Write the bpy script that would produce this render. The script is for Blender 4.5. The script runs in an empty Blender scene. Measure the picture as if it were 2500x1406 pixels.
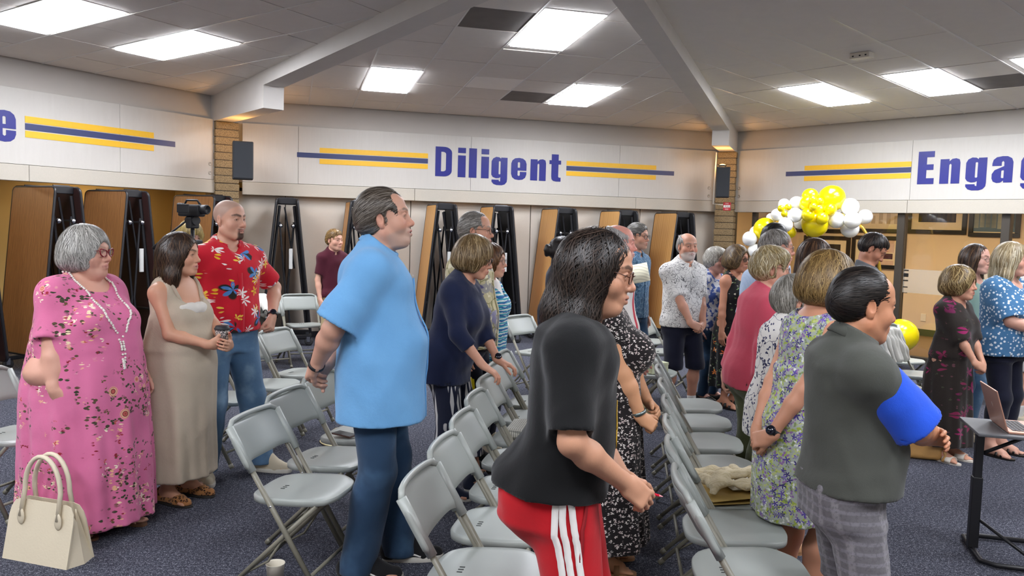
import bpy, bmesh, math, random
import numpy as np
from mathutils import Vector, Matrix

scene = bpy.context.scene
COL = scene.collection
RNG = np.random.default_rng(7)
random.seed(7)

# ------------------------------------------------------------------ camera
CAM_F, CAM_PITCH, CAM_ROLL, CAM_H = 1969.75, .0762, .0288, 1.70
cam_data = bpy.data.cameras.new('camera')
cam_data.sensor_width = 36.0
cam_data.lens = CAM_F / 2500 * 36
cam_data.clip_start = .05
cam_data.clip_end = 100
cam = bpy.data.objects.new('camera', cam_data)
COL.objects.link(cam)
_cp, _sp = math.cos(CAM_PITCH), math.sin(CAM_PITCH)
_fw = Vector((0, _cp, -_sp)); _r0 = Vector((1, 0, 0)); _u0 = Vector((0, _sp, _cp))
_cr, _sr = math.cos(CAM_ROLL), math.sin(CAM_ROLL)
_rt = _cr * _r0 + _sr * _u0
_up = -_sr * _r0 + _cr * _u0
cam.matrix_world = Matrix(((_rt.x, _up.x, -_fw.x, 0), (_rt.y, _up.y, -_fw.y, 0),
                           (_rt.z, _up.z, -_fw.z, CAM_H), (0, 0, 0, 1)))
scene.camera = cam

# ------------------------------------------------------------------ world, exposure
world = bpy.data.worlds.new('world')
scene.world = world
world.use_nodes = True
world.node_tree.nodes['Background'].inputs[0].default_value = (.9, .92, 1, 1)
world.node_tree.nodes['Background'].inputs[1].default_value = .05
scene.view_settings.view_transform = 'Standard'
scene.view_settings.look = 'None'
scene.view_settings.exposure = 0.85
scene.view_settings.gamma = 1.0
scene.view_settings.use_curve_mapping = False
PANEL_LIGHT = 21.0        # emission of the ceiling light panels
HALL_LIGHT = 8.5         # emission of the warm corridor lamps

def ray(x, y):           # a photo pixel -> a direction from the camera
    u, v = x - 1250, y - 703
    a, b = _cr * u + _sr * v, -_sr * u + _cr * v
    d = np.array([a / CAM_F, 1.0, -b / CAM_F])
    return np.array([d[0], _cp * d[1] + _sp * d[2], -_sp * d[1] + _cp * d[2]])
def on_z(x, y, z=0.0):   # where that direction meets a level
    r = ray(x, y)
    return r * ((z - CAM_H) / r[2]) + np.array([0, 0, CAM_H])
def at_y(x, y, Y):       # ... or a depth known from the thing's size
    r = ray(x, y)
    return r / r[1] * Y + np.array([0, 0, CAM_H])

# ------------------------------------------------------------------ colour and material helpers
def lin(c):
    if isinstance(c, str):
        c = c.lstrip('#'); c = [int(c[i:i + 2], 16) / 255 for i in (0, 2, 4)]
    return tuple((v / 12.92 if v <= .04045 else ((v + .055) / 1.055) ** 2.4) for v in c[:3])

class NT:                # small node-tree writer
    def __init__(s, name):
        s.m = bpy.data.materials.new(name); s.m.use_nodes = True
        s.t = s.m.node_tree; s.b = s.t.nodes['Principled BSDF']
    def n(s, typ, **kw):
        nd = s.t.nodes.new(typ)
        for k, v in kw.items(): setattr(nd, k, v)
        return nd
    def link(s, a, b): s.t.links.new(a, b)
    def val(s, sock, v):
        if hasattr(v, 'is_linked'): s.link(v, sock)
        elif isinstance(v, (tuple, list)) and len(v) == 3 and sock.type == 'RGBA': sock.default_value = (*v, 1)
        else: sock.default_value = v
    def math(s, op, a, b=0.0, c=0.0):
        nd = s.n('ShaderNodeMath', operation=op)
        for i, v in enumerate((a, b, c)): s.val(nd.inputs[i], v)
        return nd.outputs[0]
    def vmath(s, op, a, b=None, scale=None):
        nd = s.n('ShaderNodeVectorMath', operation=op)
        s.val(nd.inputs[0], a)
        if b is not None: s.val(nd.inputs[1], b)
        if scale is not None: s.val(nd.inputs[3], scale)
        return nd.outputs['Value'] if op in ('LENGTH', 'DOT_PRODUCT', 'DISTANCE') else nd.outputs[0]
    def mix(s, f, a, b):
        nd = s.n('ShaderNodeMix', data_type='RGBA')
        s.val(nd.inputs[0], f); s.val(nd.inputs[6], a); s.val(nd.inputs[7], b)
        return nd.outputs[2]
    def coord(s, which='Object', scale=None, rot=None, loc=None):
        tc = s.n('ShaderNodeTexCoord')
        o = tc.outputs[which]
        if scale is not None or rot is not None or loc is not None:
            mp = s.n('ShaderNodeMapping'); s.link(o, mp.inputs[0])
            if scale is not None: mp.inputs[3].default_value = scale if not isinstance(scale, (int, float)) else (scale,) * 3
            if rot is not None: mp.inputs[2].default_value = rot
            if loc is not None: mp.inputs[1].default_value = loc
            o = mp.outputs[0]
        return o
    def noise(s, vec, scale, detail=2, rough=.5, out=0, dist=0):
        nd = s.n('ShaderNodeTexNoise'); s.link(vec, nd.inputs['Vector'])
        nd.inputs['Scale'].default_value = scale; nd.inputs['Detail'].default_value = detail
        nd.inputs['Roughness'].default_value = rough; nd.inputs['Distortion'].default_value = dist
        return nd.outputs[out]
    def voro(s, vec, scale, feature='F1', rnd=1.0):
        nd = s.n('ShaderNodeTexVoronoi', feature=feature); s.link(vec, nd.inputs['Vector'])
        nd.inputs['Scale'].default_value = scale; nd.inputs['Randomness'].default_value = rnd
        return nd
    def wave(s, vec, scale, dist=0, detail=2, dscale=1, direction='X', typ='BANDS'):
        nd = s.n('ShaderNodeTexWave', wave_type=typ); s.link(vec, nd.inputs['Vector'])
        if typ == 'BANDS': nd.bands_direction = direction
        nd.inputs['Scale'].default_value = scale; nd.inputs['Distortion'].default_value = dist
        nd.inputs['Detail'].default_value = detail; nd.inputs['Detail Scale'].default_value = dscale
        return nd.outputs['Fac']
    def ramp(s, f, stops, const=False):
        nd = s.n('ShaderNodeValToRGB'); s.link(f, nd.inputs[0])
        cr = nd.color_ramp
        if const: cr.interpolation = 'CONSTANT'
        while len(cr.elements) > 1: cr.elements.remove(cr.elements[0])
        for i, (p, c) in enumerate(stops):
            e = cr.elements[0] if i == 0 else cr.elements.new(p)
            e.position = p; e.color = (*c, 1) if len(c) == 3 else c
        return nd.outputs[0]
    def step(s, a, lo, hi):
        nd = s.n('ShaderNodeMapRange', interpolation_type='SMOOTHSTEP'); s.val(nd.inputs[0], a)
        nd.inputs[1].default_value = lo; nd.inputs[2].default_value = hi
        nd.inputs[3].default_value = 0; nd.inputs[4].default_value = 1
        return nd.outputs[0]
    def bump(s, h, strength=.3, dist=.01):
        nd = s.n('ShaderNodeBump'); s.link(h, nd.inputs['Height'])
        nd.inputs['Strength'].default_value = strength; nd.inputs['Distance'].default_value = dist
        s.link(nd.outputs[0], s.b.inputs['Normal'])
    def done(s, color=None, rough=None, metal=None, spec=None, sheen=None):
        b = s.b
        if color is not None: s.val(b.inputs['Base Color'], color)
        if rough is not None: s.val(b.inputs['Roughness'], rough)
        if metal is not None: b.inputs['Metallic'].default_value = metal
        if spec is not None: b.inputs['Specular IOR Level'].default_value = spec
        if sheen is not None: b.inputs['Sheen Weight'].default_value = sheen
        return s.m

_MC = {}
def plain(name, color, rough=.5, metal=0, spec=.5, var=.06, scale=30, bump=0, bscale=80):
    """a procedural material: one colour, broken up by noise"""
    if name in _MC: return _MC[name]
    t = NT(name); c = lin(color) if isinstance(color, str) else color
    o = t.coord()
    nz = t.noise(o, scale, 3)
    col = t.mix(nz, tuple(max(0, v * (1 - var)) for v in c), tuple(min(1, v * (1 + var)) for v in c))
    if bump: t.bump(t.noise(o, bscale, 3), bump, .004)
    _MC[name] = t.done(col, rough, metal, spec)
    return _MC[name]
def emit(name, color, strength):
    t = NT(name); c = lin(color)
    t.b.inputs['Emission Color'].default_value = (*c, 1)
    nz = t.noise(t.coord(), 1.5, 1)
    t.link(t.math('MULTIPLY', t.math('ADD', t.math('MULTIPLY', nz, .08), .96), strength), t.b.inputs['Emission Strength'])
    return t.done(c, .6)

# ------------------------------------------------------------------ object helpers
def link(o, parent=None):
    COL.objects.link(o)
    if parent is not None: o.parent = parent
    return o
def tag(o, label, cat, group=None):
    o['label'] = label; o['category'] = cat
    if group: o['group'] = group
    return o
def empty(name, loc=(0, 0, 0), rz=0.0):
    o = bpy.data.objects.new(name, None); o.empty_display_size = .1
    o.location = loc; o.rotation_euler = (0, 0, rz)
    return link(o)
def mesh_obj(name, verts, faces, mat, parent=None, smooth=True, col=None, mats=None, fmat=None):
    me = bpy.data.meshes.new(name)
    me.from_pydata([tuple(map(float, v)) for v in verts] if not isinstance(verts, np.ndarray) else verts.tolist(), [],
                   faces if not isinstance(faces, np.ndarray) else faces.tolist())
    if mats:
        for m in mats: me.materials.append(m)
        if fmat is not None: me.polygons.foreach_set('material_index', np.asarray(fmat, np.int32))
    elif mat is not None: me.materials.append(mat)
    if smooth: me.polygons.foreach_set('use_smooth', np.ones(len(me.polygons), bool))
    if col is not None:
        at = me.attributes.new('Col', 'FLOAT_COLOR', 'POINT')
        c4 = np.ones((len(verts), 4), np.float32); c4[:, :3] = col
        at.data.foreach_set('color', c4.ravel())
    me.update()
    return link(bpy.data.objects.new(name, me), parent)
class MB:
    """collects boxes, tubes, prisms into ONE mesh"""
    def __init__(s): s.v = []; s.f = []
    def add(s, v, f):
        o = len(s.v); s.v += [tuple(map(float, p)) for p in v]; s.f += [tuple(i + o for i in q) for q in f]
        return s
    def box(s, lo, hi, M=None, bevel=0.0):
        lo = np.array(lo, float); hi = np.array(hi, float)
        if bevel > 0:
            b = min(bevel, *(abs(hi - lo) * .49))
            vs = []; idx = {}
            bm = bmesh.new()
            bmesh.ops.create_cube(bm, size=1, matrix=Matrix.Translation(Vector((lo + hi) / 2)) @ Matrix.Diagonal((*(hi - lo), 1)))
            bmesh.ops.bevel(bm, geom=bm.edges[:], offset=b, segments=2, affect='EDGES', profile=.5)
            bm.verts.index_update()
            v = [Vector(x.co) for x in bm.verts]; f = [[y.index for y in x.verts] for x in bm.faces]; bm.free()
        else:
            v = [Vector((a, b_, c)) for c in (lo[2], hi[2]) for b_ in (lo[1], hi[1]) for a in (lo[0], hi[0])]
            f = [(0, 2, 3, 1), (4, 5, 7, 6), (0, 1, 5, 4), (1, 3, 7, 5), (3, 2, 6, 7), (2, 0, 4, 6)]
        if M is not None: v = [M @ p for p in v]
        return s.add(v, f)
    def tube(s, pts, r, seg=8, cap=True, closed=False):
        pts = [np.array(p, float) for p in pts]; n = len(pts)
        rs = r if isinstance(r, (list, tuple)) else [r] * n
        vs = []; fs = []
        ref = None
        for i, p in enumerate(pts):
            if closed: d = pts[(i + 1) % n] - pts[i - 1]
            else: d = pts[min(i + 1, n - 1)] - pts[max(i - 1, 0)]
            d = d / (np.linalg.norm(d) + 1e-9)
            if ref is None:
                ref = np.cross(d, (0, 0, 1) if abs(d[2]) < .9 else (1, 0, 0))
            ref = ref - d * (ref @ d); ref /= np.linalg.norm(ref) + 1e-9
            q = np.cross(d, ref)
            for k in range(seg):
                a = 2 * math.pi * k / seg
                vs.append(p + rs[i] * (math.cos(a) * ref + math.sin(a) * q))
        m = n if closed else n - 1
        for i in range(m):
            j = (i + 1) % n
            for k in range(seg):
                l = (k + 1) % seg
                fs.append((i * seg + k, i * seg + l, j * seg + l, j * seg + k))
        if cap and not closed:
            fs.append(tuple(range(seg - 1, -1, -1))); fs.append(tuple((n - 1) * seg + k for k in range(seg)))
        return s.add(vs, fs)
    def lathe(s, prof, seg=24, c=(0, 0, 0), M=None):
        """prof: (radius, z) pairs from bottom to top"""
        vs = []; fs = []
        for r, z in prof:
            for k in range(seg):
                a = 2 * math.pi * k / seg
                vs.append(Vector((c[0] + r * math.cos(a), c[1] + r * math.sin(a), c[2] + z)))
        for i in range(len(prof) - 1):
            for k in range(seg):
                l = (k + 1) % seg
                fs.append((i * seg + k, i * seg + l, (i + 1) * seg + l, (i + 1) * seg + k))
        if M is not None: vs = [M @ v for v in vs]
        return s.add(vs, fs)
    def prism(s, poly, d, M=None):
        """2-d outline (x, z) pushed along y by d"""
        n = len(poly)
        vs = [Vector((x, 0, z)) for x, z in poly] + [Vector((x, d, z)) for x, z in poly]
        fs = [tuple(range(n)), tuple(range(2 * n - 1, n - 1, -1))] + [(i, i + n, (i + 1) % n + n, (i + 1) % n) for i in range(n)]
        if M is not None: vs = [M @ v for v in vs]
        return s.add(vs, fs)
    def sphere(s, c, r, seg=12, rings=8, M=None):
        r = np.array(r if not isinstance(r, (int, float)) else (r,) * 3, float); c = np.array(c, float)
        vs = [c + r * (0, 0, -1)]; fs = []
        for i in range(1, rings):
            p = -math.pi / 2 + math.pi * i / rings
            for k in range(seg):
                a = 2 * math.pi * k / seg
                vs.append(c + r * (math.cos(p) * math.cos(a), math.cos(p) * math.sin(a), math.sin(p)))
        vs.append(c + r * (0, 0, 1)); last = len(vs) - 1
        for k in range(seg): fs.append((0, 1 + (k + 1) % seg, 1 + k))
        for i in range(rings - 2):
            for k in range(seg):
                l = (k + 1) % seg
                fs.append((1 + i * seg + k, 1 + i * seg + l, 1 + (i + 1) * seg + l, 1 + (i + 1) * seg + k))
        b = 1 + (rings - 2) * seg
        for k in range(seg): fs.append((b + k, b + (k + 1) % seg, last))
        if M is not None: vs = [M @ Vector(v) for v in vs]
        return s.add(vs, fs)
    def obj(s, name, mat, parent=None, smooth=False):
        return mesh_obj(name, s.v, s.f, mat, parent, smooth)
def auto_smooth(o, deg=40):
    me = o.data
    me.polygons.foreach_set('use_smooth', np.ones(len(me.polygons), bool))
    me.set_sharp_from_angle(angle=math.radians(deg))
    return o
def copy_tree(o, parent=None):
    c = o.copy(); link(c, parent)
    for ch in list(o.children): copy_tree(ch, c)
    return c

# ------------------------------------------------------------------ signed-distance modelling (smooth continuous bodies, cloth, hair)
def V3(*a): return np.array(a, np.float64)
def unit(v): v = np.asarray(v, float); return v / (np.linalg.norm(v) + 1e-12)
def rot(axis, ang):
    x, y, z = unit(axis); c, s = math.cos(ang), math.sin(ang); C = 1 - c
    return np.array([[c + x * x * C, x * y * C - z * s, x * z * C + y * s], [y * x * C + z * s, c + y * y * C, y * z * C - x * s],
                     [z * x * C - y * s, z * y * C + x * s, c + z * z * C]])
class Fr:
    """a rigid frame: columns of R are its axes, t its origin"""
    def __init__(s, R=None, t=(0, 0, 0)): s.R = np.eye(3) if R is None else R; s.t = np.array(t, float)
    def loc(s, P): return (P - s.t.astype(np.float32)) @ s.R.astype(np.float32)
    def out(s, p): return s.R @ np.asarray(p, float) + s.t
    def outs(s, P): return np.asarray(P) @ s.R.T + s.t
    def dir(s, v): return s.R @ np.asarray(v, float)
    def mul(s, R, t): return Fr(s.R @ R, s.out(t))
ID = Fr()
def smin(a, b, k):
    h = np.maximum(k - np.abs(a - b), 0) / k
    return np.minimum(a, b) - h * h * (k * .25)
class Sdf:
    def __init__(s): s.ops = []
    def copy(s):
        c = Sdf(); c.ops = list(s.ops); return c
    def op(s, fn, lo, hi, k=.02, mode='u'):
        s.ops.append((fn, np.array(lo, float), np.array(hi, float), k, mode)); return s
    def cone(s, a, b, ra, rb, k=.02, mode='u', fr=None, flat=None):
        a = np.asarray(a, float); b = np.asarray(b, float)
        if fr is not None: a = fr.out(a); b = fr.out(b)
        ab = (b - a).astype(np.float32); L = float(ab @ ab) + 1e-12; a32 = a.astype(np.float32)
        if flat is None:
            def fn(P):
                pa = P - a32; t = np.clip(pa @ ab / L, 0, 1)
                q = pa - t[:, None] * ab
                return np.sqrt((q * q).sum(1)) - (ra + (rb - ra) * t)
        else:                       # flattened along a direction: flat = (dir, factor > 1)
            dv = (fr.dir(flat[0]) if fr is not None else unit(flat[0])).astype(np.float32); g = flat[1] - 1
            def fn(P):
                pa = P - a32; t = np.clip(pa @ ab / L, 0, 1)
                q = pa - t[:, None] * ab
                q = q + (q @ dv)[:, None] * dv * g
                return (np.sqrt((q * q).sum(1)) - (ra + (rb - ra) * t)) / math.sqrt(flat[1])
        m = max(ra, rb)
        return s.op(fn, np.minimum(a, b) - m, np.maximum(a, b) + m, k, mode)
    def ell(s, c, r, k=.02, mode='u', fr=None, R=None):
        c = np.asarray(c, float); r = np.array(r if not isinstance(r, (int, float)) else (r,) * 3, float)
        f = fr or ID
        f2 = f.mul(np.eye(3) if R is None else R, c)
        r32 = r.astype(np.float32)
        def fn(P):
            q = f2.loc(P); u = q / r32; k0 = np.sqrt((u * u).sum(1)); w = u / r32; k1 = np.sqrt((w * w).sum(1)) + 1e-9
            return k0 * (k0 - 1) / k1
        e = np.sqrt(((f2.R * r) ** 2).sum(1))
        return s.op(fn, f2.t - e, f2.t + e, k, mode)
    def box(s, c, hf, rd=.005, k=.01, mode='u', fr=None, R=None):
        f = fr or ID; f2 = f.mul(np.eye(3) if R is None else R, c); hf = np.array(hf, float); h32 = (hf - rd).astype(np.float32)
        def fn(P):
            q = np.abs(f2.loc(P)) - h32
            return np.sqrt((np.maximum(q, 0) ** 2).sum(1)) + np.minimum(q.max(1), 0) - rd
        e = np.abs(f2.R) @ hf
        return s.op(fn, f2.t - e, f2.t + e, k, mode)
    def half(s, nrm, d, fr=None):           # keep the side where n.p <= d
        nv = unit(nrm); f = fr or ID; nw = f.dir(nv).astype(np.float32); dd = float(d + nw @ f.t)
        return s.op(lambda P: P @ nw - dd, (-9,) * 3, (9,) * 3, 0, 'i')
    def loft(s, tab, k=.02, mode='u', fr=None, fold=None, p=2.2):
        """tab rows: z, half width, depth front, depth back[, centre y]"""
        f = fr or ID; T = np.array([list(r) + [0] * (5 - len(r)) for r in tab], float); T = T[np.argsort(T[:, 0])]
        zf = np.linspace(T[0, 0], T[-1, 0], 160)
        tan = np.gradient(T, axis=0) / np.maximum(np.gradient(T[:, 0])[:, None], 1e-6)
        idx = np.clip(np.searchsorted(T[:, 0], zf) - 1, 0, len(T) - 2)
        h = (T[idx + 1, 0] - T[idx, 0]); u = (zf - T[idx, 0]) / h
        h00 = 2 * u**3 - 3 * u**2 + 1; h10 = u**3 - 2 * u**2 + u; h01 = -2 * u**3 + 3 * u**2; h11 = u**3 - u**2
        cur = [(h00 * T[idx, j] + h10 * h * tan[idx, j] + h01 * T[idx + 1, j] + h11 * h * tan[idx + 1, j]) for j in range(1, 5)]
        z0, z1 = T[0, 0], T[-1, 0]
        def fn(P):
            q = f.loc(P); z = q[:, 2]
            zc = np.clip(z, z0, z1)
            rx = np.interp(zc, zf, cur[0]).astype(np.float32); yf = np.interp(zc, zf, cur[1]); yb = np.interp(zc, zf, cur[2]); cy = np.interp(zc, zf, cur[3])
            y = q[:, 1] - cy; ry = np.where(y > 0, yf, yb); x = q[:, 0]
            if fold is not None:
                g = fold(np.arctan2(y, x), zc); rx = rx + g; ry = ry + g
            m = (np.abs(x / rx) ** p + np.abs(y / ry) ** p) ** (1 / p)
            d = (m - 1) * np.minimum(rx, ry)
            ez = np.maximum(np.maximum(z0 - z, z - z1), 0)
            return np.where(ez > 0, np.sqrt(np.maximum(d, 0) ** 2 + ez ** 2) + np.minimum(d, 0) * 0, d).astype(np.float32)
        mx = max(T[:, 1].max(), T[:, 2].max() + abs(T[:, 4]).max(), T[:, 3].max() + abs(T[:, 4]).max()) + (.04 if fold else 0)
        cs = f.outs([[a, b, c] for a in (-mx, mx) for b in (-mx, mx) for c in (z0, z1)])
        return s.op(fn, cs.min(0), cs.max(0), k, mode)
    def __call__(s, P):
        P = np.asarray(P, np.float32); D = np.ones(len(P), np.float32)
        for fn, lo, hi, k, mode in s.ops:
            d = fn(P)
            if mode == 'u': D = smin(D, d, k)
            elif mode == 's': D = -smin(-D, d, k)
            else: D = np.maximum(D, d)
        return D
    def bounds(s, pad=.02):
        u = [o for o in s.ops if o[4] == 'u']
        return np.min([o[1] for o in u], 0) - pad, np.max([o[2] for o in u], 0) + pad
    def grid(s, lo, hi, h):
        ax = [np.arange(lo[i], hi[i] + h, h, dtype=np.float32) for i in range(3)]
        D = np.ones([len(a) for a in ax], np.float32)
        for fn, l, u, k, mode in s.ops:
            if mode == 'i': sl = [slice(0, len(a)) for a in ax]
            else:
                sl = []
                for i in range(3):
                    a = int(np.searchsorted(ax[i], l[i] - k - 2 * h)); b = int(np.searchsorted(ax[i], u[i] + k + 2 * h))
                    sl.append(slice(a, b))
                if any(x.stop <= x.start for x in sl): continue
            sub = D[sl[0], sl[1], sl[2]]
            X, Y, Z = np.meshgrid(ax[0][sl[0]], ax[1][sl[1]], ax[2][sl[2]], indexing='ij')
            P = np.stack([X.ravel(), Y.ravel(), Z.ravel()], 1)
            if mode == 's':
                m = sub.ravel() < k + 3 * h
                d = np.full(len(P), 9., np.float32)
                if m.any(): d[m] = fn(P[m])
                D[sl[0], sl[1], sl[2]] = -smin(-sub, d.reshape(sub.shape), max(k, 1e-4))
            elif mode == 'u':
                d = fn(P).reshape(sub.shape)
                D[sl[0], sl[1], sl[2]] = smin(sub, d, k)
            else:
                m = sub.ravel() < 3 * h
                d = np.full(len(P), -9., np.float32)
                if m.any(): d[m] = fn(P[m])
                D[sl[0], sl[1], sl[2]] = np.maximum(sub, d.reshape(sub.shape))
        return D, ax
    def mesh(s, h, lo=None, hi=None):
        if lo is None: lo, hi = s.bounds(3 * h)
        D, ax = s.grid(lo, hi, h)
        return snet(D, ax, h)
def snet(D, ax, h):
    """surface nets: one vertex in each cell the surface crosses, quads between them"""
    nx, ny, nz = D.shape
    ins = D < 0
    c = ins[:-1, :-1, :-1].astype(np.int8)
    tot = np.zeros((nx - 1, ny - 1, nz - 1), np.int8)
    for i in (0, 1):
        for j in (0, 1):
            for k in (0, 1): tot += ins[i:nx - 1 + i, j:ny - 1 + j, k:nz - 1 + k]
    act = (tot > 0) & (tot < 8)
    I = np.argwhere(act)
    if len(I) == 0: return np.zeros((0, 3)), np.zeros((0, 4), int)
    vid = np.full(act.shape, -1, np.int32); vid[act] = np.arange(len(I))
    S = np.zeros((len(I), 3)); N = np.zeros(len(I))
    a = I
    cor = [(i, j, k) for i in (0, 1) for j in (0, 1) for k in (0, 1)]
    val = {q: D[a[:, 0] + q[0], a[:, 1] + q[1], a[:, 2] + q[2]] for q in cor}
    for q in cor:
        for d in range(3):
            if q[d] == 0:
                r = list(q); r[d] = 1; r = tuple(r)
                v0, v1 = val[q], val[r]; m = (v0 < 0) != (v1 < 0)
                t = np.where(m, v0 / np.where(m, v0 - v1, 1), 0)
                p = np.tile(np.array(q, float), (len(I), 1)); p[:, d] += t
                S += p * m[:, None]; N += m
    V = (I + S / N[:, None]) * h + np.array([ax[0][0], ax[1][0], ax[2][0]])
    Q = []
    for d in range(3):
        e = [slice(None)] * 3; f = [slice(None)] * 3
        e[d] = slice(0, -1); f[d] = slice(1, None)
        A = ins[tuple(e)]; B = ins[tuple(f)]
        o1, o2 = [(1, 2), (2, 0), (0, 1)][d]
        X = np.argwhere(A != B)
        ok = (X[:, o1] > 0) & (X[:, o2] > 0) & (X[:, o1] < D.shape[o1] - 1) & (X[:, o2] < D.shape[o2] - 1)
        X = X[ok]
        if len(X) == 0: continue
        w = A[X[:, 0], X[:, 1], X[:, 2]]
        def g(da, db):
            Y = X.copy(); Y[:, o1] -= da; Y[:, o2] -= db
            return vid[Y[:, 0], Y[:, 1], Y[:, 2]]
        q = np.stack([g(1, 1), g(0, 1), g(0, 0), g(1, 0)], 1)
        q[~w] = q[~w][:, ::-1]
        Q.append(q)
    Q = np.concatenate(Q); Q = Q[(Q >= 0).all(1)]
    return V, Q
def join_parts(parts):
    vs = []; fs = []; o = 0
    for v, f in parts:
        vs.append(v); fs.append(f + o); o += len(v)
    return np.concatenate(vs), np.concatenate(fs)
def vnormals(V, Q):
    n = np.cross(V[Q[:, 2]] - V[Q[:, 0]], V[Q[:, 3]] - V[Q[:, 1]])
    N = np.zeros_like(V)
    for i in range(4): np.add.at(N, Q[:, i], n)
    return N / (np.linalg.norm(N, axis=1)[:, None] + 1e-12)
def wrinkle(V, Q, amp, freq, seed, stretch=(1, 1, 1)):
    """push cloth in and out in soft irregular creases"""
    r = np.random.default_rng(seed); N = vnormals(V, Q); g = np.zeros(len(V))
    for i in range(7):
        d = r.normal(size=3) * np.array(stretch); d = d / np.linalg.norm(d) * freq * r.uniform(.5, 1.6)
        ph = r.uniform(0, 6.28); w = r.normal(size=3) * freq * .35
        g += np.sin(V @ d + ph + 1.6 * np.sin(V @ w + ph * 2)) / 7 ** .5
    return V + N * (g * amp)[:, None]

# ------------------------------------------------------------------ people
SKIN = {}
def skin_mat():
    if 'skin' not in _MC:
        t = NT('skin'); at = t.n('ShaderNodeAttribute', attribute_name='Col')
        o = t.coord(); nz = t.noise(o, 35, 4, .6)
        c = t.mix(t.math('MULTIPLY', nz, .22), t.vmath('MULTIPLY', at.outputs['Color'], (1.06, 1.06, 1.06)), t.vmath('MULTIPLY', at.outputs['Color'], (.8, .7, .66)))
        t.bump(t.noise(o, 260, 2), .12, .002)
        t.b.inputs['Subsurface Weight'].default_value = .08
        t.b.inputs['Subsurface Radius'].default_value = (.02, .008, .005)
        _MC['skin'] = t.done(c, .48, spec=.4)
    return _MC['skin']
def hair_mat():
    if 'hair' not in _MC:
        t = NT('hair'); at = t.n('ShaderNodeAttribute', attribute_name='Col')
        nz = t.noise(t.coord(scale=(1, 1, .25)), 180, 2)
        c = t.mix(nz, t.vmath('MULTIPLY', at.outputs['Color'], (.6, .6, .6)), at.outputs['Color'])
        _MC['hair'] = t.done(c, .42, spec=.45)
    return _MC['hair']
def ik(a, b, l1, l2, pole):
    """middle joint of a two-bone limb"""
    a = np.asarray(a, float); b = np.asarray(b, float); d = b - a; L = np.linalg.norm(d); u = d / L
    if L > (l1 + l2) * .999: b = a + u * (l1 + l2) * .999; L = (l1 + l2) * .999
    x = (l1 * l1 - l2 * l2 + L * L) / (2 * L); hgt = math.sqrt(max(l1 * l1 - x * x, 0))
    p = np.asarray(pole, float); p = p - u * (p @ u); p = unit(p)
    return a + u * x + p * hgt, b
def hand_sdf(S, wrist, z, y, side, sc, curl=(25, 30, 20), spread=4, thumb=(35, 20, 10), fat=1.0, bend=None):
    """palm and five separate fingers; z = towards the fingers, y = back of the hand"""
    z = unit(z); y = np.asarray(y, float); y = unit(y - z * (y @ z)); x = np.cross(y, z) * (1 if side > 0 else -1)
    f = Fr(np.stack([x, y, z], 1), wrist); tips = []
    w = sc
    S.cone((0, 0, -.02 * w), (0, 0, .03 * w), .024 * w * fat, .023 * w * fat, .02, fr=f, flat=((0, 1, 0), 1.35))
    S.box((0, 0, .05 * w), (.037 * w, .0125 * w * fat, .042 * w), .012 * w, .018, fr=f)
    S.ell((.022 * w, -.008 * w, .034 * w), (.016 * w, .015 * w, .03 * w), .015, fr=f)
    for i, (bx, bz, L) in enumerate(((.029, .088, .068), (.0105, .093, .078), (-.009, .09, .073), (-.027, .082, .058))):
        c = curl[i] if isinstance(curl[0], (tuple, list)) else curl
        p = np.array([bx * w, 0, bz * w]); ang = 0; sp = math.radians(spread) * (1.5 - i)
        for j, fr_ in enumerate((.45, .3, .25)):
            ang += math.radians(c[j])
            dv = np.array([math.sin(sp) * math.cos(ang), -math.sin(ang), math.cos(ang) * math.cos(sp)])
            q = p + dv * L * fr_ * w
            r0 = (.0088 - .0009 * j) * w * fat; r1 = (.0088 - .0009 * (j + 1)) * w * fat
            S.cone(p, q, r0, r1, .004, fr=f); p = q
        tips.append(f.out(p))
    p = np.array([.026 * w, -.004 * w, .022 * w]); a = math.radians(thumb[0]); b = math.radians(thumb[1])
    for j, L in enumerate((.045, .032, .026)):
        dv = np.array([math.sin(a), -math.sin(b), math.cos(a)]); dv = dv / np.linalg.norm(dv)
        q = p + dv * L * w; S.cone(p, q, (.0125 - .0015 * j) * w * fat, (.011 - .0015 * j) * w * fat, .007, fr=f); p = q
        a -= math.radians(thumb[2]); b += math.radians(thumb[2])
    tips.append(f.out(p))
    return f, tips

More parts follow.
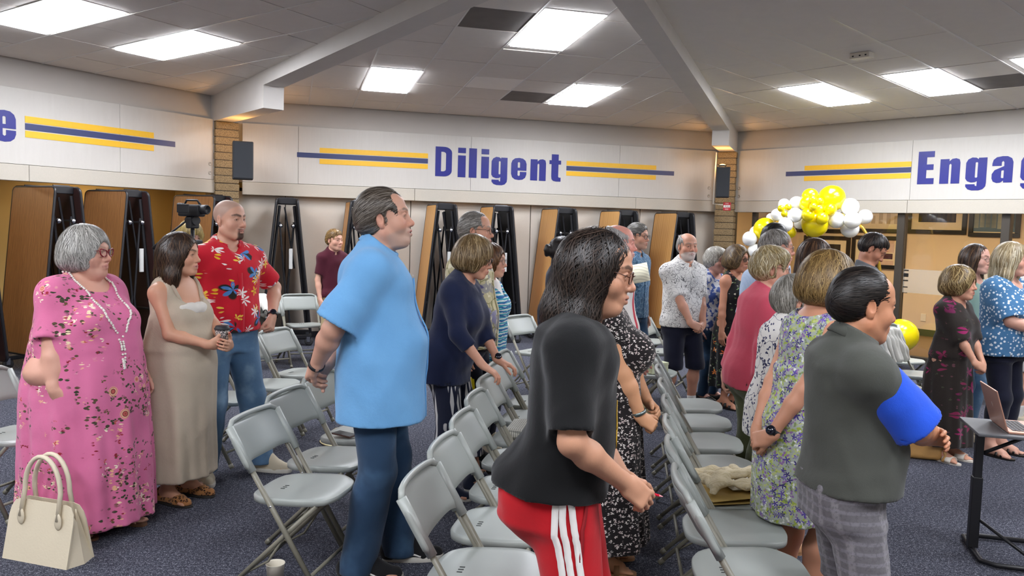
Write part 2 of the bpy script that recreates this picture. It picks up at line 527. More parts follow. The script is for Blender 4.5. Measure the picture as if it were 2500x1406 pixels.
def head_sdf(S, f, P):
    """skull, jaw, features; f = head frame (x right, y face, z up), P = face settings"""
    k = P['hs']; w = P.get('fw', 1.0); jaw = P.get('jaw', 1.0); fat = P.get('ffat', 0.0); ns = P.get('nose', 1.0)
    def e(c, r, kk=.02, mode='u', R=None): S.ell(np.array(c) * k, np.array(r) * k, kk * k, mode, fr=f, R=R)
    def cn(a, b, ra, rb, kk=.02, mode='u'): S.cone(np.array(a) * k, np.array(b) * k, ra * k, rb * k, kk * k, mode, fr=f)
    e((0, -.014, .036), (.0745 * w, .096, .088), .02)
    e((0, .028, -.005), (.066 * w, .068, .1), .03)
    e((0, .034, -.058), (.05 * w * jaw, .052, .056), .03)
    e((0, .035, .055), (.058 * w, .052, .042), .03)
    for s in (-1, 1): cn((s * .052 * w * jaw, -.002, -.06), (s * .018, .066, -.1), .021 + fat * .012, .017, .03)
    cn((-.012, .076, -.1), (.012, .076, -.1), .0175, .0175, .02)
    for s in (-1, 1):
        e((s * .042 * w, .057, -.03), (.028 + fat * .01, .03, .03 + fat * .012), .02)
        cn((s * .012, .09, .027), (s * .046 * w, .073, .026), .011, .009, .018)
    for s in (-1, 1): e((s * .032, .1, .003), (.019, .02, .0125), .012, 's')
    cn((0, .0855, .02), (0, .104 + .007 * ns, -.028), .0085, .0105 * (.8 + .2 * ns), .016)
    e((0, .1035 + .007 * ns, -.033), (.0125 * ns, .0125, .0115), .01)
    for s in (-1, 1):
        e((s * .0125 * ns, .097, -.037), (.0085, .012, .0085), .008)
        e((s * .0065, .104, -.0455), (.0038, .0055, .0035), .003, 's')
    # eyelids
    for s in (-1, 1):
        e((s * .0315, .0775, .0035), (.0152, .0137, .0135), .005)
        cn((s * .0195, .0885, .0078), (s * .0315, .0925, .0105), .0034, .0036, .005); cn((s * .0315, .0925, .0105), (s * .044, .083, .0065), .0036, .003, .005)
        cn((s * .0205, .0865, -.0035), (s * .0315, .0895, -.0065), .003, .0032, .005); cn((s * .0315, .0895, -.0065), (s * .043, .082, -.003), .0032, .0028, .005)
        e((s * .0315, .0935, .002), (.0105, .0075, .0058), .0025, 's')
    # mouth
    mo = P.get('mouth', 0.0)
    e((0, .086, -.068), (.028, .02, .02), .015)
    e((0, .105, -.0685), (.021, .009, .0022 + .0075 * mo), .004, 's')
    for s in (-1, 1):
        cn((0, .1045, -.0618), (s * .021, .0915, -.067), .0052, .0032, .005)
        cn((0, .1025, -.0748 - .007 * mo), (s * .02, .091, -.0695 - .002 * mo), .0062, .0034, .005)
    if P.get('dbl', 0):
        e((0, .03, -.112), (.045, .045, .03 * P['dbl'] + .01), .03)
    # ears
    for s in (-1, 1):
        R = rot((0, 0, 1), -s * .35) @ rot((1, 0, 0), .15)
        e((s * .077 * w, -.012, -.004), (.009, .019, .032), .008, R=R)
        e((s * .084 * w, -.009, .002), (.0055, .011, .019), .005, 's', R=R)
        e((s * .0755 * w, -.005, -.031), (.008, .01, .01), .006, R=R)

def face_colour(q, base, P):
    """q: points in head units (unscaled); natural colouring of lips, brows, lashes, beard, stubble"""
    C = np.tile(np.array(base), (len(q), 1)); 
    def blend(mask, col):
        nonlocal C
        m = np.clip(mask, 0, 1)[:, None]; C = C * (1 - m) + np.array(col) * m
    def seg(a, b):
        a = np.array(a); b = np.array(b); ab = b - a; t = np.clip((q - a) @ ab / (ab @ ab), 0, 1)
        return np.linalg.norm(q - a - t[:, None] * ab, axis=1)
    ax = np.abs(q[:, 0]); qa = q.copy(); qa[:, 0] = ax
    head = (q[:, 2] > -.14)
    red = tuple(np.array(base) * (1.02, .72, .68)); rd = P.get('rosy', .35)
    blend(rd * np.exp(-(np.linalg.norm((qa - (.042, .08, -.03)) / (.025, .04, .022), axis=1) ** 2)), red)
    blend(rd * 1.2 * np.exp(-(np.linalg.norm((q - (0, .122, -.033)) / (.018, .02, .018), axis=1) ** 2)), red)
    blend(rd * .6 * np.clip((ax - .07) / .01, 0, 1) * head * (q[:, 2] < .04) * (q[:, 1] < .02), red)
    if 'scalp' in P:                           # close-cropped or shaved hair
        hl = (q[:, 2] > .065 - .0 * ax) | ((q[:, 1] < .03) & (q[:, 2] > .0)) | (q[:, 1] < -.035) & (q[:, 2] > -.06)
        hl &= ~((q[:, 1] > .045) & (q[:, 2] < .07))
        soft = np.clip((.055 - q[:, 1] + (q[:, 2] - .05) * 1.0) / .02, 0, 1) * np.clip((q[:, 2] - np.where(q[:, 1] < -.03, -.06, -.012)) / .02, 0, 1) * (ax < .0785)
        blend(soft * P.get('scalp_a', .6), lin(P['scalp']))
    if 'beard' in P:
        bz = P.get('beard_kind', 'full'); col = lin(P['beard']); a = P.get('beard_a', .7)
        lower = np.clip((-.045 - q[:, 2] + (q[:, 1] - .08) * .25) / .012, 0, 1) * np.clip((q[:, 1] + .0) / .02, 0, 1) * np.clip((q[:, 2] + .15) / .02, 0, 1)
        if bz == 'goatee':
            m = np.clip((.03 - ax) / .008, 0, 1) * np.clip((q[:, 1] - .06) / .02, 0, 1) * np.clip((-.05 - q[:, 2]) / .006, 0, 1)
            m *= 1 - np.clip((.019 - ax) / .006, 0, 1) * np.clip((q[:, 2] + .084) / .006, 0, 1) * np.clip((-.058 - q[:, 2]) / .004, 0, 1)
            blend(m * a, col)
        else: blend(lower * a, col)
    lip = lin(P.get('lip', '#a8605a'))
    dl = np.minimum.reduce([seg((0, .1045, -.0618), (.021, .0915, -.067)), seg((0, .1045, -.0618), (-.021, .0915, -.067)),
                            seg((0, .1025, -.0752), (.02, .091, -.0698)), seg((0, .1025, -.0752), (-.02, .091, -.0698))])
    blend(np.clip((.0085 - dl) / .003, 0, 1) * P.get('lip_a', .75), lip)
    mo = P.get('mouth', 0)
    inner = np.linalg.norm((q - (0, .096, -.0685)) / (.02, .013, .003 + .006 * mo), axis=1)
    blend(np.clip((1.05 - inner) / .3, 0, 1) * .85, (.05, .015, .012))
    br = lin(P.get('brow', '#5a4636'))
    db = np.minimum(seg((.014, .1, .027), (.036, .093, .0335)), seg((.036, .093, .0335), (.052, .076, .029)))
    db2 = np.minimum.reduce([np.linalg.norm(qa - qa, axis=1) + 9, db])
    dbm = np.minimum(*[np.linalg.norm(qa - (np.array(a) + np.clip((qa - np.array(a)) @ (np.array(b) - np.array(a)) / ((np.array(b) - np.array(a)) @ (np.array(b) - np.array(a))), 0, 1)[:, None] * (np.array(b) - np.array(a))), axis=1)
                       for a, b in (((.013, .1, .026), (.036, .092, .033)), ((.036, .092, .033), (.053, .074, .028)))])
    th = P.get('brow_w', 1.0)
    blend(np.clip((.0068 * th - dbm) / .003, 0, 1) * P.get('brow_a', .8), br)
    # lash-coloured ring around each eye
    de = np.linalg.norm((qa - (.0315, .088, .002)) / (.0145, .012, .0085), axis=1)
    blend(np.clip(1 - np.abs(de - .9) / .28, 0, 1) * (q[:, 1] > .076) * P.get('lash', .45), (.03, .018, .014))
    return C

def strands(S, V, N, n, flow, L, seg, width, colr, rng, wave=0.0, wfreq=60, lift=.0022, fan=.15, end=None):
    """thin ribbons combed over the hair volume along a flow"""
    idx = rng.integers(0, len(V), n); p = V[idx].astype(np.float32).copy()
    P_ = []; Nn = []; alive = np.ones(n, bool); ds = L * rng.uniform(.6, 1.1, n) / seg; e = 2e-3
    ph = rng.uniform(0, 6.28, n); jit = rng.normal(size=(n, 3)) * fan; lo = rng.uniform(-.3, 1.0, n) * lift
    for k in range(seg + 1):
        g = np.stack([S(p + d) - S(p - d) for d in np.eye(3, dtype=np.float32) * e], 1); g /= np.linalg.norm(g, axis=1)[:, None] + 1e-9
        p = p - g * (S(p) - lo)[:, None]
        P_.append(p.copy()); Nn.append(g)
        fl = flow(p) + jit
        t = fl - g * (fl * g).sum(1)[:, None]; t /= np.linalg.norm(t, axis=1)[:, None] + 1e-9
        if wave: t = t + np.cross(g, t) * (wave * np.sin(ph + k * wfreq * ds))[:, None]
        p = (p + t * ds[:, None]).astype(np.float32)
    P_ = np.array(P_); Nn = np.array(Nn)                       # seg+1, n, 3
    T = np.gradient(P_, axis=0); side = np.cross(Nn, T); side /= np.linalg.norm(side, axis=2)[:, :, None] + 1e-9
    u = np.linspace(0, 1, seg + 1)[:, None, None]
    w = width * (1 - .75 * u ** 3) * rng.uniform(.5, 1.2, n)[None, :, None]
    out = P_ + Nn * (.0006 + np.sin(u * 3.0) * .0012)
    A = out - side * w / 2; B = out + side * w / 2
    W = np.stack([A, B], 2).transpose(1, 0, 2, 3).reshape(-1, 3)   # n, seg+1, 2
    base = np.arange(n)[:, None] * (seg + 1) * 2 + np.arange(seg)[None, :] * 2
    b = base.ravel(); F = np.stack([b, b + 1, b + 3, b + 2], 1)
    c = np.repeat(colr(n), (seg + 1) * 2, axis=0)
    return W, F, c

def hair_build(f, k, hr, h, parent, rng, dist):
    """hair volume on the head frame f; hr = style settings"""
    S = Sdf(); st = hr['style']; t = hr.get('t', .014)
    def e(c, r, kk=.03, mode='u'): S.ell(np.array(c) * k, np.array(r) * k, kk * k, mode, fr=f)
    def cn(a, b, ra, rb, kk=.03, mode='u', flat=None): S.cone(np.array(a) * k, np.array(b) * k, ra * k, rb * k, kk * k, mode, fr=f, flat=flat)
    crown = np.array(hr.get('crown', (0, -.05, .13))); grav = hr.get('grav', .6)
    fl = hr.get('flow'); L = hr.get('L', .09); wave = hr.get('wave', .0); fan = hr.get('fan', .18)
    face = hr.get('face', 'std')
    e((0, -.014, .038), (.0765 + t, .097 + t, .087 + t))
    if st in ('short', 'slick', 'balding', 'fringe'):
        e((0, -.05, -.005), (.07 + t, .062 + t, .065), .03)
        if hr.get('top', 0): e((0, .015, .075 + hr['top'] * .4), (.06, .075, .04 + hr['top']), .03)
        S.half((0, .62, -1), hr.get('nape', .062) * k, fr=f)               # cut below, rising towards the face
        if st == 'balding': e((0, .045, .115), (.07, .105, .085), .02, 's')
    elif st == 'bob':
        v = hr.get('vol', 0)
        e((0, -.025, -.01), (.094 + t + v, .088 + t + v, .085), .05); e((0, -.05, -.05), (.085 + t + v, .06 + t + v, .05), .04)
        for s in (-1, 1): cn((s * (.078 + t * .5 + v), .01, .0), (s * (.07 + v), .022, -.06), .026, .02, .03)
        cn((0, 0, -.25), (0, 0, -.06), .062, .05, .02, 's')
    elif st == 'curly':
        v = hr.get('vol', 0)
        e((0, -.03, .0), (.085 + t + v, .085 + t + v, .085), .04)
        e((0, .01, .085), (.07 + t + v, .075 + t, .05 + v), .04)
        S.half((0, .35, -1), hr.get('nape', .07) * k, fr=f)
    elif st == 'long':
        v = hr.get('vol', 0); ln = hr.get('len', .26)
        e((0, -.035, -.02), (.09 + t + v, .085 + t + v, .09), .05)
        for s in (-1, 1):
            cn((s * (.066 + v), -.005, .0), (s * (.085 + v), -.012 + hr.get('fwd', 0), -ln * .6), .04, .042, .04); cn((s * (.085 + v), -.012 + hr.get('fwd', 0), -ln * .6), (s * (.08 + v), -.01 + hr.get('fwd', 0) * 1.6, -ln), .042, .028, .04)
        cn((0, -.075, 0), (0, -.095, -ln * .6), .065, .07, .05, flat=((0, 1, 0), 1.4)); cn((0, -.095, -ln * .6), (0, -.09, -ln), .07, .05, .05, flat=((0, 1, 0), 1.4))
    elif st == 'bun':
        e((0, -.05, -.005), (.07 + t, .062 + t, .065), .03); S.half((0, .62, -1), .062 * k, fr=f)
        e((0, -.125, .01), (.045, .042, .045), .02); 
        for i in range(9): e((math.sin(i * 2.4) * .03, -.125 - .02 * math.cos(i * 1.7), .01 + math.cos(i * 2.4) * .035), .016, .012)
    # free the face
    if face == 'std': e((0, .118, -.05), (.076, .082, .125), .012, 's')
    elif face == 'bangs': e((0, .125, -.085), (.064, .085, .125), .012, 's')
    elif face == 'open': e((0, .12, -.04), (.098, .085, .14), .012, 's')
    elif face == 'recede':
        e((0, .118, -.045), (.064, .085, .13), .012, 's')
        for s in (-1, 1): e((s * .046, .082, .085), (.026, .036, .04), .02, 's')
    elif face == 'side':       # swept fringe
        e((.012, .12, -.062), (.066, .082, .125), .012, 's')
    if hr.get('ear', st in ('short', 'slick', 'balding', 'fringe', 'bun')):
        for s in (-1, 1): e((s * .086, -.008, -.012), (.03, .022, .036), .008, 's'); 
        for s in (-1, 1): cn((s * .08, .05, -.08), (s * .085, .036, .012), .03, .024, .01, 's')
    if hr.get('nonape'): pass
    rg = rng
    V, Q = S.mesh(h)
    if len(V) == 0: return
    c1 = np.array(lin(hr['c'])); c2 = np.array(lin(hr.get('c2', hr['c'])))
    N = vnormals(V, Q)
    base = c1 * hr.get('under', .62)
    W0 = V + N * (rng.normal(size=len(V)) * .0006)[:, None]
    top = Sdf(); 
    if fl is None:
        cw = f.out(crown * k).astype(np.float32); dn = np.array([0, 0, -1], np.float32)
        def flow(p):
            d = p - cw; d = d / (np.linalg.norm(d, axis=1)[:, None] + 1e-6)
            return d + dn * grav
    else:
        fv = f.dir(unit(fl)).astype(np.float32)
        flow = lambda p: np.tile(fv, (len(p), 1))
    def colr(n):
        m = rg.random(n)[:, None] ** 1.3; b = rg.uniform(.55, 1.12, n)[:, None]
        return (c1 * (1 - m) + c2 * m) * b
    n = int(hr.get('n', 1500) * (1.0 if dist < 3.2 else .75 if dist < 5 else .5 if dist < 6.5 else .35))
    wd = hr.get('w', .0032) * (1 if dist < 4 else 1.3 if dist < 6 else 1.8)
    W, F, c = strands(S, V, N, n, flow, L * k, hr.get('seg', 9), wd, colr, rg, wave, hr.get('wf', 60), hr.get('lift', .003), fan)
    Vall = np.concatenate([W0, W]); Fall = np.concatenate([Q, F + len(W0)])
    C = np.concatenate([np.tile(base, (len(W0), 1)), c])
    return mesh_obj('hair', Vall, Fall, hair_mat(), parent, True, C)

MALE = [(.80, .06, .05, .06), (.86, .15, .095, .11), (.93, .166, .108, .125), (1.0, .163, .112, .115), (1.08, .15, .108, .1), (1.16, .15, .108, .1),
        (1.26, .166, .116, .112), (1.34, .176, .116, .122), (1.41, .165, .088, .115), (1.455, .11, .062, .085), (1.50, .055, .045, .055)]
FEM = [(.80, .06, .05, .06), (.86, .155, .095, .115), (.93, .172, .108, .135), (1.0, .163, .108, .118), (1.08, .137, .1, .09), (1.16, .135, .1, .088),
       (1.26, .146, .108, .1), (1.34, .152, .104, .108), (1.41, .142, .08, .1), (1.455, .095, .056, .075), (1.50, .05, .042, .05)]

def lerp(a, b, t): return a + (b - a) * t
class Person:
    def __init__(s, sp):
        s.sp = sp; g = sp.get
        s.S = S = sp['H'] / 1.75; s.dist = float(np.hypot(*sp['pos']))
        s.rng = np.random.default_rng(g('seed', 1))
        s.root = empty('person', (*sp['pos'], 0), math.radians(sp['yaw'] - 90))
        tag(s.root, sp['label'], 'person')
        s.tab = s.table()
        s.bt = g('butt', 0) + (.01 if g('sex', 'm') == 'f' else 0)
        s.po = max([c.get('o', .016) for c in g('clothes', []) if c['k'] == 'pants'] + [0])
        hip = .95 * S
        lean = math.radians(g('lean', 0)); tw = math.radians(g('twist', 0)); sl = math.radians(g('side', 0))
        R = rot((0, 0, 1), tw) @ rot((1, 0, 0), -lean) @ rot((0, 1, 0), sl)
        s.T = Fr(R, V3(0, 0, hip) - R @ V3(0, 0, hip))
        hd = g('head', {}); s.P = dict(g('face', {})); s.P.setdefault('hs', hd.get('hs', 1.0 * (0.94 + .06 * S)))
        k = s.P['hs']
        hp = s.T.out((hd.get('dx', 0), (.03 + hd.get('dy', 0)) * S, sp['H'] - .126 * k + hd.get('dz', 0)))
        s.hf = Fr(rot((0, 0, 1), math.radians(hd.get('yaw', 0))) @ rot((1, 0, 0), -math.radians(hd.get('pitch', 0))) @ rot((0, 1, 0), math.radians(hd.get('tilt', 0))), hp)
        s.arms(); s.legs(); s.body()
        if g('hair'): hair_build(s.hf, k, g('hair'), float(np.clip(s.dist * .0012, .004, .007)), s.root, s.rng, s.dist)
        for c in g('clothes', []): getattr(s, 'c_' + c['k'])(c)
        if g('glasses'): s.glasses(g('glasses'))
    # -------- proportions
    def table(s):
        g = s.sp.get; S = s.S; base = FEM if g('sex', 'm') == 'f' else MALE
        wx, wy, be, hi, bu = g('wx', 1.), g('wy', 1.), g('belly', 0), g('hips', 0), g('butt', 0)
        out = []
        for z, rx, yf, yb in base:
            m = math.exp(-((z - 1.06) / .13) ** 2); mh = math.exp(-((z - .93) / .1) ** 2); fade = min(1, max(0, (1.5 - z) / .12)) * min(1, max(0, (z - .80) / .05))
            wxe = lerp(1, wx, fade); wye = lerp(1, wy, fade)
            out.append((z * S, (rx * wxe + be * .45 * m + hi * mh) * S, (yf * wye + be * m) * S, (yb * wye + be * .15 * m + bu * mh) * S))
        return out
    def arms(s):
        g = s.sp.get; S = s.S; sh = g('shw', .172 if g('sex', 'm') == 'm' else .15) * S
        s.arm = {}
        for side, nm in ((1, 'R'), (-1, 'L')):
            a = dict(g('arm' + nm, {}))
            j = s.T.out((side * sh, -.012 * S, (1.382 if g('sex', 'm') == 'm' else 1.372) * S + g('shz', 0)))
            w = np.array(a.get('wrist', (side * .23, .02, .82))) * S
            if 'ww' in a: w = s.tolocal(a['ww'])
            for q in ('hz', 'hy'):
                if q + 'w' in a: a[q] = s.dirlocal(a[q + 'w'])
            el, w = ik(j, w, .285 * S, .255 * S, a.get('pole', (side * .5, -1, 0)))
            s.arm[nm] = dict(j=j, e=el, w=w, **{q: v for q, v in a.items() if q not in ('wrist',)})
    def tolocal(s, p):
        a = math.radians(s.sp['yaw'] - 90); d = np.asarray(p, float) - (*s.sp['pos'], 0)
        return V3(math.cos(a) * d[0] + math.sin(a) * d[1], -math.sin(a) * d[0] + math.cos(a) * d[1], d[2])
    def dirlocal(s, d):
        a = math.radians(s.sp['yaw'] - 90); return V3(math.cos(a) * d[0] + math.sin(a) * d[1], -math.sin(a) * d[0] + math.cos(a) * d[1], d[2])
    def legs(s):
        g = s.sp.get; S = s.S; s.leg = {}
        for side, nm in ((1, 'R'), (-1, 'L')):
            x, y, yw = g('foot' + nm, (side * .095, 0, 5 * side))
            hj = V3(side * .088 * S * g('wx', 1.) ** .5, 0, .90 * S)
            an = V3(x * S, y * S, .085 * S + .012)
            kn, an = ik(hj, an, .412 * S, .402 * S, (side * .12, 1, 0))
            s.leg[nm] = dict(h=hj, k=kn, a=an, yaw=math.radians(-yw), side=side)
    # -------- skin
    def body(s):
        g = s.sp.get; S = s.S; B = Sdf(); af = g('armf', 1.); lf = g('legf', 1.); fem = g('sex', 'm') == 'f'
        B.loft(s.tab, .03, fr=s.T)
        if g('bust', 0):
            b = g('bust') * .6 - .35
            for sd in (-1, 1): B.ell((sd * .072 * S * g('wx', 1), (.08 + .03 * b) * S * g('wy', 1), (1.235 - .02 * b) * S), (.062 * S * (1 + .25 * b), .056 * S * (1 + .35 * b), .062 * S * (1 + .2 * b)), .05, fr=s.T)
        s.armr = (.05 * S * af * (.9 if fem else 1), .041 * S * af * (.9 if fem else 1), .041 * S * af * (.88 if fem else 1), .0265 * S * lerp(1, af, .4) * (.92 if fem else 1))
        hb = []
        for nm, sd in (('R', 1), ('L', -1)):
            a = s.arm[nm]; r = s.armr
            B.cone(s.T.out((sd * .08 * S, -.01 * S, 1.41 * S)), a['j'], .055 * S, .058 * S * af, .05)
            B.cone(a['j'], a['e'], r[0] * 1.04, r[1], .03)
            m = lerp(a['e'], a['w'], .3); B.cone(a['e'], m, r[1], r[2] * 1.06, .02); B.cone(m, a['w'], r[2] * 1.06, r[3], .02)
            n0 = len(B.ops)
            hz = a.get('hz', unit(a['w'] - a['e'])); hy = a.get('hy', V3(sd, 0, 0) - 0)
            hf, tips = hand_sdf(B, a['w'], hz, hy, sd, S * g('hands', 1.0), a.get('curl', (22, 28, 18)), a.get('spread', 3), a.get('thumb', (32, 18, 8)), g('handf', 1.0))
            a['hf'] = hf; a['tips'] = tips
            lo = np.min([o[1] for o in B.ops[n0:]], 0) - .012; hi = np.max([o[2] for o in B.ops[n0:]], 0) + .012
            hb.append((lo, hi))
        for nm in 'RL':
            l = s.leg[nm]; sd = l['side']
            B.cone(l['h'], l['k'], .086 * S * lf, .054 * S * lf, .04)
            c = lerp(l['k'], l['a'], .33) + V3(0, -.012 * S, 0); B.cone(l['k'], c, .052 * S * lf, .053 * S * lf, .03); B.cone(c, l['a'], .053 * S * lf, .035 * S * lerp(1, lf, .5), .03)
            fd = V3(math.sin(-l['yaw']) * -1, math.cos(l['yaw']), 0); fd = V3(-math.sin(l['yaw']), math.cos(l['yaw']), 0); l['fd'] = fd
            px = V3(fd[1], -fd[0], 0)
            a = l['a']; z0 = g('lift', .012)
            heel = V3(a[0], a[1], 0) - fd * .045 * S; ball = V3(a[0], a[1], 0) + fd * .115 * S; toe = V3(a[0], a[1], 0) + fd * .175 * S
            B.cone(a, heel + V3(0, 0, .034 * S + z0), .034 * S, .033 * S, .02)
            B.cone(a + V3(0, 0, -.01) + fd * .02 * S, ball + V3(0, 0, .025 * S + z0), .034 * S, .026 * S, .03)
            B.cone(heel + V3(0, 0, .03 * S + z0), ball + V3(0, 0, .022 * S + z0), .03 * S, .026 * S, .03)
            B.cone(ball - px * .014 * S + V3(0, 0, .018 * S + z0), ball + px * .014 * S + V3(0, 0, .018 * S + z0), .022 * S, .022 * S, .02)
            for i in range(5):
                tx = (-.034 + i * .017) * S * -sd
                ln = (.052, .05, .045, .037, .028)[i] * S
                b0 = ball + px * tx + V3(0, 0, .013 * S + z0) + fd * .015 * S
                B.cone(b0, b0 + fd * ln + V3(0, 0, -.003), (.0125 if i == 0 else .0095) * S, (.0115 if i == 0 else .008) * S, .006)
        bt = g('butt', 0)
        for sd in (-1, 1): B.ell((sd * .07 * S, -(.045 + .6 * bt) * S, .885 * S), (.088 * S, (.07 + .5 * bt) * S, .125 * S), .05)
        # neck and head
        k = s.P['hs']; nr = g('neck', 1.0) * (.9 if fem else 1)
        nb = s.T.out((0, -.018 * S, 1.42 * S)); s.nb = nb; s.nt = s.hf.out(V3(0, -.012, -.055) * k)
        B.cone(nb, s.nt, .066 * S * nr, .054 * k * nr, .04)
        head_sdf(B, s.hf, s.P); s.B = B
        s.nr = .06 * S * nr
        hB = float(np.clip(s.dist * .0026, .008, .013)); hH = float(np.clip(s.dist * .00085, .0026, .0048)); hh = float(np.clip(s.dist * .0009, .0028, .0045))
        V, Q = B.mesh(hB)
        hlo = s.hf.t - V3(.13, .15, .15) * k; hhi = s.hf.t + V3(.13, .16, .15) * k
        hlo[2] = max(hlo[2], s.nb[2] + .01)
        boxes = [(hlo, hhi)] + hb
        keep = np.ones(len(Q), bool); c = V[Q].mean(1)
        for lo, hi in boxes: keep &= ~((c > lo + hB).all(1) & (c < hi - hB).all(1))
        parts = [(V, Q[keep])]; cols = [np.zeros((len(V), 3)) + lin(g('skin', '#c99c84'))]
        for i, (lo, hi) in enumerate(boxes):
            v, q = B.mesh(hH if i == 0 else hh, lo, hi)
            if len(v) == 0: continue
            parts.append((v, q))
            base = np.array(lin(g('skin', '#c99c84')))
            if i == 0: cols.append(face_colour(((v - s.hf.t) @ s.hf.R) / k, base, s.P))
            else:
                cc = np.tile(base, (len(v), 1))
                tp = s.arm['R' if i == 1 else 'L']['tips']
                dm = np.min([np.linalg.norm(v - t, axis=1) for t in tp], 0); m = np.clip((.016 - dm) / .01, 0, 1)[:, None] * .35
                cc = cc * (1 - m) + base * (1.05, .78, .74) * m
                if g('nails'):
                    hy = s.arm['R' if i == 1 else 'L']['hf'].R[:, 1]
                    m = np.max([((np.linalg.norm(v - t, axis=1) < .0095) & ((v - t) @ hy > .002)) for t in tp], 0)[:, None]
                    cc = np.where(m, np.array(lin(g('nails'))), cc)
                cols.append(cc)
        # eyeballs, seated in the sockets
        for sd in (-1, 1):
            mb = MB(); mb.sphere((0, 0, 0), .0125 * k, 16, 12)
            v = np.array(mb.v); lc = v / (.0125 * k); gz = unit(V3(*s.P.get('gaze', (0, 1, 0))))
            a = lc @ gz
            cc = np.tile(np.array([.62, .58, .55]), (len(v), 1)); cc[a > .84] = lin(s.P.get('iris', '#4a3626')); cc[a > .955] = (.01, .01, .01)
            fq = np.array([list(q) + [q[-1]] * (4 - len(q)) for q in mb.f])
            parts.append((s.hf.outs(v + V3(sd * .0315, .0772, .002) * k), fq)); cols.append(cc)
        V, Q = join_parts(parts); C = np.concatenate(cols)
        tri = Q[:, 2] == Q[:, 3]
        F = Q[~tri].tolist() + Q[tri][:, :3].tolist()
        s.body_o = mesh_obj('body', V, F, skin_mat(), s.root, True, C)
    # -------- clothing
    def hC(s, c): return float(np.clip(s.dist * .0024, .007, .011)) * c.get('res', 1)
    def emit_cloth(s, S_, c, name, amp=.004, freq=16):
        h = s.hC(c); V, Q = S_.mesh(h)
        if len(V) == 0: return None
        V = wrinkle(V, Q, c.get('amp', amp), c.get('freq', freq), int(s.rng.integers(1e6)), c.get('stretch', (1, 1, .6)))
        V = wrinkle(V, Q, c.get('amp', amp) * .45, c.get('freq', freq) * 2.7, int(s.rng.integers(1e6)), (1, 1, .5))
        o = mesh_obj(name, V, Q, c['mat'], s.root, True)
        if c.get('label'): o['label'] = c['label']
        return o
    def shell_tab(s, o, loose, hem, top=9, flare=0, legs=True):
        T = s.tab; out = []; S = s.S
        zs = sorted(set([hem * S] + [r[0] for r in T if r[0] > hem * S + .02]))
        A = np.array(T)
        for z in zs:
            r = [np.interp(z, A[:, 0], A[:, j]) for j in (1, 2, 3)]
            if z < .86 * S: r = [max(r[0], np.interp(.9 * S, A[:, 0], A[:, 1])), max(r[1], np.interp(.9 * S, A[:, 0], A[:, 2])), max(r[2], np.interp(.93 * S, A[:, 0], A[:, 3]))]
            if z < .98 * S and legs:
                lf = s.sp.get('legf', 1.); po = s.po; r[0] = max(r[0], .088 * S * s.sp.get('wx', 1.) ** .5 + (.09 * lf + po + .002) * S); r[1] = max(r[1], (.094 * lf + po + .004) * S); r[2] = max(r[2], (.094 * lf + po + .004) * S, ((.045 + .6 * s.bt) + (.075 + po + .5 * s.bt) * math.sqrt(max(0, 1 - ((z / S - .885) / (.15 + po)) ** 2)) + .008) * S if po > 0 else 0)
            up = A[(A[:, 0] >= z) & (A[:, 0] < 1.42 * S)]
            for j in range(3):
                mx = max(up[:, j + 1].max() if len(up) else 0, r[j]); r[j] = lerp(r[j], mx, loose) + o * S
                r[j] += flare * max(0, (1.15 * S - z)) 
            out.append((z, *r))
        return out
    def sleeves(s, C, c):
        """each sleeve is cut flat and hollowed on its own, then joined to the garment"""
        S = s.S; fr = c.get('sleeve', .6); so_ = c.get('so', .018) * S; o = c.get('o', .014) * S; af = s.sp.get('armf', 1.); r = s.armr
        for nm, sd in (('R', 1), ('L', -1)):
            a = s.arm[nm]; f_ = fr
            if c['k'] != 'sleeves': C.cone(s.T.out((sd * .08 * S, -.01 * S, 1.41 * S)), lerp(s.T.out((sd * .08 * S, -.01 * S, 1.41 * S)), a['j'], 1 if f_ > 0 else .55), .055 * S + o, (.058 * S * af if f_ > 0 else .05 * S) + o * .8, .05)
            if f_ <= 0: continue
            L = Sdf()
            if f_ <= 1.0:
                e = lerp(a['j'], a['e'], f_); ax = unit(a['e'] - a['j']); rr = lerp(r[0], r[1], f_) + so_
                L.cone(a['j'], e + ax * .03, r[0] * 1.05 + so_ * .45, rr, .03)
            else:
                L.cone(a['j'], a['e'], r[0] * 1.03 + so_ * .5, r[1] + so_, .03)
                e = lerp(a['e'], a['w'], f_ - 1); ax = unit(a['w'] - a['e']); rr = lerp(r[2], r[3], f_ - 1) + so_
                L.cone(a['e'], e + ax * .03, r[1] + so_, rr, .025)
            def fn(P, e=e.astype(np.float32), ax=ax.astype(np.float32), rr=rr):
                q = P - e; t = q @ ax; pr = q - t[:, None] * ax
                return np.maximum(-t, np.sqrt((pr * pr).sum(1)) - rr * 2.2)
            L.op(fn, e - rr * 2.2, e + rr * 2.2, .002, 's')
            th = max(.012, 1.6 * getattr(s, 'hcur', .008))
            L.cone(e - ax * .02, e + ax * .05, rr - th - .003, rr - th + .002, .002, 's')
            lo, hi = L.bounds(.005)
            C.op(L, lo, hi, c.get('sk', .05))
    def apply_cuts(s, C): pass
    def neckcut(s, C, c):
        S = s.S; nk = c.get('neck', ('crew', 1.0)); r = s.nr
        up = unit(s.nt - s.nb); fw = s.T.dir((0, 1, 0)); w = nk[1] if len(nk) > 1 else 1.0
        # an oblique plane across the neck, lower at the front
        cpt = s.nb + up * ((.094 if nk[0] == 'collar' else .078) * S - .03 * S * (w - 1)); nn = unit(up + fw * (.4 + .25 * (w - 1)))
        def fn(P, e=cpt.astype(np.float32), ax=nn.astype(np.float32)):
            q = P - e; t = q @ ax; pr = q - t[:, None] * ax
            return np.maximum(-t, np.sqrt((pr * pr).sum(1)) - .115 * S * w)
        C.op(fn, cpt - .16, cpt + .16, .002, 's')
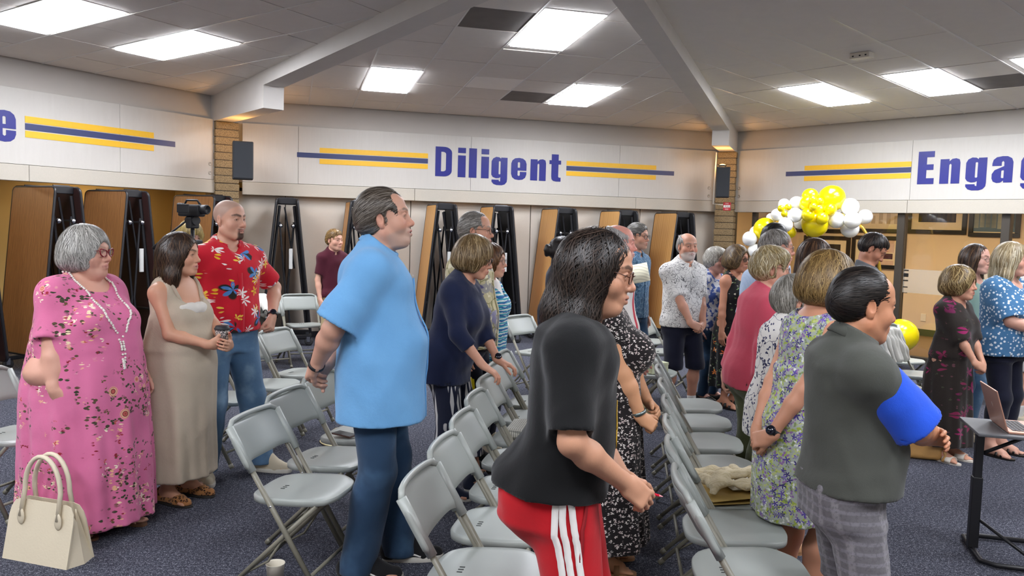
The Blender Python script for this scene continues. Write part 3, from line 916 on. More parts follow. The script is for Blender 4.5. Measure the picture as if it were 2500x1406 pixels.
        if nk[0] in ('v', 'collar'):
            d = nk[2] if len(nk) > 2 else .1
            yf = .13 * S * s.sp.get('wy', 1)
            C.cone(s.T.out((0, yf * .7, 1.475 * S)), s.T.out((0, yf + .03, (1.46 - d) * S)), .05 * S * w, .004 * S, .008, 's')
        if nk[0] == 'scoop':
            C.ell((0, .1 * S, 1.455 * S), ((nk[3] if len(nk) > 3 else .1) * S, .1 * S, (nk[2] if len(nk) > 2 else .08) * S), .012, 's', fr=s.T)
        if nk[0] == 'boat':
            C.ell((0, .0, 1.475 * S), ((nk[2] if len(nk) > 2 else .12) * S, .12 * S, .045 * S), .012, 's', fr=s.T)
    def neckadd(s, C, c):
        S = s.S; o = c.get('o', .014) * S
        C.cone(s.nb, s.nt, .066 * S * s.sp.get('neck', 1.) * (.9 if s.sp.get('sex', 'm') == 'f' else 1) + max(o * .8, .009), s.nr + .008, .04)
    def bustadd(s, C, o):
        g = s.sp.get; S = s.S
        if g('bust', 0):
            b = g('bust') * .6 - .35
            for sd in (-1, 1): C.ell((sd * .07 * S * g('wx', 1), (.08 + .03 * b) * S * g('wy', 1), (1.235 - .02 * b) * S), ((.066 + o) * S * (1 + .25 * b), (.06 + o) * S * (1 + .35 * b), (.066 + o) * S * (1 + .2 * b)), .07, fr=s.T)
    def c_top(s, c):
        S = s.S; C = Sdf(); o = c.get('o', .014); hem = c.get('hem', .86); s.hcur = s.hC(c)
        C.loft(s.shell_tab(o, c.get('loose', .6), hem - .05, flare=c.get('flare', 0)), .03, fr=s.T, fold=c.get('fold'))
        s.bustadd(C, o); s.sleeves(C, c); s.neckadd(C, c)
        C.half(c.get('hemdir', (0, 0, -1)), -hem * S, fr=s.T)
        # hollow the hem a little
        A = s.shell_tab(o - max(.012, 1.3 * s.hcur), c.get('loose', .6), hem - .08, flare=c.get('flare', 0)); A = [r for r in A if r[0] < (hem + .06) * S]
        if len(A) >= 2: C.loft(A, .004, 's', fr=s.T)
        if c.get('sleeve', .6) == 0 or c.get('armhole'):
            for nm, sd in (('R', 1), ('L', -1)): C.ell(s.arm[nm]['j'] + s.T.dir(V3(sd * .035, 0, -.02) * S), (.05 * S * c.get('armhole', 1), .085 * S, .1 * S), .012, 's')
        s.apply_cuts(C); s.neckcut(C, c)
        ob = s.emit_cloth(C, c, c.get('name', 'shirt')); s.last = ob
        if c.get('collar'): s.collar(c, ob)
        if c.get('placket'): s.placket(c, ob)
        return ob
    def collar(s, c, par):
        S = s.S; up = unit(s.nt - s.nb); r = s.nr * c.get('colr', 1.04)
        rx = s.T.dir((1, 0, 0)); zz = unit(up + s.T.dir((0, 1, 0)) * .34); yy = np.cross(zz, rx); yy = unit(yy); 
        f = Fr(np.stack([rx, yy, zz], 1), s.nb + up * .062 * S); hg = c.get('colh', .032) * S; op = c.get('colopen', .22); n = 33
        rows = [[], [], [], [], []]
        for i in range(n):
            u = -1 + 2 * i / (n - 1); ph = u * (math.pi - op); fr_ = abs(u) ** 4
            cx, cy = math.sin(ph), -math.cos(ph)
            for k, (dr, z) in enumerate(((.011, -.012), (.006 + .004 * fr_, hg), (.011 + .006 * fr_, hg + .004), (.022 + .012 * fr_, hg * .35 - .01 * fr_), (.026 + .022 * fr_, -.012 * S - c.get('leaf', .032) * S * fr_))):
                rad = r + dr * S
                rows[k].append(f.out((cx * rad, cy * rad * 1.04 + .004, z)))
        V = [p for q in rows for p in q]; F = [(k * n + i, k * n + i + 1, (k + 1) * n + i + 1, (k + 1) * n + i) for k in range(4) for i in range(n - 1)]
        o = mesh_obj('collar', V, F, c.get('colmat', c['mat']), par, True)
        md = o.modifiers.new('thick', 'SOLIDIFY'); md.thickness = .0035; md.offset = 1
    def placket(s, c, par):
        S = s.S; C = s
        zs = np.linspace(c.get('hem', .86) * S + .03, 1.36 * S, 7)
        mb = MB(); bt = MB()
        pts = [s.front(0, z, c.get('o', .014) + .004) for z in np.linspace(c.get('hem', .86) * S + .005, (1.40 - c.get('vdepth', .05)) * S, 24)]
        L = [p + s.T.dir((-.013 * S, 0, 0)) for p in pts]; R_ = [p + s.T.dir((.013 * S, 0, 0)) for p in pts]
        vs = []; 
        for a, b in zip(L, R_): vs += [a + s.T.dir((0, -.004, 0)), a + s.T.dir((0, .003, 0)), b + s.T.dir((0, .003, 0)), b + s.T.dir((0, -.004, 0))]
        fs = []
        for i in range(len(pts) - 1):
            for k in range(4): fs.append((i * 4 + k, i * 4 + (k + 1) % 4, i * 4 + 4 + (k + 1) % 4, i * 4 + 4 + k))
        mb.add(vs, fs); mb.obj('placket', c['mat'], par, True)
        for z in zs:
            p = s.front(0, z, c.get('o', .014) + .009)
            b = MB(); b.sphere((0, 0, 0), (.0055, .002, .0055), 10, 6); b.v = [tuple(s.T.R @ np.array(v) + p) for v in b.v]
            b.obj('button', plain('shirt_button', '#d8d4c8', .35), par, True)
    def front(s, x, z, off):
        """a point on the front of the torso cloth, found on the surface"""
        if s.last is None: return s.T.out((x, .15, z))
        me = s.last.data
        if getattr(s, '_fc', None) is not me.name:
            V = np.empty(len(me.vertices) * 3); me.vertices.foreach_get('co', V); s._fv = (V.reshape(-1, 3) - s.T.t) @ s.T.R; s._fc = me.name
        q = s._fv; m = (np.abs(q[:, 0] - x) < .03) & (np.abs(q[:, 2] - z) < .02)
        y = q[m, 1].max() if m.any() else .12
        return s.T.out((x, y + .001, z))
    def surf(s, ob, P, off=.003):
        """closest points of a garment to rough points"""
        from mathutils.bvhtree import BVHTree
        me = ob.data; bv = BVHTree.FromPolygons([v.co for v in me.vertices], [p.vertices for p in me.polygons])
        out = []
        for p in P:
            l, n_, i, d = bv.find_nearest(Vector(p)); out.append((np.array(l) + np.array(n_) * off, np.array(n_)))
        return out
    def c_sleeves(s, c):
        C = Sdf(); s.hcur = s.hC(c); s.sleeves(C, c)
        return s.emit_cloth(C, c, c.get('name', 'sleeves'))
    def c_pants(s, c):
        S = s.S; C = Sdf(); o = c.get('o', .016); hem = c.get('hem', .06); lf = s.sp.get('legf', 1.)
        A = [(z, *r) for z, *r in s.shell_tab(.006, 0, .80, legs=False) if z < 1.1 * S]
        T0 = Fr(s.T.R, s.T.t) 
        C.loft(A, .04, fr=s.T if c.get('leanwith', True) else None)
        w = c.get('wide', 0)
        for nm in 'RL':
            l = s.leg[nm]
            C.cone(l['h'] + V3(0, 0, .0), l['k'], (.09 * lf + o) * S, (.056 * lf + o + w * .5) * S, .045)
            ank = l['a'] + V3(0, 0, -.06)
            C.cone(l['k'], ank, (.058 * lf + o + w * .5) * S, (.044 * lerp(1, lf, .5) + o + w) * S, .03)
            if not c.get('shorts'): 
                cc = lerp(l['k'], l['a'], .33) + V3(0, -.012 * S, 0); C.ell(cc, ((.052 * lf + o * .9) * S, (.056 * lf + o * .9) * S, .12 * S), .04)
        bt = s.sp.get('butt', 0) + (.01 if s.sp.get('sex', 'm') == 'f' else 0)
        for sd in (-1, 1): C.ell((sd * .072 * S, -(.045 + .6 * bt) * S, .885 * S), ((.09 + o) * S, (.075 + o + .5 * bt) * S, (.13 + o) * S), .05)
        hm = [q.get('hem', .86) for q in s.sp['clothes'] if q['k'] == 'top']; C.half((0, 0, 1), c.get('waist', min(.985, max(hm + [.8]) + .05)) * S, fr=s.T)
        C.half((0, 0, -1), -hem * S)
        for nm in 'RL':
            l = s.leg[nm]; t = np.clip((l['k'][2] - hem * S) / (l['k'][2] - .02), -2, 1)
            e = lerp(l['k'], l['a'] + V3(0, 0, -.06), t) if t > 0 else lerp(l['h'], l['k'], np.clip((l['h'][2] - hem * S) / (l['h'][2] - l['k'][2]), 0, 1))
            rr = (lerp(.058 * lf + w * .5, .044 + w, max(t, 0)) if t > 0 else lerp(.056 * lf, .09 * lf, np.clip((hem * S - l['k'][2]) / (l['h'][2] - l['k'][2]), 0, 1))) * S + o * S - max(.013, 1.7 * s.hC(c))
            C.cone(e + V3(0, 0, -.06), e + V3(0, 0, .015), rr, rr, .003, 's')
        ob = s.emit_cloth(C, c, c.get('name', 'trousers'), .003, 15); s.pants_o = ob
        return ob
    def c_dress(s, c):
        """bodice and skirt in one; skirt rows: z, half width, front, back"""
        S = s.S; C = Sdf(); o = c.get('o', .014); wz = c.get('waistz', 1.1); s.hcur = s.hC(c)
        C.loft(s.shell_tab(o, c.get('loose', .2), wz - .1), .04, fr=s.T)
        s.bustadd(C, o); s.sleeves(C, c); s.neckadd(C, c)
        C.loft([(z * S, a * S, b * S, d * S) for z, a, b, d in c['skirt']], .05, fold=c.get('fold'))
        s.apply_cuts(C)
        if c.get('sleeve', .6) == 0:
            for nm, sd in (('R', 1), ('L', -1)): C.ell(s.arm[nm]['j'] + s.T.dir(V3(sd * .03, .0, -.0) * S), (.056 * S, .085 * S, .11 * S), .012, 's')
        s.neckcut(C, c)
        sk = sorted(c['skirt']); 
        C.loft([(z * S, (a - .026) * S, (b - .026) * S, (d - .026) * S) for z, a, b, d in ((sk[0][0] - .05, *sk[0][1:]), sk[0], (sk[0][0] + .05, *sk[0][1:]))], .003, 's', fold=c.get('fold'))
        C.half((0, 0, -1), -sk[0][0] * S - .001)
        ob = s.emit_cloth(C, c, c.get('name', 'dress'), .003, 15); s.last = ob
        return ob
    def foot_pts(s, l, grow=0.0, n=28, toe=1.0):
        S = s.S; fd = l['fd']; px = V3(fd[1], -fd[0], 0); a = l['a']; out = []
        for i in range(n):
            t = 2 * math.pi * i / n; u = math.cos(t); v = math.sin(t)
            y = (.065 + u * (.138 + grow)) * S * toe; w = (.042 + .006 * u + grow) * (1 - .12 * max(0, u) ** 3)
            w *= (abs(v) ** .75) * (1 if v > 0 else -1)
            out.append(V3(a[0], a[1], 0) + fd * y + px * (w * S + .006 * S * -l['side'] * max(0, u)))
        return out
    def c_shoes(s, c):
        S = s.S
        for nm in 'RL':
            l = s.leg[nm]; fd = l['fd']; px = V3(fd[1], -fd[0], 0); a = l['a']; g0 = V3(a[0], a[1], 0); kind = c.get('kind', 'sneaker'); st = c.get('sole_t', .022)
            root = None
            if kind in ('sneaker', 'loafer', 'flat'):
                C = Sdf(); o = .008
                heel = g0 - fd * .048 * S; ball = g0 + fd * .11 * S; toe = g0 + fd * .175 * S
                if kind == 'sneaker': C.cone(a + V3(0, 0, .012), heel + V3(0, 0, .04 * S + st * .5), .045 * S, .042 * S, .02)
                else: C.cone(heel + V3(0, 0, .06 * S), heel + V3(0, 0, .035 * S), .04 * S, .041 * S, .02)
                if kind != 'flat': C.cone(a + fd * .03 * S + V3(0, 0, .0 if kind == 'sneaker' else -.02), ball + V3(0, 0, .034 * S), .045 * S, .039 * S, .03)
                C.cone(heel + V3(0, 0, .032 * S), ball + V3(0, 0, .028 * S), .04 * S, .04 * S, .02)
                C.cone(ball - px * .016 * S + V3(0, 0, .027 * S), ball + px * .016 * S + V3(0, 0, .027 * S), .033 * S, .033 * S, .02)
                C.cone(ball + V3(0, 0, .028 * S), toe + V3(0, 0, .026 * S), .038 * S, .032 * S, .02)
                C.half((0, 0, -1), -.012)
                if kind == 'sneaker': C.half((0, 0, 1), a[2] + .02); C.cone(a + V3(0, 0, -.03), a + V3(0, 0, .1), .033 * S, .036 * S, .003, 's')
                else: C.cone(g0 + fd * .0 + V3(0, 0, .055 * S), g0 + fd * (.075 if kind == 'flat' else .05) * S + V3(0, 0, .072 * S), .032 * S, .03 * S, .006, 's')
                V, Q = C.mesh(max(.0055, s.hC(c) * .62))
                root = mesh_obj('shoe', V, Q, c['mat'], s.root, True)
                if c.get('label'): root['label'] = c['label']
            P = s.foot_pts(l, .006 if kind != 'sandal' else .003)
            z0, z1 = 0.0, (st + .004 if kind != 'sandal' else .014)
            P2 = s.foot_pts(l, .009 if kind != 'sandal' else .004); n = len(P)
            vs = [p + V3(0, 0, z0) for p in P] + [p + V3(0, 0, z1 * .5) for p in P2] + [p + V3(0, 0, z1) for p in P]
            fs = [tuple(range(n))[::-1], tuple(range(2 * n, 3 * n))] + [(r * n + i, r * n + (i + 1) % n, (r + 1) * n + (i + 1) % n, (r + 1) * n + i) for r in (0, 1) for i in range(n)]
            so = mesh_obj('sole' if root else 'sandal', vs, fs, c.get('sole', c['mat']), root or s.root, False); auto_smooth(so)
            if kind == 'sandal':
                for y, w, zt in c.get('straps', ((.1, .05, .058), (.02, .038, .1))):
                    mb = MB(); pts = []
                    for i in range(11):
                        t = math.pi * i / 10
                        pts.append(g0 + fd * y * S + px * (math.cos(t) * w * S) + V3(0, 0, .012 + math.sin(t) ** .8 * zt * S * .86))
                    vs = []
                    for p in pts: vs += [p - fd * c.get('sw', .013), p + fd * c.get('sw', .013)]
                    mb.add(vs, [(i * 2, i * 2 + 1, i * 2 + 3, i * 2 + 2) for i in range(10)]); o_ = mb.obj('strap', c['mat'], so, True)
                    md = o_.modifiers.new('thick', 'SOLIDIFY'); md.thickness = .004; md.offset = 1
            if kind == 'sneaker' and c.get('laces') and s.dist < 6:
                mb = MB()
                for i in range(5):
                    u = i / 4; b = lerp(a + fd * .052 * S + V3(0, 0, .03), g0 + fd * .105 * S + V3(0, 0, .072 * S), u)
                    mb.tube([b - px * .022 * S + V3(0, 0, -.008), b + V3(0, 0, .004), b + px * .022 * S + V3(0, 0, -.008)], .0028, 5)
                mb.obj('laces', c['laces'], root, True)
            if c.get('socks'):
                C = Sdf(); C.cone(a + V3(0, 0, -.02), lerp(a, l['k'], c.get('sockh', .2)), .04 * S * lerp(1, s.sp.get('legf', 1), .5), .043 * S * lerp(1, s.sp.get('legf', 1), .5), .01)
                V, Q = C.mesh(.008); mesh_obj('sock', V, Q, c['socks'], s.root, True)
    def glasses(s, gl):
        k = s.P['hs']; f = s.hf; mb = MB(); le = MB(); r = gl.get('r', .0225); th = gl.get('th', .0016)
        for sd in (-1, 1):
            c = V3(sd * .0325, .106, .0); pts = []
            for i in range(20):
                t = 2 * math.pi * i / 20; x = math.cos(t); z = math.sin(t)
                pw = gl.get('sq', .8); x = abs(x) ** pw * (1 if x > 0 else -1); z = abs(z) ** pw * (1 if z > 0 else -1)
                pts.append(c + V3(x * r * 1.12, -abs(sd * .0325 + x * r - 0) * .12 + .004, z * r * gl.get('asp', .85) + gl.get('cat', 0) * max(0, x * sd) * .01))
            P = [f.out(p * k) for p in pts]
            mb.tube(P, th * k * gl.get('rimw', 1), 6, closed=True)
            le.add(P, [tuple(range(20))])
            hinge = pts[0 if sd > 0 else 10] + V3(0, 0, .004)
            mb.tube([f.out(hinge * k), f.out(V3(sd * .074, .07, .012) * k), f.out(V3(sd * .082, -.005, .014) * k), f.out(V3(sd * .08, -.02, -.01) * k)], th * .95 * k, 6)
        mb.tube([f.out(V3(-.011, .112, .006) * k), f.out(V3(0, .116, .009) * k), f.out(V3(.011, .112, .006) * k)], th * k, 6)
        o = mb.obj('glasses', gl['mat'], s.root, True)
        t = _MC.get('lens')
        if t is None:
            n = NT('lens'); n.b.inputs['Alpha'].default_value = .1; nz = n.noise(n.coord(), 3); 
            _MC['lens'] = t = n.done(n.mix(nz, (.5, .5, .5), (.6, .6, .6)), .04)
        t2 = t
        if gl.get('dark'):
            if 'lens_dark' not in _MC:
                n = NT('lens_dark'); n.b.inputs['Alpha'].default_value = .6; nz = n.noise(n.coord(), 3); _MC['lens_dark'] = n.done(n.mix(nz, (.03, .025, .02), (.05, .04, .03)), .05)
            t2 = _MC['lens_dark']
        le.obj('lens', t2, o, False)

# ------------------------------------------------------------------ the room: three walls in view, solved from the photograph's lines
WN = [np.array([-math.sin(math.radians(a)), math.cos(math.radians(a))]) for a in (60.61, 15.92, -49.9)]
WD = [8.947, 11.92, 11.258]
WT = [np.array([n[1], -n[0]]) for n in WN]
Z_CEIL, Z_BOARD, Z_TRIM, Z_LOW = 3.335, 3.02, 2.21, 2.035
SLOPE = math.tan(math.radians(3.3))
C01 = np.linalg.solve(np.array([WN[0], WN[1]]), WD[:2]); C12 = np.linalg.solve(np.array([WN[1], WN[2]]), WD[1:])
HUB = np.array([.435, 5.53])
def on_wall(i, x, y, back=0.0):
    r = ray(x, y); k = (WD[i] + back) / (r[:2] @ WN[i]); return r * k + np.array([0, 0, CAM_H])
def wl(i, x, y, back=0.0):                      # the same in that wall's own frame: along, height
    p = on_wall(i, x, y, back); return float(p[:2] @ WT[i]), float(p[2])
def on_ceil(i, x, y):
    r = ray(x, y); k = (Z_CEIL - CAM_H + SLOPE * WD[i]) / (r[2] + SLOPE * (r[:2] @ WN[i])); p = r * k
    return float(WD[i] - p[:2] @ WN[i]), float(p[:2] @ WT[i])
def wall_M(i, t=0.0, out=0.0, z=0.0):
    """local x along the wall, local y INTO the wall, z up; out = distance into the room"""
    p = WN[i] * (WD[i] - out) + WT[i] * t
    return Matrix(((WT[i][0], WN[i][0], 0, p[0]), (WT[i][1], WN[i][1], 0, p[1]), (0, 0, 1, z), (0, 0, 0, 1)))
def struct(o): o['kind'] = 'structure'; return o
t0_01 = float(C01 @ WT[0]); t1_01 = float(C01 @ WT[1]); t1_12 = float(C12 @ WT[1]); t2_12 = float(C12 @ WT[2])
WALLR = [(t0_01 - 7.7, t0_01), (t1_01, t1_12), (t2_12, t2_12 + 7.7)]

# ---- materials
def carpet():
    t = NT('carpet'); o = t.coord('Object')
    a = t.noise(o, 150, 2, .8); b = t.noise(o, 55, 3, .6); c = t.noise(o, 2.5, 2)
    f = t.math('ADD', t.math('MULTIPLY', a, .7), t.math('MULTIPLY', b, .3))
    col = t.ramp(f, [(.36, lin('#20212a')), (.5, lin('#40424d')), (.58, lin('#72747f')), (.66, lin('#b9bac2'))])
    col = t.mix(t.math('MULTIPLY', c, .25), col, lin('#2a2a34'))
    t.bump(a, .6, .006)
    return t.done(col, .95, spec=.1)
def board_mat():
    t = NT('painted_board'); o = t.coord()
    a = t.noise(t.coord(scale=(6, 1, .5)), 7, 4, .6); b = t.noise(o, 3, 3); s = t.step(t.noise(o, 26, 2, .5), .70, .76)
    c = t.mix(a, lin('#c4c1bb'), lin('#bab6af')); c = t.mix(t.math('MULTIPLY', b, .35), c, lin('#b0aca6'))
    c = t.mix(t.math('MULTIPLY', s, .12), c, lin('#8d8880'))
    t.bump(a, .12, .004)
    return t.done(c, .55)
M_CARPET = carpet(); M_BOARD = board_mat()
M_UPPER = plain('upper_wall_paint', '#b9b4ae', .8, var=.04, scale=4)
M_TRIM = plain('trim_vinyl', '#b6b0a4', .8, var=.05, scale=60, bump=.25, bscale=220)
M_PANEL = plain('wall_fabric', '#c6bfb4', .95, var=.05, scale=120, bump=.35, bscale=300)
M_TILE = plain('ceiling_tile', '#d8d2cb', .95, var=.04, scale=9, bump=.4, bscale=260)
M_TILE2 = plain('new_ceiling_tile', '#efebe5', .95, var=.03, scale=9, bump=.4, bscale=260)
M_TILE3 = plain('vent_grille', '#6a645f', .8, var=.25, scale=5)
M_GRID = plain('ceiling_grid', '#cfccc8', .4, var=.03)
M_BEAM = plain('beam_plaster', '#c8c4bf', .85, var=.05, scale=5, bump=.25, bscale=25)
M_DARK = plain('dark_gap', '#15130f', .9)
def wood(name, c1, c2, scale=1, axis=(1, 1, .05), rough=.5):
    t = NT(name); o = t.coord('Object', scale=axis)
    a = t.wave(o, 14 * scale, 5, 3, 1.2, 'Y'); b = t.noise(o, 60 * scale, 4, .6)
    f = t.math('ADD', t.math('MULTIPLY', a, .55), t.math('MULTIPLY', b, .45))
    return t.done(t.ramp(f, [(.25, lin(c1)), (.75, lin(c2))]), rough)
M_OAK = wood('oak_laminate', '#6a4526', '#96693c'); M_MAPLE = wood('maple_laminate', '#b98a4c', '#c99c60', .4)
def brick_m():
    t = NT('slump_block'); o = t.coord(); a = t.noise(o, 90, 4, .7); b = t.noise(o, 14, 2)
    c = t.ramp(a, [(.35, lin('#4f4230')), (.5, lin('#8b7757')), (.68, lin('#a8936d'))]); c = t.mix(t.math('MULTIPLY', b, .35), c, lin('#6d5f48'))
    t.bump(a, .5, .006); return t.done(c, .95)
M_BRICK = brick_m(); M_MORTAR = plain('mortar', '#5e5344', .95, bump=.3)

# ---- floor and ceiling outline
POLY = [C01, C12, np.array([8.41, 7.49]), np.array([6.9, -.6]), np.array([.3, -1.9]), np.array([-6.3, -1.4]), np.array([-7.70, 4.57])]
mb = MB(); n_ = len(POLY)
OUTP = [HUB + (p - HUB) * 1.75 for p in POLY]
mb.add([(*p, 0) for p in OUTP], [tuple(range(n_))[::-1]]); mb.add([(*p, -.1) for p in OUTP], [tuple(range(n_))])
struct(mb.obj('floor', M_CARPET))
ZH = Z_CEIL + 6.75 * SLOPE
ceil_o = MB()
for i in range(n_):
    a, b = POLY[i], POLY[(i + 1) % n_]
    ceil_o.add([(*a, Z_CEIL + .012), (*b, Z_CEIL + .012), (*HUB, ZH + .012)], [(0, 1, 2)])
    ceil_o.add([(*a, Z_CEIL + .16), (*b, Z_CEIL + .16), (*HUB, ZH + .16)], [(0, 2, 1)])
ceiling = struct(ceil_o.obj('ceiling', M_TILE))

# ---- ceiling tiles, bars and lights on the three slopes in view
M_PANELLIGHT = emit('light_diffuser', '#f4f7ff', PANEL_LIGHT)
def clip(poly, f):
    out = []
    for i in range(len(poly)):
        a, b = poly[i], poly[(i + 1) % len(poly)]; fa, fb = f(a), f(b)
        if fa >= 0: out.append(a)
        if fa * fb < 0: out.append(lerp2(a, b, fa / (fa - fb)))
    return out
def lerp2(a, b, t): return (a[0] + (b[0] - a[0]) * t, a[1] + (b[1] - a[1]) * t)
def cpt(i, d, t, dz=0.0):
    p = WN[i] * (WD[i] - d) + WT[i] * t; return (p[0], p[1], Z_CEIL + SLOPE * d + dz)
def proj(p):
    q = np.array(p, float) - (0, 0, CAM_H)
    v = (q[0], _cp * q[1] - _sp * q[2], _sp * q[1] + _cp * q[2])
    if v[1] < .2: return (1e6, 1e6)
    x, y = v[0] / v[1] * CAM_F, -v[2] / v[1] * CAM_F
    return (_cr * x - _sr * y + 1250, _sr * x + _cr * y + 703)
LIGHTS = {0: [(1.21, 5.27), (1.21, 4.0)], 1: [(1.25, .95), (3.80, 2.19), (1.23, 3.46)], 2: [(1.21, -5.61), (1.21, -4.33), (1.21, -3.07)]}
T0 = {0: 5.27, 1: .95, 2: -5.61}
LLAB = {(0, 5.27): 'white ceiling light panel beside the beam, above the yellow and navy stripes', (0, 4.0): 'white ceiling light panel above the cut-off letter e on the board',
        (1, .95): 'small white light panel above the first stripes before the word Diligent', (1, 2.19): 'large white ceiling light panel between the two beams, high on the slope',
        (1, 3.46): 'white ceiling light panel above the end of the word Diligent, beside a dark vent',
        (2, -5.61): 'white ceiling light panel above the stripes and balloons, next to the beam', (2, -4.33): 'white ceiling light panel above the capital E of Engage', (2, -3.07): 'white ceiling light panel cut by the picture edge beside a dark vent'}
SPECIAL = {}       # (panel, row, col) -> material
def cell(i, d, t): return (i, int(round((d - .58) / .61)), int(round((t - T0[i]) / .615)))
crease = []
for i in range(3):
    a, b = POLY[(i - 1) % n_] if i == 0 else (C01 if i == 1 else C12), None
ends = {0: (POLY[6], C01), 1: (C01, C12), 2: (C12, POLY[2])}
tiles_n = 0; far_tiles = MB()
g = 0
for i in range(3):
    pa, pb = ends[i]
    def side(p, q, sgn):
        e = np.array(q) - np.array(p)
        def f(u):
            X = cpt(i, *u)[:2]; return sgn * (e[0] * (X[1] - p[1]) - e[1] * (X[0] - p[0]))
        return f
    mid = (pa + pb) / 2 * .6 + HUB * .4
    def orient(p, q):
        e = q - p; return 1 if (e[0] * (mid[1] - p[1]) - e[1] * (mid[0] - p[0])) > 0 else -1
    fa = side(pa, HUB, orient(pa, HUB)); fb = side(pb, HUB, orient(pb, HUB))
    lights = [(d, t) for d, t in LIGHTS[i]]
    for r in range(-1, 10):
        for c in range(-9, 11):
            d0 = .58 + .61 * r; t0 = T0[i] + .615 * c; d1 = d0 + .61; t1 = t0 + .615
            d0c = max(d0, 0.0)
            if d1 <= 0.02: continue
            if any(d0 + .3 > ld and d0 + .3 < ld + 1.22 and t0 + .3 > lt - .02 and t0 + .3 < lt + .62 for ld, lt in lights): continue
            q = [(d0c + .006, t0 + .009), (d1 - .006, t0 + .009), (d1 - .006, t1 - .009), (d0c + .006, t1 - .009)]
            q = clip(clip(q, fa), fb)
            if len(q) < 3: continue
            ps = [proj(cpt(i, *u)) for u in q]
            vis = any(-40 < x < 2540 and -40 < y < 720 for x, y in ps)
            top = [cpt(i, *u, .004) for u in q]; bot = [cpt(i, *u, -.006 + .0015 * math.sin(r * 3.1 + c * 1.7)) for u in q]; m = len(q)
            fs = [tuple(range(m)), tuple(range(2 * m - 1, m - 1, -1))] + [(k, (k + 1) % m, m + (k + 1) % m, m + k) for k in range(m)]
            key = (i, r, c); mt = M_TILE
            if key in ((1, 6, 1),): mt = M_TILE3
            if key in ((1, 1, 3),): mt = M_TILE3
            if key in ((1, 2, 3), (1, 2, 2)): mt = M_TILE2 if key == (1, 2, 2) else M_TILE
            if key in ((2, 1, 3),): mt = M_TILE3
            if key in ((2, 5, 3), (2, 6, 3)): mt = M_TILE2
            if vis:
                o = mesh_obj('ceiling_tile', bot + top, fs, mt, ceiling, False); tiles_n += 1
            else: far_tiles.add(bot + top, fs)
    # main runners (light bars) from the wall up the slope
    for c in range(-8, 11):
        t = T0[i] + .615 * c
        seg_ = [(0.0, t), (6.7, t)]
        s0, s1 = 0.0, 1.0
        for f in (fa, fb):
            v0, v1 = f(seg_[0]), f(seg_[1])
            if v0 < 0 and v1 < 0: s1 = -1
            elif v0 * v1 < 0:
                k = v0 / (v0 - v1)
                if v0 < 0: s0 = max(s0, k)
                else: s1 = min(s1, k)
        if s1 - s0 < .03: continue
        a = lerp2(*seg_, s0); b = lerp2(*seg_, s1)
        bar = MB(); vs = [cpt(i, a[0], t - .009, -.004), cpt(i, a[0], t + .009, -.004), cpt(i, b[0], t + .009, -.004), cpt(i, b[0], t - .009, -.004)]
        bar.add(vs + [(x, y, z - .006) for x, y, z in vs], [(0, 1, 2, 3), (7, 6, 5, 4), (0, 4, 5, 1), (1, 5, 6, 2), (2, 6, 7, 3), (3, 7, 4, 0)])
        bar.obj('ceiling_runner', M_GRID, ceiling)
    for ld, lt in lights:
        root = empty('ceiling_light', cpt(i, ld + .61, lt + .305))
        vis = all(-200 < x < 2700 and -300 < y < 500 for x, y in [proj(cpt(i, ld + .61, lt + .3))])
        Mi = Matrix.Translation(root.location).inverted()
        fr = MB(); df = MB()
        def ring(dz, e): return [cpt(i, ld + e, lt + e, dz), cpt(i, ld + 1.22 - e, lt + e, dz), cpt(i, ld + 1.22 - e, lt + .61 - e, dz), cpt(i, ld + e, lt + .61 - e, dz)]
        A, B, Cc = ring(.003, .002), ring(-.012, .002), ring(-.012, .022)
        fr.add([Mi @ Vector(v) for v in A + B + Cc], [(k, (k + 1) % 4, 4 + (k + 1) % 4, 4 + k) for k in range(4)] + [(4 + k, 4 + (k + 1) % 4, 8 + (k + 1) % 4, 8 + k) for k in range(4)])
        fr.obj('frame', M_GRID, root)
        P = ring(-.026, .026); df.add([Mi @ Vector(v) for v in P] + [Mi @ Vector(v) for v in ring(.0, .022)], [(0, 1, 2, 3), (7, 6, 5, 4), (0, 4, 5, 1), (1, 5, 6, 2), (2, 6, 7, 3), (3, 7, 4, 0)])  # diffuser dropped below its frame so its sides light the ceiling
        df.obj('diffuser', M_PANELLIGHT, root)
        g += 1
        tag(root, LLAB[(i, lt)], 'ceiling light', 'ceiling light panels')
o = far_tiles.obj('ceiling_tiles_beyond', M_TILE, ceiling); o['kind'] = 'stuff'
# unseen extra lights added on the other slopes, behind and beside the camera
for k in (2, 3, 4, 5):
    a, b = POLY[k], POLY[(k + 1) % n_]; m = (a + b) / 2
    if k == 2: pts = [.45]
    else: pts = [.35]
    for u in pts:
        for sd in (-.9, .9):
            c = m + (HUB - m) * u + (b - a) / np.linalg.norm(b - a) * sd; zz = Z_CEIL + u * (ZH - Z_CEIL)
            ang = math.atan2((HUB - m)[1], (HUB - m)[0]); R_ = Matrix.Rotation(ang, 4, 'Z')
            root = empty('ceiling_light', (c[0], c[1], zz - .0), ang)
            x = MB(); x.box((-.61, -.305, -.03), (.61, .305, .0)); x.obj('frame', M_GRID, root)
            x = MB(); x.box((-.585, -.28, -.036), (.585, .28, -.03)); x.obj('diffuser', M_PANELLIGHT, root)
            tag(root, 'unseen white ceiling light panel added over the side of the room facing the lettered walls', 'ceiling light', 'added ceiling lights behind the photographer')

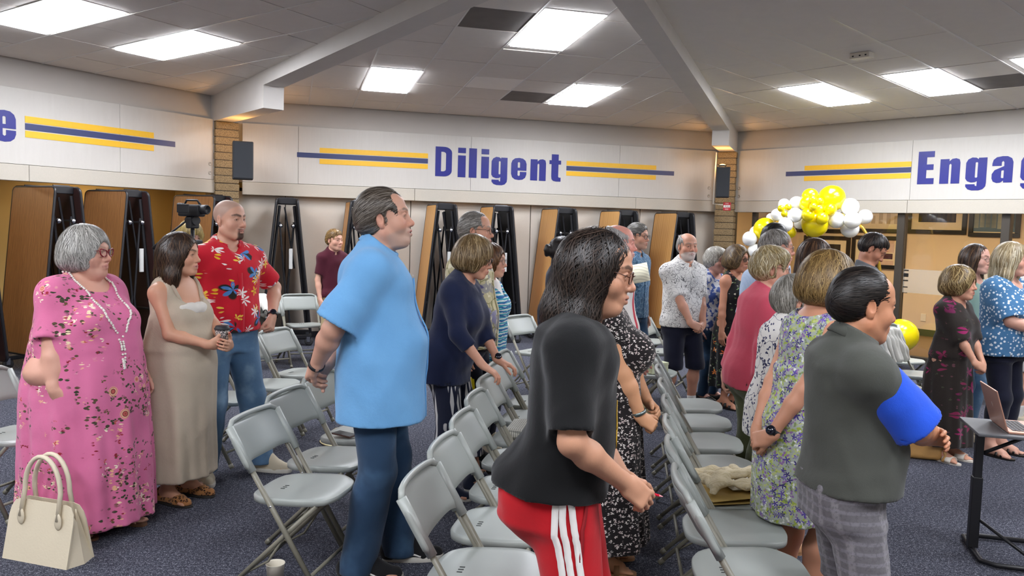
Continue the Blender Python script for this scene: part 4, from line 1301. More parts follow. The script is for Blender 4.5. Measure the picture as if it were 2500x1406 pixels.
# ---- beams with deep brackets over the brick piers
def beam(name, e0, dirv, w, L, brk, sgn):
    """e0: wall end of the edge that shows, dirv: run towards the hub, sgn: which side the beam lies on"""
    d = unit(dirv); nrm = np.array([-d[1], d[0]]) * sgn
    def P(s, u, z): return (*(np.array(e0) + d * s + nrm * u), z)
    def zc(s): return Z_CEIL + SLOPE * .92 * max(s, 0)
    m = MB(); s_ = [-.35, brk, brk + .005, L]
    bots = [2.995, 3.0, zc(brk) - .17, zc(L) - .17]
    pts = []
    for s, zb in zip(s_, bots):
        for u, z in ((0, zb), (w, zb), (w, zc(s) + .03), (0, zc(s) + .03)): pts.append(P(s, u, z))
    fs = [(0, 1, 2, 3), (15, 14, 13, 12)]
    for k in range(3):
        for j in range(4): fs.append((k * 4 + j, k * 4 + 4 + j, k * 4 + 4 + (j + 1) % 4, k * 4 + (j + 1) % 4))
    m.add(pts, fs)
    return struct(m.obj(name, M_BEAM))
b1d = unit((.622, -.783)); b2d = unit((-.366, -.931))
B1E = np.array([-4.13, 11.03]); B2E = np.array([3.58, 13.22])
beam('trim_1', B1E, b1d, .25, 7.3, 1.86, 1)
beam('trim_2', B2E, b2d, .25, 8.3, 1.1, -1)
struct(MB().lathe([(.0, -.25), (.42, -.25), (.42, .1), (0, .1)], 6, (*HUB, ZH)).obj('trim_3', M_BEAM))

# ---- walls
for i, nm in enumerate(('wall_left', 'wall_back', 'wall_right')):
    a, b = WALLR[i]; M = wall_M(i)
    m = MB(); m.box((a, .06, Z_TRIM), (b, .3, Z_CEIL + .15), M); up = struct(m.obj(nm, M_UPPER))
    # painted boards, in lengths with fine joints
    cuts = {0: [a, 3.4, 6.18, b - .28], 1: [a + .12, .2, 2.7, 5.1, b - .14], 2: [a + .15, -5.0, -2.4, b]}[i]
    cuts = sorted(c for c in cuts)
    for p, q in zip(cuts[:-1], cuts[1:]):
        m = MB(); m.box((p + .0015, -.02, Z_TRIM + .004), (q - .0015, .06, Z_BOARD), M, .004); m.obj('board', M_BOARD, up)
    cuts = {0: [a, 5.09, b - .28], 1: [a + .12, 1.86, 5.4, b - .14], 2: [a + .15, -5.02, b]}[i]
    for p, q in zip(cuts[:-1], cuts[1:]):
        m = MB(); m.box((p + .002, -.032, Z_LOW), (q - .002, .1, Z_TRIM), M, .006); m.obj('trim_board', M_TRIM, up)
    for t, z in {0: [(b - .41, 2.42), (b - .41, 2.3)], 1: [(b - .3, 2.42), (b - .3, 2.29)], 2: [(a + .3, 2.42), (a + .3, 2.29)]}[i]:
        m = MB(); m.lathe([(0, 0), (.026, 0), (.026, .006), (.018, .008), (.017, .004), (.0, .004)], 16, M=M @ Matrix.Translation((t, -.02, z)) @ Matrix.Rotation(math.radians(90), 4, 'X')); m.obj('bolt_plate', plain('bolt_paint', '#a9a49c', .5), up, True)
# lower back wall: fabric panels
a, b = WALLR[1]; M = wall_M(1)
low = MB(); low.box((a, .2, 0), (b, .32, Z_LOW + .1), M); low = struct(low.obj('wall_back_lower', M_DARK))
ed = [a, .03, 1.83, 3.7, 5.55, b - .05]
for p, q in zip(ed[:-1], ed[1:]):
    m = MB(); m.box((p + .006, .12, .09), (q - .006, .2, Z_LOW + .05), M, .004); m.obj('fabric_panel', M_PANEL, low)
m = MB(); m.box((a, .11, 0), (b, .2, .09), M); struct(m.obj('baseboard_back', plain('baseboard_vinyl', '#23232b', .6)))
# left wall: an open alcove behind the folded tables
a, b = WALLR[0]; M = wall_M(0); M_TAN = plain('alcove_paint', '#c9ab6a', .8, var=.05, scale=3)
m = MB(); m.box((a - .5, 1.6, 0), (b + .6, 1.7, 2.9), M); m.box((a - .5, .3, Z_LOW + .25), (b + .6, 1.6, Z_LOW + .35), M); m.box((b + .3, .1, 0), (b + .5, 1.6, 2.4), M)
struct(m.obj('wall_alcove', M_TAN))
# side walls behind and beside the camera
m = MB()
for k in (2, 3, 4, 5):
    p, q = POLY[k], POLY[k + 1]; e = unit(q - p); nn = np.array([e[1], -e[0]])
    if (HUB - p) @ nn > 0: nn = -nn
    vs = [(*p, 0), (*q, 0), (*q, Z_CEIL + .15), (*p, Z_CEIL + .15)]; vs2 = [(x + nn[0] * .2, y + nn[1] * .2, z) for x, y, z in vs]
    m.add(vs + vs2, [(0, 1, 2, 3), (7, 6, 5, 4), (0, 4, 5, 1), (1, 5, 6, 2), (2, 6, 7, 3), (3, 7, 4, 0)])
struct(m.obj('wall_front', plain('side_wall_paint', '#bdb6aa', .85)))

# ---- brick piers
def pier(name, c, ang, w, dp, ztop, nb=28):
    root = empty(name, (c[0], c[1], 0), ang); root['kind'] = 'structure'
    m = MB(); m.box((-w / 2 + .012, -dp / 2 + .012, 0), (w / 2 - .012, dp / 2 - .012, ztop)); m.obj('mortar_core', M_MORTAR, root)
    hh = ztop / nb; me = None
    for k in range(nb):
        if me is None:
            q = MB(); q.box((-w / 2, -dp / 2, .005), (w / 2, dp / 2, hh - .005), bevel=.008); o = q.obj('brick', M_BRICK, root); me = o.data
        else: o = link(bpy.data.objects.new('brick', me), root)
        o.location = (.004 * math.sin(k * 2.3), .004 * math.cos(k * 3.7), k * hh); o.rotation_euler = (0, 0, math.pi * (k % 2))
    return root
P1 = B1E + b1d * -.05 + np.array([-b1d[1], b1d[0]]) * .17
pier('pier_left', P1, math.atan2(b1d[1], b1d[0]) + math.pi / 2, .32, .42, 2.995, 29)
P2 = B2E + b2d * -.02 + np.array([b2d[1], -b2d[0]]) * .13
pier('pier_right', P2, math.atan2(b2d[1], b2d[0]) + math.pi / 2, .30, .42, 2.995, 29)

# ------------------------------------------------------------------ painted lettering and stripes on the boards
M_NAVYP = plain('navy_paint', '#2c3662', .45, var=.06); M_GOLD = plain('gold_paint', '#e2b022', .5, var=.05)
M_LET = plain('royal_blue_paint', '#141a78', .35, var=.1, scale=12)
def rrect(x0, z0, x1, z1, r=(0, 0, 0, 0), n=6):
    """rounded box outline, corner radii: bottom-left, bottom-right, top-right, top-left"""
    out = []
    for (cx, cz, sx, sz, a0), rad in zip(((x0, z0, 1, 1, 180), (x1, z0, -1, 1, 270), (x1, z1, -1, -1, 0), (x0, z1, 1, -1, 90)), r):
        if rad <= 0: out.append((cx, cz)); continue
        for k in range(n + 1):
            t = math.radians(a0 + 90 * k / n); out.append((cx + sx * rad + rad * math.cos(t), cz + sz * rad + rad * math.sin(t)))
    return out
# letter shapes on a unit cap height; each: (advance, [outlines], [holes])
S_ = .135
GL = {
 'D': (.44, [rrect(0, 0, .42, 1, (0, .2, .2, 0), 10)], [rrect(.145, .17, .27, .83, (0, .08, .08, 0), 6)]),
 'i': (.24, [rrect(.01, 0, .21, .74), rrect(.01, .82, .21, 1)], []),
 'l': (.24, [rrect(.01, 0, .21, 1)], []),
 'g': (.46, [[(.42, .74), (.42, .0), (.41, -.1), (.36, -.18), (.28, -.215), (.14, -.215), (.06, -.18), (.01, -.1), (.01, -.03), (.2, -.03), (.2, -.07), (.235, -.09), (.24, .06), (.2, .03), (.12, .02), (.04, .06), (.0, .14), (.0, .6), (.04, .7), (.12, .755), (.2, .745), (.25, .7), (.25, .74)]], [rrect(.19, .16, .24, .61, (.02, .02, .02, .02), 3)]),
 'e': (.44, [[(.41, .32), (.41, .56), (.38, .67), (.31, .74), (.21, .76), (.1, .74), (.03, .67), (0, .56), (0, .2), (.03, .08), (.1, .01), (.21, -.01), (.31, .01), (.38, .08), (.41, .19), (.41, .28), (.235, .28), (.235, .16), (.205, .13), (.175, .16), (.175, .32)]], [rrect(.175, .42, .235, .61, (.0, .0, .025, .025), 3)]),
 'n': (.46, [[(.0, 0), (.0, .74), (.19, .74), (.19, .67), (.25, .74), (.33, .755), (.4, .72), (.42, .62), (.42, 0), (.24, 0), (.24, .56), (.215, .6), (.19, .56), (.19, 0)]], []),
 't': (.34, [[(.07, .95), (.26, .95), (.26, .74), (.33, .74), (.33, .6), (.26, .6), (.26, .17), (.28, .14), (.33, .14), (.33, 0), (.2, 0), (.12, .02), (.08, .08), (.07, .18), (.07, .6), (.01, .6), (.01, .74), (.07, .74)]], []),
 'E': (.38, [[(0, 0), (0, 1), (.35, 1), (.35, .82), (.19, .82), (.19, .6), (.34, .6), (.34, .43), (.19, .43), (.19, .18), (.36, .18), (.36, 0)]], []),
 'a': (.44, [[(.23, .0), (.4, .0), (.4, .58), (.37, .69), (.29, .75), (.19, .755), (.08, .73), (.02, .66), (0, .55), (0, .48), (.18, .48), (.18, .58), (.205, .62), (.23, .58), (.23, .47), (.05, .36), (0, .25), (0, .12), (.03, .03), (.1, -.01), (.17, 0), (.23, .06)]], [rrect(.18, .13, .23, .35, (.02, 0, 0, .02), 3)]),
}
def glyph(ch, M, hgt, depth, parent, mat):
    cu = bpy.data.curves.new('letter', 'CURVE'); cu.dimensions = '2D'; cu.fill_mode = 'BOTH'; cu.extrude = depth / 2
    for pl in GL[ch][1] + GL[ch][2]:
        sp = cu.splines.new('POLY'); sp.points.add(len(pl) - 1); sp.use_cyclic_u = True
        for p, (x, z) in zip(sp.points, pl): p.co = (x * hgt * 1.36, z * hgt, 0, 1)
    tmp = bpy.data.objects.new('letter', cu); COL.objects.link(tmp)
    dg = bpy.context.evaluated_depsgraph_get(); me = bpy.data.meshes.new_from_object(tmp.evaluated_get(dg))
    COL.objects.unlink(tmp); bpy.data.objects.remove(tmp)
    me.transform(M @ Matrix.Rotation(math.radians(90), 4, 'X')); me.materials.clear(); me.materials.append(mat)
    o = bpy.data.objects.new('letter_' + ch.lower() if False else 'letter', me); link(o, parent); return o
def wall_root(name, i, t, z):
    M_ = wall_M(i, t, .02, z); r = empty(name, M_.to_translation(), math.atan2(WT[i][1], WT[i][0])); return r, M_.inverted()
def word(i, txt, pxs, label, cap=.43, zb=2.43):
    root, Mi = wall_root('painted_word', i, wl(i, pxs[0], 410)[0], zb)
    for ch, px in zip(txt, pxs):
        t, _ = wl(i, px, 410)
        glyph(ch, Mi @ wall_M(i, t, .0225, zb), cap, .003, root, M_LET)
    tag(root, label, 'lettering'); return root
z = wl(1, 1080, 428)[1]
word(1, 'Diligent', [1062, 1116, 1143, 1173, 1199, 1247, 1294, 1339], 'navy blue painted word Diligent on the white board of the back wall', .435, wl(1, 1065, 430)[1])
word(2, 'Engag', [2243, 2297, 2360, 2424, 2494], 'navy blue painted word Engage on the white board, cut off by the picture edge', .435, wl(2, 2245, 450)[1])
tE, _ = wl(0, 37, 300)
root, Mi = wall_root('painted_word', 0, tE - .2, 2.43)
glyph('e', Mi @ wall_M(0, tE - .245, .0225, wl(0, 20, 346)[1]), .43, .003, root, M_LET); tag(root, 'last letter e of a navy blue painted word beside the left stripes', 'lettering')
def stripes(i, x0, x1, xn0, xn1, label):
    """three painted bars: gold, navy (longer at one end), gold"""
    t0, t1, n0, n1 = (wl(i, x, 400)[0] for x in (x0, x1, xn0, xn1)); zc = 2.62
    root, Mi = wall_root('painted_stripes', i, (t0 + t1) / 2, zc)
    for nm, a, b, z0, z1, mt in (('gold_bar', t0, t1, .045, .115, M_GOLD), ('navy_bar', n0, n1, -.032, .037, M_NAVYP), ('gold_bar', t0, t1, -.112, -.042, M_GOLD)):
        m = MB(); m.box((a, -.0015, zc + z0), (b, .0025, zc + z1), Mi @ wall_M(i, 0, .0225, 0)); m.obj(nm, mt, root)
    tag(root, label, 'stripes')
stripes(0, 60, 373, 60, 425, 'gold and navy painted stripes after the letter e on the left board')
stripes(1, 780, 1044, 725, 1044, 'gold and navy painted stripes before the word Diligent')
stripes(1, 1382, 1601, 1382, 1645, 'gold and navy painted stripes after the word Diligent')
stripes(2, 1967, 2227, 1922, 2227, 'gold and navy painted stripes before the word Engage, above the balloons')

# ------------------------------------------------------------------ speakers, amber lamps, conduit, fire alarm
M_BLK = plain('black_plastic', '#1b1c20', .55, var=.1); M_BLK2 = plain('speaker_cloth', '#26292e', .8, var=.15, scale=200)
def speaker(p, face, w, d, h, label):
    root = empty('wall_speaker', p, math.atan2(face[1], face[0]) + math.pi / 2)
    m = MB(); m.box((-w / 2, -d, -h / 2), (w / 2, 0, h / 2), bevel=.012); m.obj('cabinet', M_BLK, root)
    m = MB(); m.box((-w / 2 + .012, -d - .006, -h / 2 + .015), (w / 2 - .012, -d + .004, h / 2 - .015), bevel=.006); m.obj('grille', M_BLK2, root)
    m = MB(); m.box((-w * .25, 0, -.06), (w * .25, .09, .1), bevel=.006); m.obj('bracket', M_BLK, root)
    tag(root, label, 'speaker')
M_AMB = emit('amber_lamp', '#ffc860', 6.0)
def amber(p, label):
    root = empty('uplight', p); m = MB(); m.lathe([(.03, -.12), (.05, -.1), (.06, 0), (.055, .012)], 16); m.obj('housing', M_BLK, root, True)
    m = MB(); m.sphere((0, 0, 0), (.055, .055, .03), 14, 8); m.obj('bulb', M_AMB, root, True)
    l = bpy.data.lights.new('amber_glow', 'POINT'); l.color = (1, .52, .16); l.energy = 5; l.shadow_soft_size = .06
    lo = bpy.data.objects.new('amber_glow', l); lo.location = (0, 0, .05); link(lo, root); tag(root, label, 'lamp')
q = at_y(592, 394, 10.5); speaker(q, unit((.35, -.94)), .25, .22, .48, 'black wall speaker on the brick pier beside the left board')
amber(tuple(at_y(592, 352, 10.62)), 'amber lamp glowing above the speaker on the left brick pier')
q = at_y(1764, 446, 12.6); speaker(q, unit((-.2, -.98)), .2, .16, .47, 'black wall speaker on the brick pier next to the red fire alarm')
amber(tuple(at_y(1764, 405, 12.62)), 'amber lamp glowing above the speaker on the right brick pier')
Pc = P2 + b2d * .23
fa = at_y(1775, 504, 12.75); root = empty('fire_alarm', fa, math.atan2(b2d[1], b2d[0]) + math.pi / 2)
m = MB(); m.box((-.058, -.03, -.065), (.058, .03, .065), bevel=.008); m.obj('housing', plain('alarm_red', '#b3202c', .4), root)
m = MB(); m.box((-.05, -.034, -.018), (.05, -.028, .02), bevel=.002); m.obj('pull_bar', plain('alarm_white', '#e4e0dc', .4), root)
def text(body, size, mat, parent, loc, rot_, name='lettering', ext=.0006, align='CENTER'):
    cu = bpy.data.curves.new(name, 'FONT'); cu.body = body; cu.size = size; cu.align_x = align; cu.extrude = ext
    tmp = bpy.data.objects.new(name, cu); COL.objects.link(tmp); dg = bpy.context.evaluated_depsgraph_get()
    me = bpy.data.meshes.new_from_object(tmp.evaluated_get(dg)); COL.objects.unlink(tmp); bpy.data.objects.remove(tmp)
    me.materials.clear(); me.materials.append(mat); o = bpy.data.objects.new(name, me); o.location = loc; o.rotation_euler = rot_; return link(o, parent)
for zt, tx in ((.034, 'FIRE'), (-.054, 'FIRE')): text(tx, .03, plain('alarm_letter', '#e9c9c6', .5), root, (0, -.031, zt), (math.pi / 2, 0, 0))
text('PULL', .036, plain('alarm_ink', '#3a1a1a', .5), root, (.008, -.035, -.013), (math.pi / 2, 0, 0))
tag(root, 'red fire alarm pull box on the right brick pier', 'fire alarm')
m = MB(); a, b = at_y(1749, 372, 12.78), at_y(1741, 498, 12.78); c = at_y(1765, 500, 12.74); m.tube([a, b, c], .012, 8); o = m.obj('conduit', plain('conduit_paint', '#d8d2c4', .6), None, True)
tag(o, 'cream cable conduit running down to the fire alarm', 'conduit')

# ------------------------------------------------------------------ smoke detector box on the right ceiling slope
d_, t_ = on_ceil(2, 2105, 128); root = empty('detector', cpt(2, d_, t_, -.006), math.atan2(WT[2][1], WT[2][0]))
m = MB(); m.box((-.1, -.06, -.055), (.1, .06, 0), bevel=.006); m.obj('case', plain('detector_plastic', '#cfc9bd', .5), root)

for x in (-.063, .008, .067):
    m = MB(); m.box((x - .008, -.064, -.04), (x + .008, -.058, -.028)); m.obj('sensor_dot', M_BLK, root)
tag(root, 'small cream detector box on the ceiling tiles', 'detector')

# ------------------------------------------------------------------ folded mobile cafeteria tables
M_STEEL = plain('black_steel', '#16161a', .42, var=.15); M_CHROME = plain('chrome', '#b8bac0', .22, metal=1, var=.05); M_RUB = plain('caster_rubber', '#2a2a2c', .7)
M_UND = plain('table_underside', '#1a1a1c', .7); M_UNDR = plain('maroon_underside', '#2e1614', .6)
def fold_table(wallmat, undermat, edge):
    """tent of two leaves hinged at the top; local x across, local y into the wall, z up"""
    root = empty('folding_table'); W = .76; H = 1.97; sp0, sp1 = .115, .30; z0 = .2
    for s in (-1, 1):
        x0, x1 = s * sp0, s * sp1
        vs = []
        nx, nz = unit((H - z0, abs(x1 - x0))) ; nx *= s
        def leaf(o0, o1, r):
            poly = []
            for (u, v) in rrect(0, 0, W, 1, (.03, .03, .03, .03), 4):
                pass
            pts = []
            for u, v in rrect(0, 0, W, H - z0, (.05, .05, .05, .05), 5):
                f = v / (H - z0); xb = x1 + (x0 - x1) * f
                pts.append((xb, u, z0 + v))
            n = len(pts)
            A = [(x + nx * o0, y, z + nz * o0) for x, y, z in pts]; B = [(x + nx * o1, y, z + nz * o1) for x, y, z in pts]
            return A + B, [tuple(range(n)) if s > 0 else tuple(range(n))[::-1], tuple(range(2 * n - 1, n - 1, -1)) if s > 0 else tuple(range(n, 2 * n))] + [(k, n + k, n + (k + 1) % n, (k + 1) % n) for k in range(n)]
        v, f = leaf(.006, .03, 0); m = MB(); m.add(v, f); leaf_o = m.obj('table_leaf', wallmat, root)
        v, f = leaf(.0, .0055, 0); m = MB(); m.add(v, f); m.obj('underside', undermat, leaf_o)
        rim = []
        for u, vv in rrect(0, 0, W, H - z0, (.05, .05, .05, .05), 5):
            fr_ = vv / (H - z0); rim.append((x1 + (x0 - x1) * fr_ + nx * .018, u, z0 + vv + nz * .018))
        m = MB(); m.tube(rim, .0165, 5, closed=True); m.obj('edge_band', edge, leaf_o, True)
        for y in (.1, W - .1):                                     # frame rails under the leaf
            m = MB(); m.tube([(x1 - s * .03, y, z0 + .05), (x0 - s * .02, y, H - .08)], .02, 6); m.tube([(x0 - s * .02, y, H - .3), (s * .015, y, .75), (s * .05, y, .22)], .014, 6); m.obj('frame_rail', M_STEEL, root)
        m = MB(); m.tube([(s * .1, .1, 1.62), (s * .1, W - .1, 1.62)], .016, 6); m.obj('cross_rail', M_STEEL, root); m = MB(); m.tube([(s * .24, .06, .6), (s * .24, W - .06, .6)], .016, 6); m.obj('cross_rail', M_STEEL, root)
        m = MB(); m.sphere((s * .1 - s * .02, .04, 1.62), .03, 8, 6); m.obj('latch', M_CHROME, root, True)
    for y in (.12, W - .12):
        m = MB(); m.box((-.12, y - .03, H - .06), (.12, y + .03, H + .02), bevel=.006); m.tube([(-.09, y, H + .02), (.09, y, H + .02)], .012, 6); m.obj('hinge', M_STEEL, root)
        m = MB(); m.tube([(-.03, y, H - .1), (.055, y, 1.35), (.1, y, 1.05)], .012, 6); m.obj('torsion_bar', M_STEEL, root)
        m = MB(); m.box((-.33, y - .025, .1), (.33, y + .025, .15), bevel=.006); m.obj('base_bar', M_STEEL, root)
    for s in (-1, 1):
        for y in (.12, W - .12):
            c = empty('caster'); c.parent = root; c.location = (s * .3, y, 0)
            bpy.data.objects.remove(c)
            m = MB(); m.lathe([(0, -.018), (.03, -.02), (.056, -.016), (.06, 0), (.056, .016), (.03, .02), (0, .018)], 16, M=Matrix.Translation((s * .3, y, .06)) @ Matrix.Rotation(math.radians(90), 4, 'X')); w_ = m.obj('caster_wheel', M_RUB, root, True)
            m = MB(); m.box((s * .3 - .03, y - .03, .055), (s * .3 + .012, y - .022, .125)); m.box((s * .3 - .03, y + .022, .055), (s * .3 + .012, y + .03, .125)); m.tube([(s * .3, y - .034, .06), (s * .3, y + .034, .06)], .008, 6); m.obj('caster_fork', M_CHROME, w_)
    m = MB(); m.box((.03, .01, 1.05), (.075, .03, 1.32)); m.obj('sticker', plain('table_sticker', '#b9b9b6', .5), root)
    return root
def place(o, M): o.matrix_world = M; return o
ft = fold_table(M_MAPLE, M_UND, M_STEEL); first = True
mid = [(700, 'folded cafeteria table end-on in the corner beside the left brick pier'), (880, 'folded cafeteria table behind the head of the man in the blue shirt'), (1088, 'folded maple cafeteria table left of the older man in the leaf-print shirt'),
       (1226, 'folded maple cafeteria table right of the older man in the leaf-print shirt'), (1382, 'folded maple cafeteria table behind the woman with dark pinned-up hair'),
       (1532, 'folded maple cafeteria table behind the man in the blue-grey shirt'), (1670, 'folded maple cafeteria table behind the man in the white line-print polo')]
for px, lab in mid:
    o = ft if first else copy_tree(ft); first = False
    t, _ = wl(1, px, 600); p = wall_M(1, t, .80, 0); place(o, p)
    # keep the column of the front end where the photo shows it
    r = ray(px, 620); k = (WD[1] - .80) / (r[:2] @ WN[1]); tt = float((r[:2] * k) @ WT[1]); place(o, wall_M(1, tt, .80, 0))
    tag(o, lab, 'folding table', 'folded cafeteria tables along the walls')
ft2 = fold_table(M_OAK, M_UNDR, M_STEEL); first = True
for px, lab in ((168, 'folded oak cafeteria table behind the woman in the pink floral dress'), (338, 'folded oak cafeteria table behind the woman with brown wavy hair'), (545, 'folded oak cafeteria table behind the tripod, next to the brick pier'), (-70, 'folded oak cafeteria table cut off by the picture edge')):
    o = ft2 if first else copy_tree(ft2); first = False
    r = ray(px, 620); k = (WD[0] - .62) / (r[:2] @ WN[0]); tt = float((r[:2] * k) @ WT[0]); place(o, wall_M(0, tt, .62, 0))
    tag(o, lab, 'folding table', 'folded cafeteria tables along the walls')

# ------------------------------------------------------------------ folding chairs
M_SEAT = plain('chair_plastic', '#9ba09b', .38, var=.04, scale=6); M_TUBE = plain('chair_tube', '#7d7a6c', .4, var=.06); M_SLOT = plain('slot_shadow', '#3c3f3e', .8)
def seat_mesh():
    nu, nv = 17, 15; top = []; 
    for j in range(nv):
        for i in range(nu):
            u = -1 + 2 * i / (nu - 1); v = -1 + 2 * j / (nv - 1)
            # squircle plan, narrower at the back
            a = u * math.sqrt(max(0, 1 - .42 * v * v * abs(v) ** 1.5)); b = v * math.sqrt(max(0, 1 - .3 * u * u * abs(u) ** 1.5))
            w = .205 - .014 * (1 - v) * .5
            x = a * w; y = b * .205 + .0
            z = -.012 * (1 - u * u) * (1 - (v * .8 + .2) ** 2) - .016 * max(0, v - .55) ** 2 * 4
            top.append((x, y, z))
    fs = [(j * nu + i, j * nu + i + 1, (j + 1) * nu + i + 1, (j + 1) * nu + i) for j in range(nv - 1) for i in range(nu - 1)]
    ring = [i for i in range(nu)] + [j * nu + nu - 1 for j in range(1, nv)] + [(nv - 1) * nu + i for i in range(nu - 2, -1, -1)] + [j * nu for j in range(nv - 2, 0, -1)]
    n0 = len(top); vs = list(top)
    for sc, dz in ((1.022, -.008), (1.02, -.03), (.97, -.034)):
        for k in ring: x, y, z = top[k]; vs.append((x * sc, y * sc, min(z, -.001) * .3 + dz))
    m = len(ring); prev = ring
    for l in range(3):
        cur = [n0 + l * m + k for k in range(m)]
        fs += [(prev[(k + 1) % m], prev[k], cur[k], cur[(k + 1) % m]) for k in range(m)]; prev = cur
    fs.append(tuple(prev))
    return vs, fs
def make_chair():
    root = empty('folding_chair')
    v, f = seat_mesh(); tilt = Matrix.Translation((0, .02, .455)) @ Matrix.Rotation(math.radians(3), 4, 'X')
    seat = mesh_obj('seat', [tilt @ Vector(p) for p in v], f, M_SEAT, root, True)
    for k in (-1, 0, 1):
        m = MB(); m.box((k * .022 - .003, -.11, -.0135), (k * .022 + .003, -.09, -.0095), tilt); m.obj('slot', M_SLOT, seat)
    up0, up1 = np.array([.212, -.245, .765]), np.array([.2, .205, .012])      # upright runs down to the front foot
    def upr(s, t): q = up0 + (up1 - up0) * t; return (s * q[0], q[1], q[2])
    # backrest: a curved shell that sleeves over both uprights
    nu, nv = 21, 9; vs = []
    ax = unit(up0 - up1); nrm = unit(np.cross((1, 0, 0), ax))
    for lay in (0, 1):
        for j in range(nv):
            for i in range(nu):
                u = -1 + 2 * i / (nu - 1); v_ = j / (nv - 1)
                hw = .232; x = u * hw
                top = .285 + .0 * u; rc = max(0, abs(u) - .72) / .28; topz = 1 - .30 * rc ** 2.2; bot = .16 * (1 - abs(u) ** 6) * (1) 
                zz = (bot + (topz - bot) * v_)
                c = np.array([0, up0[1], up0[2]]) + ax * (-.215 + .235 * zz)
                cur = -.028 * (1 - u * u)
                th = (.018 + .006 * abs(u) ** 8) * (1 if lay else -1) * .5
                bev = min(1, min(v_, 1 - v_) * 6 + .25) 
                p = c + nrm * (-cur * -1 * -1 + th * bev) ; vs.append((x, p[1], p[2]))
    n = nu * nv; fs = []
    for j in range(nv - 1):
        for i in range(nu - 1):
            a = j * nu + i; fs.append((a, a + nu, a + nu + 1, a + 1)); b = n + a; fs.append((b, b + 1, b + nu + 1, b + nu))
    rim = list(range(nu)) + [j * nu + nu - 1 for j in range(1, nv)] + [(nv - 1) * nu + i for i in range(nu - 2, -1, -1)] + [j * nu for j in range(nv - 2, 0, -1)]
    for k in range(len(rim)): a, b = rim[k], rim[(k + 1) % len(rim)]; fs.append((a, b, n + b, n + a))
    back = mesh_obj('backrest', vs, fs, M_SEAT, root, True)
    # raised inner pad and side sleeves
    for s in (-1, 1):
        m = MB(); m.tube([upr(s, .005), upr(s, .26)], [.0195, .0185], 10); m.obj('sleeve', M_SEAT, back, True)
    m = MB(); pts = [upr(-1, .01), *[(x, up0[1] + .028 * (1 - (x / .21) ** 2) * nrm[1] * -1 * -1 - .002, up0[2] + .018 * (1 - (x / .23) ** 6)) for x in np.linspace(-.17, .17, 9)], upr(1, .01)]
    m.tube(pts, .0125, 8); m.obj('top_lip', M_SEAT, back, True)
    for s in (-1, 1):
        m = MB(); m.tube([upr(s, .2), upr(s, 1.0)], .0125, 8); l = m.obj('front_leg', M_TUBE, root, True)
        q = up1; m = MB(); m.tube([upr(s, .965), upr(s, 1.0)], .0155, 8); m.obj('foot_cap', M_TUBE, l, True)
        r0, r1 = np.array([s * .178, .165, .43]), np.array([s * .178, -.255, .014])
        m = MB(); m.tube([r0, r1], .0115, 8); l = m.obj('rear_leg', M_TUBE, root, True)
        m = MB(); m.tube([r1 + (r0 - r1) * .05, r1], .0145, 8); m.obj('foot_cap', M_TUBE, l, True)
        m = MB(); m.tube([r0 + (r1 - r0) * .35, r0 + (r1 - r0) * .62 + (0, .03, -.02), r0 + (r1 - r0) * .86], .006, 6); m.obj('brace', M_TUBE, l, True)
        m = MB(); m.sphere((s * .214, up0[1] + (up1 - up0)[1] * .46, up0[2] + (up1 - up0)[2] * .46), (.006, .008, .008), 8, 6); m.obj('rivet', M_CHROME, root, True)
    a = upr(-1, .87); b = upr(1, .87); m = MB(); m.tube([a, b], .0085, 8); m.obj('stretcher', M_TUBE, root, True)
    r0, r1 = np.array([.178, .165, .43]), np.array([.178, -.255, .014]); q = r0 + (r1 - r0) * .8; m = MB(); m.tube([(-q[0], q[1], q[2]), (q[0], q[1], q[2])], .0085, 8); m.obj('stretcher', M_TUBE, root, True)
    return root
chair0 = make_chair(); _cu = [False]
def chair(x, y, face, label, group='grey folding chairs'):
    o = copy_tree(chair0) if _cu[0] else chair0; _cu[0] = True
    o.location = (x, y, 0); o.rotation_euler = (0, 0, math.radians(face - 90)); tag(o, label, 'chair', group); return o
